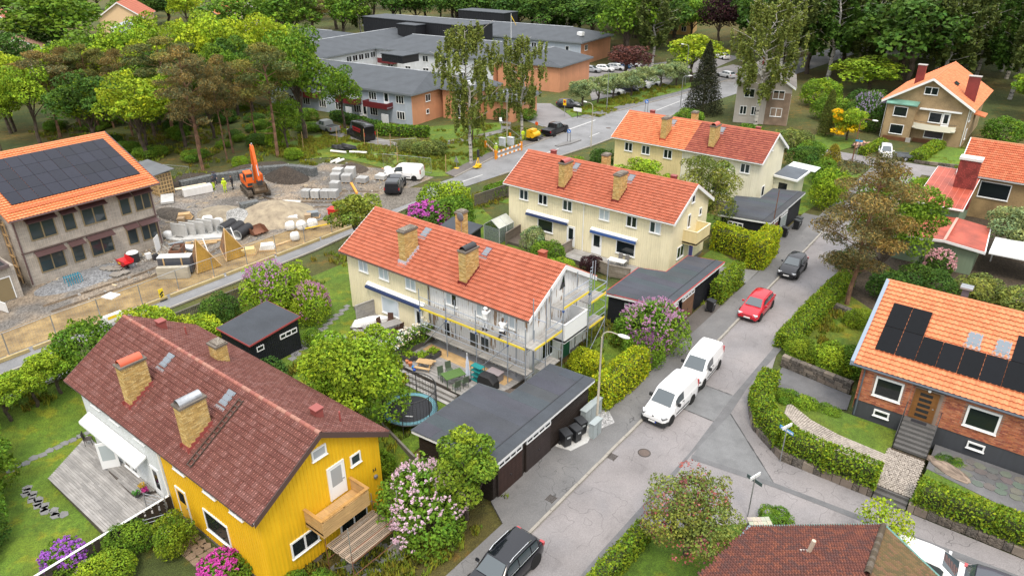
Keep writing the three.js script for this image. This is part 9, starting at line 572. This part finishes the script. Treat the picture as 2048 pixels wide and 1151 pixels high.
// ---------- garden furniture ----------
function table(label,x,y,z,l,w,h,a,m,lm,name='garden_table'){const t=thing(name,label,'table',[0,0,0],'garden tables');base.delete(t);for(let i=0;i<6;i++)part(t,'top_slat',gx().box(-l/2,l/2,h - 0.04,h,-w/2+i*w/6,-w/2+(i+1)*w/6 - 0.01),m);for(const sx of[1,-1])for(const sz of[1,-1])part(t,'leg',gx().tube(V(sx*(l/2 - 0.08),0,sz*(w/2 - 0.08)),V(sx*(l/2 - 0.08),h - 0.04,sz*(w/2 - 0.08)),0.03,0.03,6),lm);t.position.set(x,y,z);t.rotation.y=a;return t;}
function chair(label,x,y,z,a,m,grp){const t=thing('garden_chair',label,'chair',[0,0,0],grp||'garden chairs');base.delete(t);part(t,'seat',gx().box(-0.22,0.22,0.42,0.45,-0.22,0.22),m);part(t,'backrest',gx().ob(0,0.72,-0.24,0.44,0.5,0.03,0,-0.15),m);for(const sx of[1,-1])for(const sz of[1,-1])part(t,'leg',gx().tube(V(sx*0.2,0,sz*0.2),V(sx*0.2,0.42,sz*0.2),0.018,0.018,5),m);t.position.set(x,y,z);t.rotation.y=a;return t;}
const BRW=M([0.1,0.045,0.03],0.7,'wood'),GRN=M([0.07,0.14,0.03],0.7);table('weathered grey table with folded brown chairs',-37,0.6,-32.3,1.8,0.9,0.75,1.25,DW[0],BRW);chair('brown folding chair at the head of the weathered table',-37.8,0.6,-33.1,0.6,BRW);chair('left brown folding chair leaning at the weathered table',-36.2,0.6,-32,-1.6,BRW);chair('right brown folding chair leaning at the weathered table',-36.3,0.6,-32.7,-1.6,BRW);chair('brown folding chair left of the weathered table',-37.9,0.6,-32.2,1.6,BRW);
table('low weathered bench on the table deck',-38.3,0.6,-31.1,1.3,0.4,0.42,-0.3,DW[2],DW[1],'garden_bench');{const s=thing('covered_boat','white upturned boat lying on the table deck','boat',[0,0,0]);base.delete(s);part(s,'hull',loft([[-1.5,0.35,0.05,0.1],[-1.2,0.3,0.5,0.35],[0,0.25,0.55,0.5],[0.9,0.28,0.5,0.42],[1.4,0.4,0.3,0.15],[1.6,0.55,0.06,0.05]],([x,y,h,w])=>[V(x,0.15,w),V(x,0.15+h*0.7,w*0.85),V(x,0.15+h,0),V(x,0.15+h*0.7,-w*0.85),V(x,0.15,-w)].reverse(),0.8),M([0.8,0.8,0.8],0.35));part(s,'support',gx().box(-1,-0.8,0,0.15,-0.4,0.4).box(0.7,0.9,0,0.15,-0.4,0.4),BRW);s.position.set(-39.1,0.6,-32.2);s.rotation.y=1.05;}
table('green garden table on the big deck',-28.4,0.6,-30.1,1.5,0.95,0.74,1.2,GRN,M([0.05,0.09,0.04],0.6));for(const[x,z,a,l]of[[-29.3,-29.9,1.2,'green metal chair left of the green table, nearer'],[-29.3,-30.7,1.2,'green metal chair left of the green table, farther'],[-27.6,-29.5,-1.9,'green metal chair right of the green table, nearer'],[-27.5,-30.2,-1.9,'green metal chair right of the green table, farther']])chair(l,x,0.6,z,a,M([0.07,0.1,0.06],0.6));{const t=thing('parasol','closed pale blue parasol beside the green table','parasol',[-27.8,0.6,-30.9]);part(t,'pole',gx().tube(V(-27.8,0.6,-30.9),V(-27.8,2.85,-30.9),0.03),W_);const g=gx();for(let i=0;i<10;i++){const a=i/10*6.28,b=(i+1)/10*6.28,k=i % 2?0.17:0.11,q=i % 2?0.11:0.17,P=(t2,r,y)=>V(-27.8+Math.cos(t2)*r,y,-30.9+Math.sin(t2)*r);g.quad(P(b,q,1.05),P(a,k,1.05),P(a,k*0.7,2.1),P(b,q*0.7,2.1)).tri(P(b,q*0.7,2.1),P(a,k*0.7,2.1),V(-27.8,2.8,-30.9));}part(t,'folded_canopy',g,M([0.55,0.6,0.72],0.8));part(t,'base',gx().tube(V(-27.8,0.6,-30.9),V(-27.8,0.7,-30.9),0.25,0.2,12),BLACKM);}
{const TL=M([0.01,0.2,0.2],0.5),t=thing('toy_shelf','teal open shelf behind the parasol','shelf',[-27.2,0.6,-31.3]);for(const y of[0.62,1.0,1.4,1.75])part(t,'shelf_board',gx().box(-27.7,-26.8,y,y+0.04,-31.6,-31.1),TL);for(const[x,z]of[[-27.7,-31.6],[-26.84,-31.6],[-27.7,-31.14],[-26.84,-31.14]])part(t,'upright',gx().box(x,x+0.04,0.6,1.79,z,z+0.04),TL);const gr=thing('covered_grill','black covered barbecue beside the teal shelf','grill',[-26.2,0.6,-31.2]);part(gr,'cover',loft([[-26.9,0.62,1.3,0.34],[-26.7,0.62,1.62,0.36],[-25.9,0.62,1.65,0.36],[-25.5,0.62,1.25,0.33]],([x,a,b,w])=>[V(x,a,-31.2+w),V(x,b - 0.12,-31.2+w),V(x,b,-31.2+w*0.6),V(x,b,-31.2 - w*0.6),V(x,b - 0.12,-31.2 - w),V(x,a,-31.2 - w)].reverse(),0.5),M([0.012,0.012,0.014],0.7));const gc=thing('garden_crate','grey cushion crate behind the barbecue','crate',[-26.4,0.6,-32.2]);part(gc,'box',gx().box(-26.9,-25.9,0.6,1.2,-32.5,-31.9),M([0.2,0.19,0.2],0.8));part(gc,'lid',gx().box(-26.95,-25.85,1.2,1.26,-32.55,-31.85),M([0.28,0.24,0.25],0.8));}
{const t=thing('picnic_bench','small pale wooden picnic bench for children','bench',[0,0,0]);base.delete(t);for(let i=0;i<4;i++)part(t,'top_slat',gx().box(-0.6,0.6,0.5,0.53,-0.3+i*0.15,-0.16+i*0.15),PINEW);for(const s of[1,-1]){part(t,'seat',gx().box(-0.6,0.6,0.28,0.31,s*0.55 - 0.11,s*0.55+0.11),PINEW);part(t,'leg',gx().tube(V(s*0.45,0,0.5),V(s*0.45,0.5,0.15),0.035,0.035,5).tube(V(s*0.45,0,-0.5),V(s*0.45,0.5,-0.15),0.035,0.035,5),PINEW);part(t,'cross_bar',gx().box(s*0.45 - 0.03,s*0.45+0.03,0.22,0.28,-0.6,0.6),PINEW);}t.position.set(-31.3,0.6,-30.3);t.rotation.y=0.35;}
for(const[x,z,l]of[[-33,-30.4,'left square planter with lettuce on the big deck'],[-32.2,-30.9,'middle square planter on the big deck'],[-31.9,-31.8,'right square planter with bright greens on the big deck']]){const t=thing('planter_box',l,'planter',[x,0.6,z],'deck planters');const m=M([0.06,0.06,0.06],0.8);part(t,'box',gx().box(x - 0.42,x+0.42,0.6,0.98,z - 0.42,z+0.42),m);part(t,'soil',gx().box(x - 0.38,x+0.38,0.981,0.99,z - 0.38,z+0.38),MG.soil.clone());t.children[1].material=M([0.05,0.04,0.03],1);const r=RNG(x*10|0);part(t,'plants',leafGeo(Array.from({length:260},()=>V(x+(r()- 0.5)*0.75,1.02+0.16*r(),z+(r()- 0.5)*0.75)),{s:0.13,seed:3}),LEAFM(PAL.bright));}
for(const[x,z,c,l,s]of[[-31.9,-29.7,[0.02,0.18,0.45],'bright blue ball beside the picnic bench',0.13],[-31.6,-29.5,[0.02,0.08,0.5],'dark blue toy beside the picnic bench',0.11],[-32.3,-29.8,[0.45,0.15,0.06],'terracotta pot left of the picnic bench',0.15],[-32.7,-29.9,[0.5,0.2,0.1],'second terracotta pot near the planters',0.14],[-31.6,-28.6,[0.6,0.02,0.02],'small red toy on the lawn below the deck',0.1],[-31.9,-28.2,[0.03,0.35,0.1],'small green toy on the lawn below the deck',0.09]]){const o=solo('toy_or_pot',l,'toy',(()=>{const g=gx();/pot/.test(l)?g.tube(V(0,-s,0),V(0,s,0),s*0.75,s*1.1,12):g.ell(0,0,0,s,s,s,12,9);return g;})(),M(c,0.5),'toys and pots on the deck',0.6);o.name=num(/pot/.test(l)?'flower_pot':'toy_ball');o.position.set(x,(z>-28.9?gy(x,z):0.6)+s,z);}
{const t=thing('trampoline','round trampoline with black safety net behind the near garage','trampoline',[-28.3,gy(-28.3,-25.8),-25.8]),x=-28.3,z=-25.8,y0=gy(x,z)+0.1,R=1.75;const ring=(r,y,th,m,nm)=>part(t,nm,new THREE.TorusGeometry(r,th,8,36).applyMatrix4(new THREE.Matrix4().makeRotationX(Math.PI/2).setPosition(x,y,z)),m);ring(R,y0+0.8,0.05,BLACKM,'frame_ring');part(t,'edge_pad',gx().add(new THREE.RingGeometry(R - 0.3,R+0.02,32),new THREE.Matrix4().makeRotationX(-Math.PI/2).setPosition(x,y0+0.86,z)),M([0.12,0.3,0.36],0.6));const mat=part(t,'jumping_mat',gx().add(new THREE.CircleGeometry(R - 0.3,32),new THREE.Matrix4().makeRotationX(-Math.PI/2).setPosition(x,y0+0.83,z)),M([0.012,0.014,0.02],0.7));part(mat,'lettering',gx().ob(x+0.5,y0+0.835,z+0.6,0.5,0.004,0.1,0.5),M([0.6,0.6,0.6],0.6));for(let i=0;i<6;i++){const a=i/6*6.28;part(t,'net_pole',gx().tube(V(x+Math.cos(a)*R,y0 - 0.1,z+Math.sin(a)*R),V(x+Math.cos(a)*R,y0+2.5,z+Math.sin(a)*R),0.03,0.03,7),BLACKM);}const net=gx();for(let i=0;i<48;i++){const a=i/48*6.2832;net.tube(V(x+Math.cos(a)*R,y0+0.85,z+Math.sin(a)*R),V(x+Math.cos(a)*R,y0+2.5,z+Math.sin(a)*R),0.011,0.011,3,false);}for(let k=0;k<12;k++)for(let i=0;i<24;i++){const a=i/24*6.2832,b=(i+1)/24*6.2832,y=y0+0.9+k*0.14;net.tube(V(x+Math.cos(a)*R,y,z+Math.sin(a)*R),V(x+Math.cos(b)*R,y,z+Math.sin(b)*R),0.011,0.011,3,false);}part(t,'safety_net',net,BLACKM).userData.kind='stuff';ring(R,y0+2.5,0.025,BLACKM,'top_ring');part(t,'yellow_target',gx().ob(x - 1.3,y0+2.1,z - 0.9,0.06,0.4,0.9,0.6),M([0.8,0.45,0.01],0.5));}
{const t=thing('greenhouse','small glass greenhouse with grey frame beside the middle house','greenhouse',[-43,0,-53.4]),x0=-44,x1=-42,z0=-54.6,z1=-52.2,GL=M([0.55,0.62,0.6],0.06,null,{transmission:0.75}),f=gx();for(const x of[x0,x1])for(const z of[z0,(z0+z1)/2,z1])f.tube(V(x,0,z),V(x,1.7,z),0.03,0.03,5);f.tube(V(-43,2.4,z0),V(-43,2.4,z1),0.03,0.03,5);for(const z of[z0,(z0+z1)/2,z1])f.tube(V(x0,1.7,z),V(-43,2.4,z),0.025,0.025,5).tube(V(x1,1.7,z),V(-43,2.4,z),0.025,0.025,5);for(const x of[x0,x1])f.tube(V(x,1.7,z0),V(x,1.7,z1),0.03,0.03,5);part(t,'frame',f,M([0.5,0.52,0.52],0.5));for(let i=0;i<2;i++)for(const s of[0,1]){const za=lerp(z0,z1,i/2)+0.04,zb=lerp(z0,z1,(i+1)/2)- 0.04,x=s?x1:x0;part(t,'roof_pane',gx().quad(V(x,1.71,za),V(x,1.71,zb),V(-43,2.41,zb),V(-43,2.41,za)),M([0.6,0.62,0.56],0.3,'blotch'));part(t,'wall_pane',gx().box(x - 0.005,x+0.005,0.05,1.66,za,zb),GL);}part(t,'gable_pane',gx().box(x0+0.04,x1 - 0.04,0.05,1.66,z1 - 0.005,z1+0.005),GL);const r=RNG(3);part(t,'plants',leafGeo(Array.from({length:900},()=>V(-43+(r()- 0.5)*1.7,0.2+0.8*r(),-53.4+(r()- 0.5)*2)),{s:0.16,seed:5}),LEAFM(PAL.mid));}
table('white table with pale runner on the middle house deck',-29.3,0.4,-53.9,1.7,0.85,0.74,0.1,M([0.7,0.7,0.68],0.5),STEEL);chair('grey wicker chair behind the white deck table, left',-29.5,0.4,-54.7,0,M([0.16,0.15,0.14],0.8));chair('grey wicker chair behind the white deck table, right',-28.8,0.4,-54.7,0,M([0.16,0.15,0.14],0.8));chair('grey wicker chair in front of the white deck table',-29.2,0.4,-53.1,Math.PI,M([0.3,0.29,0.28],0.8));chair('brown chair on the dark deck by the greenhouse',-38.6,0.3,-54.2,0.3,BRW);
chair('slatted dark bench chair at the corner of the front deck',-44,-1.0,-12.3,2.6,M([0.05,0.04,0.035],0.7));chair('white plastic chair on the ground terrace of the blue-grey wing, left',-96.5,0,-80.8,2.6,W_);chair('white plastic chair on the ground terrace of the blue-grey wing, right',-95.2,0,-81,2.6,W_);chair('left white chair on the balcony terrace near the orange block',-73.4,0.1,-92,1,W_);
{const t=thing('plank_lounger','slatted dark wooden lounger frame behind the near garage','lounger',[-24.6,0.6,-30.6]);for(let i=0;i<7;i++)part(t,'slat',gx().ob(-24.6+i*0.1,0.9+i*0.03,-30.4 - i*0.2,1.6,0.04,0.1,0.75),M([0.16,0.13,0.11],0.85,'wood'));part(t,'frame',gx().ob(-24.4,0.75,-30.9,0.08,0.3,1.6,0.2),BRW);solo('plywood_sheet','bright plywood sheet lying behind the near garage corner','board',gx().ob(-23.9,0.7,-32.4,0.9,0.04,1.3,0.2),PINEW);const rc=thing('garden_chair','bright red folding seat on the lawn behind the clipped hedge','chair',[-21,0,-41.6],'garden chairs');part(rc,'seat',gx().ob(-21,0.5,-41.6,0.9,0.06,0.7,0.5,0,0.5),M([0.45,0.01,0.02],0.5));part(rc,'backrest',gx().ob(-20.6,0.8,-41.8,0.06,0.7,0.7,0.5,0,-0.3),M([0.45,0.01,0.02],0.5));part(rc,'leg',gx().tube(V(-21.3,0,-41.4),V(-20.9,0.6,-41.6),0.02).tube(V(-20.7,0,-41.9),V(-21.1,0.5,-41.6),0.02),STEEL);}
for(const[x,z,c,l]of[[-36.9,-12.2,[0.6,0.4,0.05],'yellow flowers in a pot on the deck step'],[-36.4,-12.1,[0.5,0.05,0.25],'pink flowers in a box on the deck step'],[-36.6,-11.7,[0.1,0.3,0.05],'green herbs in a pot on the deck step']]){const t=thing('flower_pot',l,'flower pot',[x,-0.78,z],'flower pots');part(t,'pot',gx().tube(V(x,-0.8,z),V(x,-0.6,z),0.13,0.17,12),M([0.05,0.05,0.05],0.7));const r=RNG(z*100|0);part(t,'flowers',leafGeo(Array.from({length:90},()=>V(x+(r()- 0.5)*0.36,-0.56+0.16*r(),z+(r()- 0.5)*0.36)),{s:0.1,seed:2}),LEAFM(c));}
for(const[x,z,a,l]of[[-34.9,-11.9,0.4,'white ladder section leaning at the dark fence'],[-33.2,-11.2,1.1,'white ladder section standing by the juniper']]){const t=thing('trellis_ladder',l,'ladder',[x,-1.4,z],'white ladder sections'),d=V(Math.cos(a),0,-Math.sin(a));for(const s of[-0.7,0.7])part(t,'stile',gx().tube(V(x+d.x*s,-1.4,z+d.z*s),V(x+d.x*s+0.2,0.25,z+d.z*s),0.03,0.03,6),GALV);for(let i=0;i<6;i++)part(t,'rung',gx().tube(V(x - d.x*0.7+0.03*i,-1.2+i*0.27,z - d.z*0.7),V(x+d.x*0.7+0.03*i,-1.2+i*0.27,z+d.z*0.7),0.018,0.018,5),GALV);}
{const t=thing('woodpile','heap of cut logs in front of the far brown brick house','logs',[-22.3,0,-113]);const r=RNG(31);for(let i=0;i<26;i++){const x=-23.2+2*r(),z=-112 - 2.6*r(),a=r()*3;part(t,'log',gx().tube(V(x,0.2+0.5*r(),z),V(x+Math.cos(a)*0.7,0.2+0.4*r(),z+Math.sin(a)*0.7),0.16,0.16,8),i % 3?M([0.5,0.3,0.22],0.9):BARK);}}
// ---------- scaffolds ----------
{const t=thing('house_scaffold','steel scaffold with yellow toe boards around the peeling house','scaffold',[-26,0,-33]);const PL=M([0.45,0.43,0.4],0.85,'wood'),YT=M([0.75,0.58,0.05],0.6),ST=M([0.34,0.38,0.44],0.45,null,{metalness:0.5}),BLU=M([0.02,0.07,0.25],0.5);
  const post=(x,z,h,y=0)=>part(t,'upright',gx().tube(V(x,y,z),V(x,h,z),0.036,0.036,7),ST);const bar=(a,b)=>part(t,'ledger',gx().tube(a,b,0.03,0.03,6),ST);const plat=(x0,x1,z0,z1,y,toe)=>{const n=3,al=(x1 - x0)>(z1 - z0);for(let i=0;i<n;i++)part(t,'platform_plank',al?gx().box(x0,x1,y - 0.05,y,lerp(z0,z1,i/n),lerp(z0,z1,(i+1)/n)- 0.02):gx().box(lerp(x0,x1,i/n),lerp(x0,x1,(i+1)/n)- 0.02,y - 0.05,y,z0,z1),PL);if(toe)part(t,'toe_board',al?gx().box(x0,x1,y,y+0.16,z1+0.005,z1+0.04):gx().box(x1+0.005,x1+0.04,y,y+0.16,z0,z1),YT);};
  const xs=[-33.6,-31,-28.2,-25.4,-23.9],zo=-32.35,zi=-33.3;for(const x of xs){post(x,zo,5.4,0.4);post(x,zi,4.9,0.4);for(const y of[1.6,3.6])bar(V(x,y,zo),V(x,y,zi));}for(let i=0;i+1<xs.length;i++){for(const y of[2.35,2.8,4.3,4.75])bar(V(xs[i],y,zo),V(xs[i+1],y,zo));plat(xs[i]+0.03,xs[i+1]- 0.03,zi+0.05,zo - 0.06,3.72,true);plat(xs[i]+0.03,xs[i+1]- 0.03,zi+0.05,zo - 0.06,1.75,false);for(const x of[xs[i]])part(t,'coupler',gx().box(x - 0.05,x+0.05,3.55,3.68,zo - 0.05,zo+0.05),BLU);}bar(V(-33.6,0.6,zo),V(-31,3.6,zo));bar(V(-28.2,0.6,zo),V(-25.4,3.6,zo));
  const xo=-23.15,xi=-24.2;for(const z of[-33.6,-35.6,-38.9,-41.3]){post(xo,z,7.4);post(xi,z,7);for(const y of[2.5,4,5.6])bar(V(xo,y,z),V(xi,y,z));}plat(xi+0.05,xo - 0.05,-35.6,-32.4,4.0,true);plat(xi+0.05,xo - 0.05,-38.9,-35.6,5.65,true);plat(xi+0.05,xo - 0.05,-41.3,-39.2,4.6,true);plat(xi+0.05,xo - 0.05,-41.3,-39.2,2.6,true);plat(xi+0.05,xo - 0.05,-35.5,-33.6,1.75,false);for(const[a,b,y]of[[-33.6,-35.6,4.5],[-33.6,-35.6,5],[-35.6,-38.9,6.2],[-35.6,-38.9,6.7],[-38.9,-41.3,5.1],[-38.9,-41.3,5.6],[-38.9,-41.3,3.1],[-38.9,-41.3,3.6]])bar(V(xo,y,a),V(xo,y,b));bar(V(xo,0.3,-38.9),V(xo,2.5,-41.3));for(let i=0;i<14;i++)bar(V(xo,4.2+i*0.26,-38.9),V(xo,4.2+i*0.26,-39.15));post(xo,-39.15,8,4);for(const z of[-35.6,-38.9])part(t,'coupler',gx().box(xo - 0.06,xo+0.06,5.5,5.64,z - 0.06,z+0.06),BLU);}
{const t=thing('balcony_scaffold','small rusty scaffold platform under the new wooden balcony','scaffold',[-23,-1.4,-17]);const L=(a,b,m=RUST,r=0.025)=>gx().tube(a,b,r,r,6);for(const[x,z,h]of[[-23.9,-15.3,1.5],[-22.0,-15.4,2.7],[-23.9,-18.5,1.6],[-21.95,-18.6,2.8]]){part(t,'upright',L(V(x,-1.45,z),V(x,0.9,z)),RUST);part(t,'spindle',L(V(x,0.9,z),V(x,h,z)),GALV);}for(const y of[-0.5,0.35,1.1]){part(t,'rail',L(V(-22.0,y,-15.4),V(-21.95,y,-18.6)),RUST);part(t,'rail',L(V(-23.9,y,-15.3),V(-23.9,y,-18.5)),y>1?GALV:RUST);part(t,'rail',L(V(-23.9,y,-18.5),V(-21.95,y,-18.6)),RUST);}part(t,'brace',L(V(-23.9,-1.3,-15.3),V(-22.0,0.3,-15.4)),GALV);for(let i=0;i<4;i++){const fr=part(t,'grating_panel',gx().box(-23.9+i*0.48,-23.86+i*0.48,0.4,0.46,-18.5,-15.35).box(-23.47+i*0.48,-23.43+i*0.48,0.4,0.46,-18.5,-15.35),M([0.4,0.3,0.22],0.8));const g=gx();for(let z=-18.5;z<-15.35;z+=0.09)g.box(-23.86+i*0.48,-23.47+i*0.48,0.42,0.455,z,z+0.05);part(fr,'grating_bar',g,M([0.42,0.33,0.25],0.85,'wood')).userData.kind='stuff';}const w=deck('narrow weathered plank walkway beside the yellow gable',[[-23.6,-20.2],[-22.9,-20.4],[-21.2,-18],[-22.1,-17.6]],-1.05,{h:0.3,along:'z'});}
// ---------- people ----------
function person(label,x,y,z,a,o={}){const{top=[0.5,0.6,0.05],legs=[0.05,0.05,0.06],hat=null,pose='stand',hold}=o,skin=[0.5,0.3,0.22],hair=[0.08,0.05,0.03];const B=pose==='kneel'?{hip:V(0,0.5,0),knL:V(0.3,0.45,0.1),ftL:V(0.28,0.05,0.1),knR:V(0.1,0.1,-0.12),ftR:V(-0.3,0.08,-0.12),ch:V(0.12,0.95,0),hd:V(0.2,1.24,0),elL:V(0.42,0.85,0.25),haL:V(0.6,0.95,0.15),elR:V(0.4,0.8,-0.25),haR:V(0.58,0.75,-0.12)}:{hip:V(0,0.93,0),knL:V(0.06,0.5,0.1),ftL:V(0,0.06,0.12),knR:V(0.02,0.5,-0.1),ftR:V(-0.06,0.06,-0.13),ch:V(0.03,1.36,0),hd:V(0.07,1.66,0),...(pose==='reach'?{elL:V(0.25,1.5,0.26),haL:V(0.45,1.72,0.2),elR:V(0.22,1.2,-0.28),haR:V(0.45,1.3,-0.2)}:{elL:V(0.06,1.13,0.27),haL:V(0.26,1.02,0.2),elR:V(0.04,1.12,-0.27),haR:V(0.2,0.95,-0.24)})};
  const sh=(s)=>V(B.ch.x,B.ch.y+0.06,s*0.19),hp=(s)=>V(B.hip.x,B.hip.y,s*0.1),bones=[[B.hip,B.ch,0.155,0.165],[V(B.ch.x,B.ch.y,0.1),V(B.ch.x,B.ch.y,-0.1),0.14,0.14],[B.ch,B.hd,0.07,0.065],[hp(1),B.knL,0.1,0.07],[B.knL,B.ftL,0.068,0.05],[hp(-1),B.knR,0.1,0.07],[B.knR,B.ftR,0.068,0.05],[B.ftL,B.ftL.clone().add(V(0.17,-0.02,0)),0.055,0.045],[B.ftR,B.ftR.clone().add(V(0.17,-0.02,0)),0.055,0.045],[sh(1),B.elL,0.065,0.05],[B.elL,B.haL,0.048,0.036],[sh(-1),B.elR,0.065,0.05],[B.elR,B.haR,0.048,0.036],[B.hd,B.hd.clone().add(V(0.015,0.07,0)),0.095,0.1],[B.hd.clone().add(V(0.09,0,0)),B.hd.clone().add(V(0.12,-0.015,0)),0.022,0.018]];
  const res=40,mc=new MarchingCubes(res,new THREE.MeshBasicMaterial(),false,false,60000),S=1.05,C=V(0.1,0.95,0);mc.isolation=0;const p=V(0,0,0),ab=V(0,0,0),pa=V(0,0,0);for(let k=0;k<res;k++)for(let j=0;j<res;j++)for(let i=0;i<res;i++){p.set((i - res/2)/(res/2)*S+C.x,(j - res/2)/(res/2)*S+C.y,(k - res/2)/(res/2)*S+C.z);let d=9;for(const[A,E,r0,r1]of bones){ab.copy(E).sub(A);pa.copy(p).sub(A);const h=cl(pa.dot(ab)/ab.lengthSq()),q=pa.addScaledVector(ab,-h).length()- lerp(r0,r1,h),kk=0.05,m=cl(0.5+0.5*(d - q)/kk);d=lerp(d,q,m)- kk*m*(1 - m);}mc.field[i+j*res+k*res*res]=-d;}mc.update();const n=mc.count,g=gx();g.color(skin);const P=mc.positionArray;for(let i=0;i<n;i+=3){const v=[0,1,2].map((q)=>V(P[(i+q)*3]*S+C.x,P[(i+q)*3+1]*S+C.y,P[(i+q)*3+2]*S+C.z));const c=v[0];let cc=top;if(c.distanceTo(B.hd)<0.2&&c.y>B.hd.y - 0.12)cc=c.y>B.hd.y+0.06||c.x<B.hd.x - 0.03?hat||hair:skin;else if(c.distanceTo(B.haL)<0.09||c.distanceTo(B.haR)<0.09)cc=skin;else if(Math.min(c.distanceTo(B.ftL),c.distanceTo(B.ftR))<0.13)cc=[0.03,0.025,0.02];else if(c.y<B.hip.y+0.02&&Math.abs(c.z)<0.24)cc=legs;g.color(cc).tri(v[0],v[1],v[2]);}for(const[H,E]of[[B.haL,B.elL],[B.haR,B.elR]]){const d=H.clone().sub(E).normalize(),s=d.clone().cross(V(0,1,0)).normalize();g.color(skin);for(let f=0;f<4;f++){const A=H.clone().addScaledVector(d,0.03).addScaledVector(s,(f - 1.5)*0.019),K=A.clone().addScaledVector(d,0.045+0.006*(f===1||f===2)),T2=K.clone().addScaledVector(d,0.03).add(V(0,-0.022,0));g.tube(A,K,0.0095,0.009,5).tube(K,T2,0.009,0.007,5);}const A=H.clone().addScaledVector(s,0.03);g.tube(A,A.clone().addScaledVector(s,0.025).addScaledVector(d,0.04),0.011,0.008,5);}
  const t=thing('person',label,'person',[0,0,0],o.group);base.delete(t);part(t,'body',g,M([1,1,1],0.85,null,VC),1.2);if(hat)part(t,'helmet',gx().add(new THREE.SphereGeometry(0.125,14,8,0,6.2832,0,1.6),new THREE.Matrix4().makeScale(1.08,1,1).setPosition(B.hd.x+0.01,B.hd.y+0.04,0)).add(new THREE.CylinderGeometry(0.15,0.155,0.015,14),new THREE.Matrix4().setPosition(B.hd.x+0.03,B.hd.y+0.045,0)),M(hat,0.4),0.8);t.position.set(x,y,z);t.rotation.y=a;return t;}
const CREW='site workers in a group';const YH=[0.55,0.75,0.03],OH=[0.7,0.25,0.02];person('worker in hi-vis trousers standing leftmost of the four',-80.8,0,-44.2,0.3,{top:[0.04,0.04,0.05],legs:YH,hat:[0.03,0.03,0.04],group:CREW});person('worker in dark vest behind the group of four',-82.2,0,-45.3,-0.4,{top:[0.06,0.07,0.1],legs:[0.04,0.05,0.07],hat:[0.02,0.02,0.03],group:CREW});person('worker in yellow hi-vis jacket in the middle of the group',-78.8,0,-44.5,-0.6,{top:YH,legs:YH,hat:[0.7,0.65,0.1],group:CREW});person('worker in dark clothes and shorts standing rightmost of the four',-79,0,-45.7,-2.4,{top:[0.02,0.02,0.025],legs:[0.03,0.03,0.035],group:CREW});person('road worker in yellow hi-vis behind the striped barrier',-62.4,0.05,-77,-0.5,{top:YH,legs:YH,hat:[0.75,0.75,0.7]});person('road worker in yellow hi-vis beside the yellow trailer',-64.1,0.05,-85.6,-0.4,{top:YH,legs:[0.5,0.6,0.05]});person('painter in white overalls reaching up on the scaffold',-27.8,3.72,-32.85,Math.PI/2,{top:[0.75,0.75,0.74],legs:[0.6,0.62,0.65],hat:[0.75,0.75,0.75],pose:'reach'});person('painter in white shirt kneeling on the scaffold',-26.3,3.72,-32.85,1.9,{top:[0.78,0.78,0.78],legs:[0.03,0.035,0.06],pose:'kneel'});
// brush heap and bare scrub by the site, forest floor litter
{const t=thing('brush_heap','heap of cut brown branches beside the footpath','branches',[-73.5,0,-73]);const r=RNG(14),g=gx();for(let i=0;i<90;i++){const x=-73.5+(r()- 0.5)*4,z=-72.6+(r()- 0.5)*2.2,a=r()*6.28,l=0.6+1.3*r();g.tube(V(x,0.1+0.5*r(),z),V(x+Math.cos(a)*l,0.3+0.9*r(),z+Math.sin(a)*l),0.03,0.008,4,false);}part(t,'branch',g,M([0.22,0.14,0.09],0.9)).userData.kind='stuff';}
renderer.render(scene,camera);
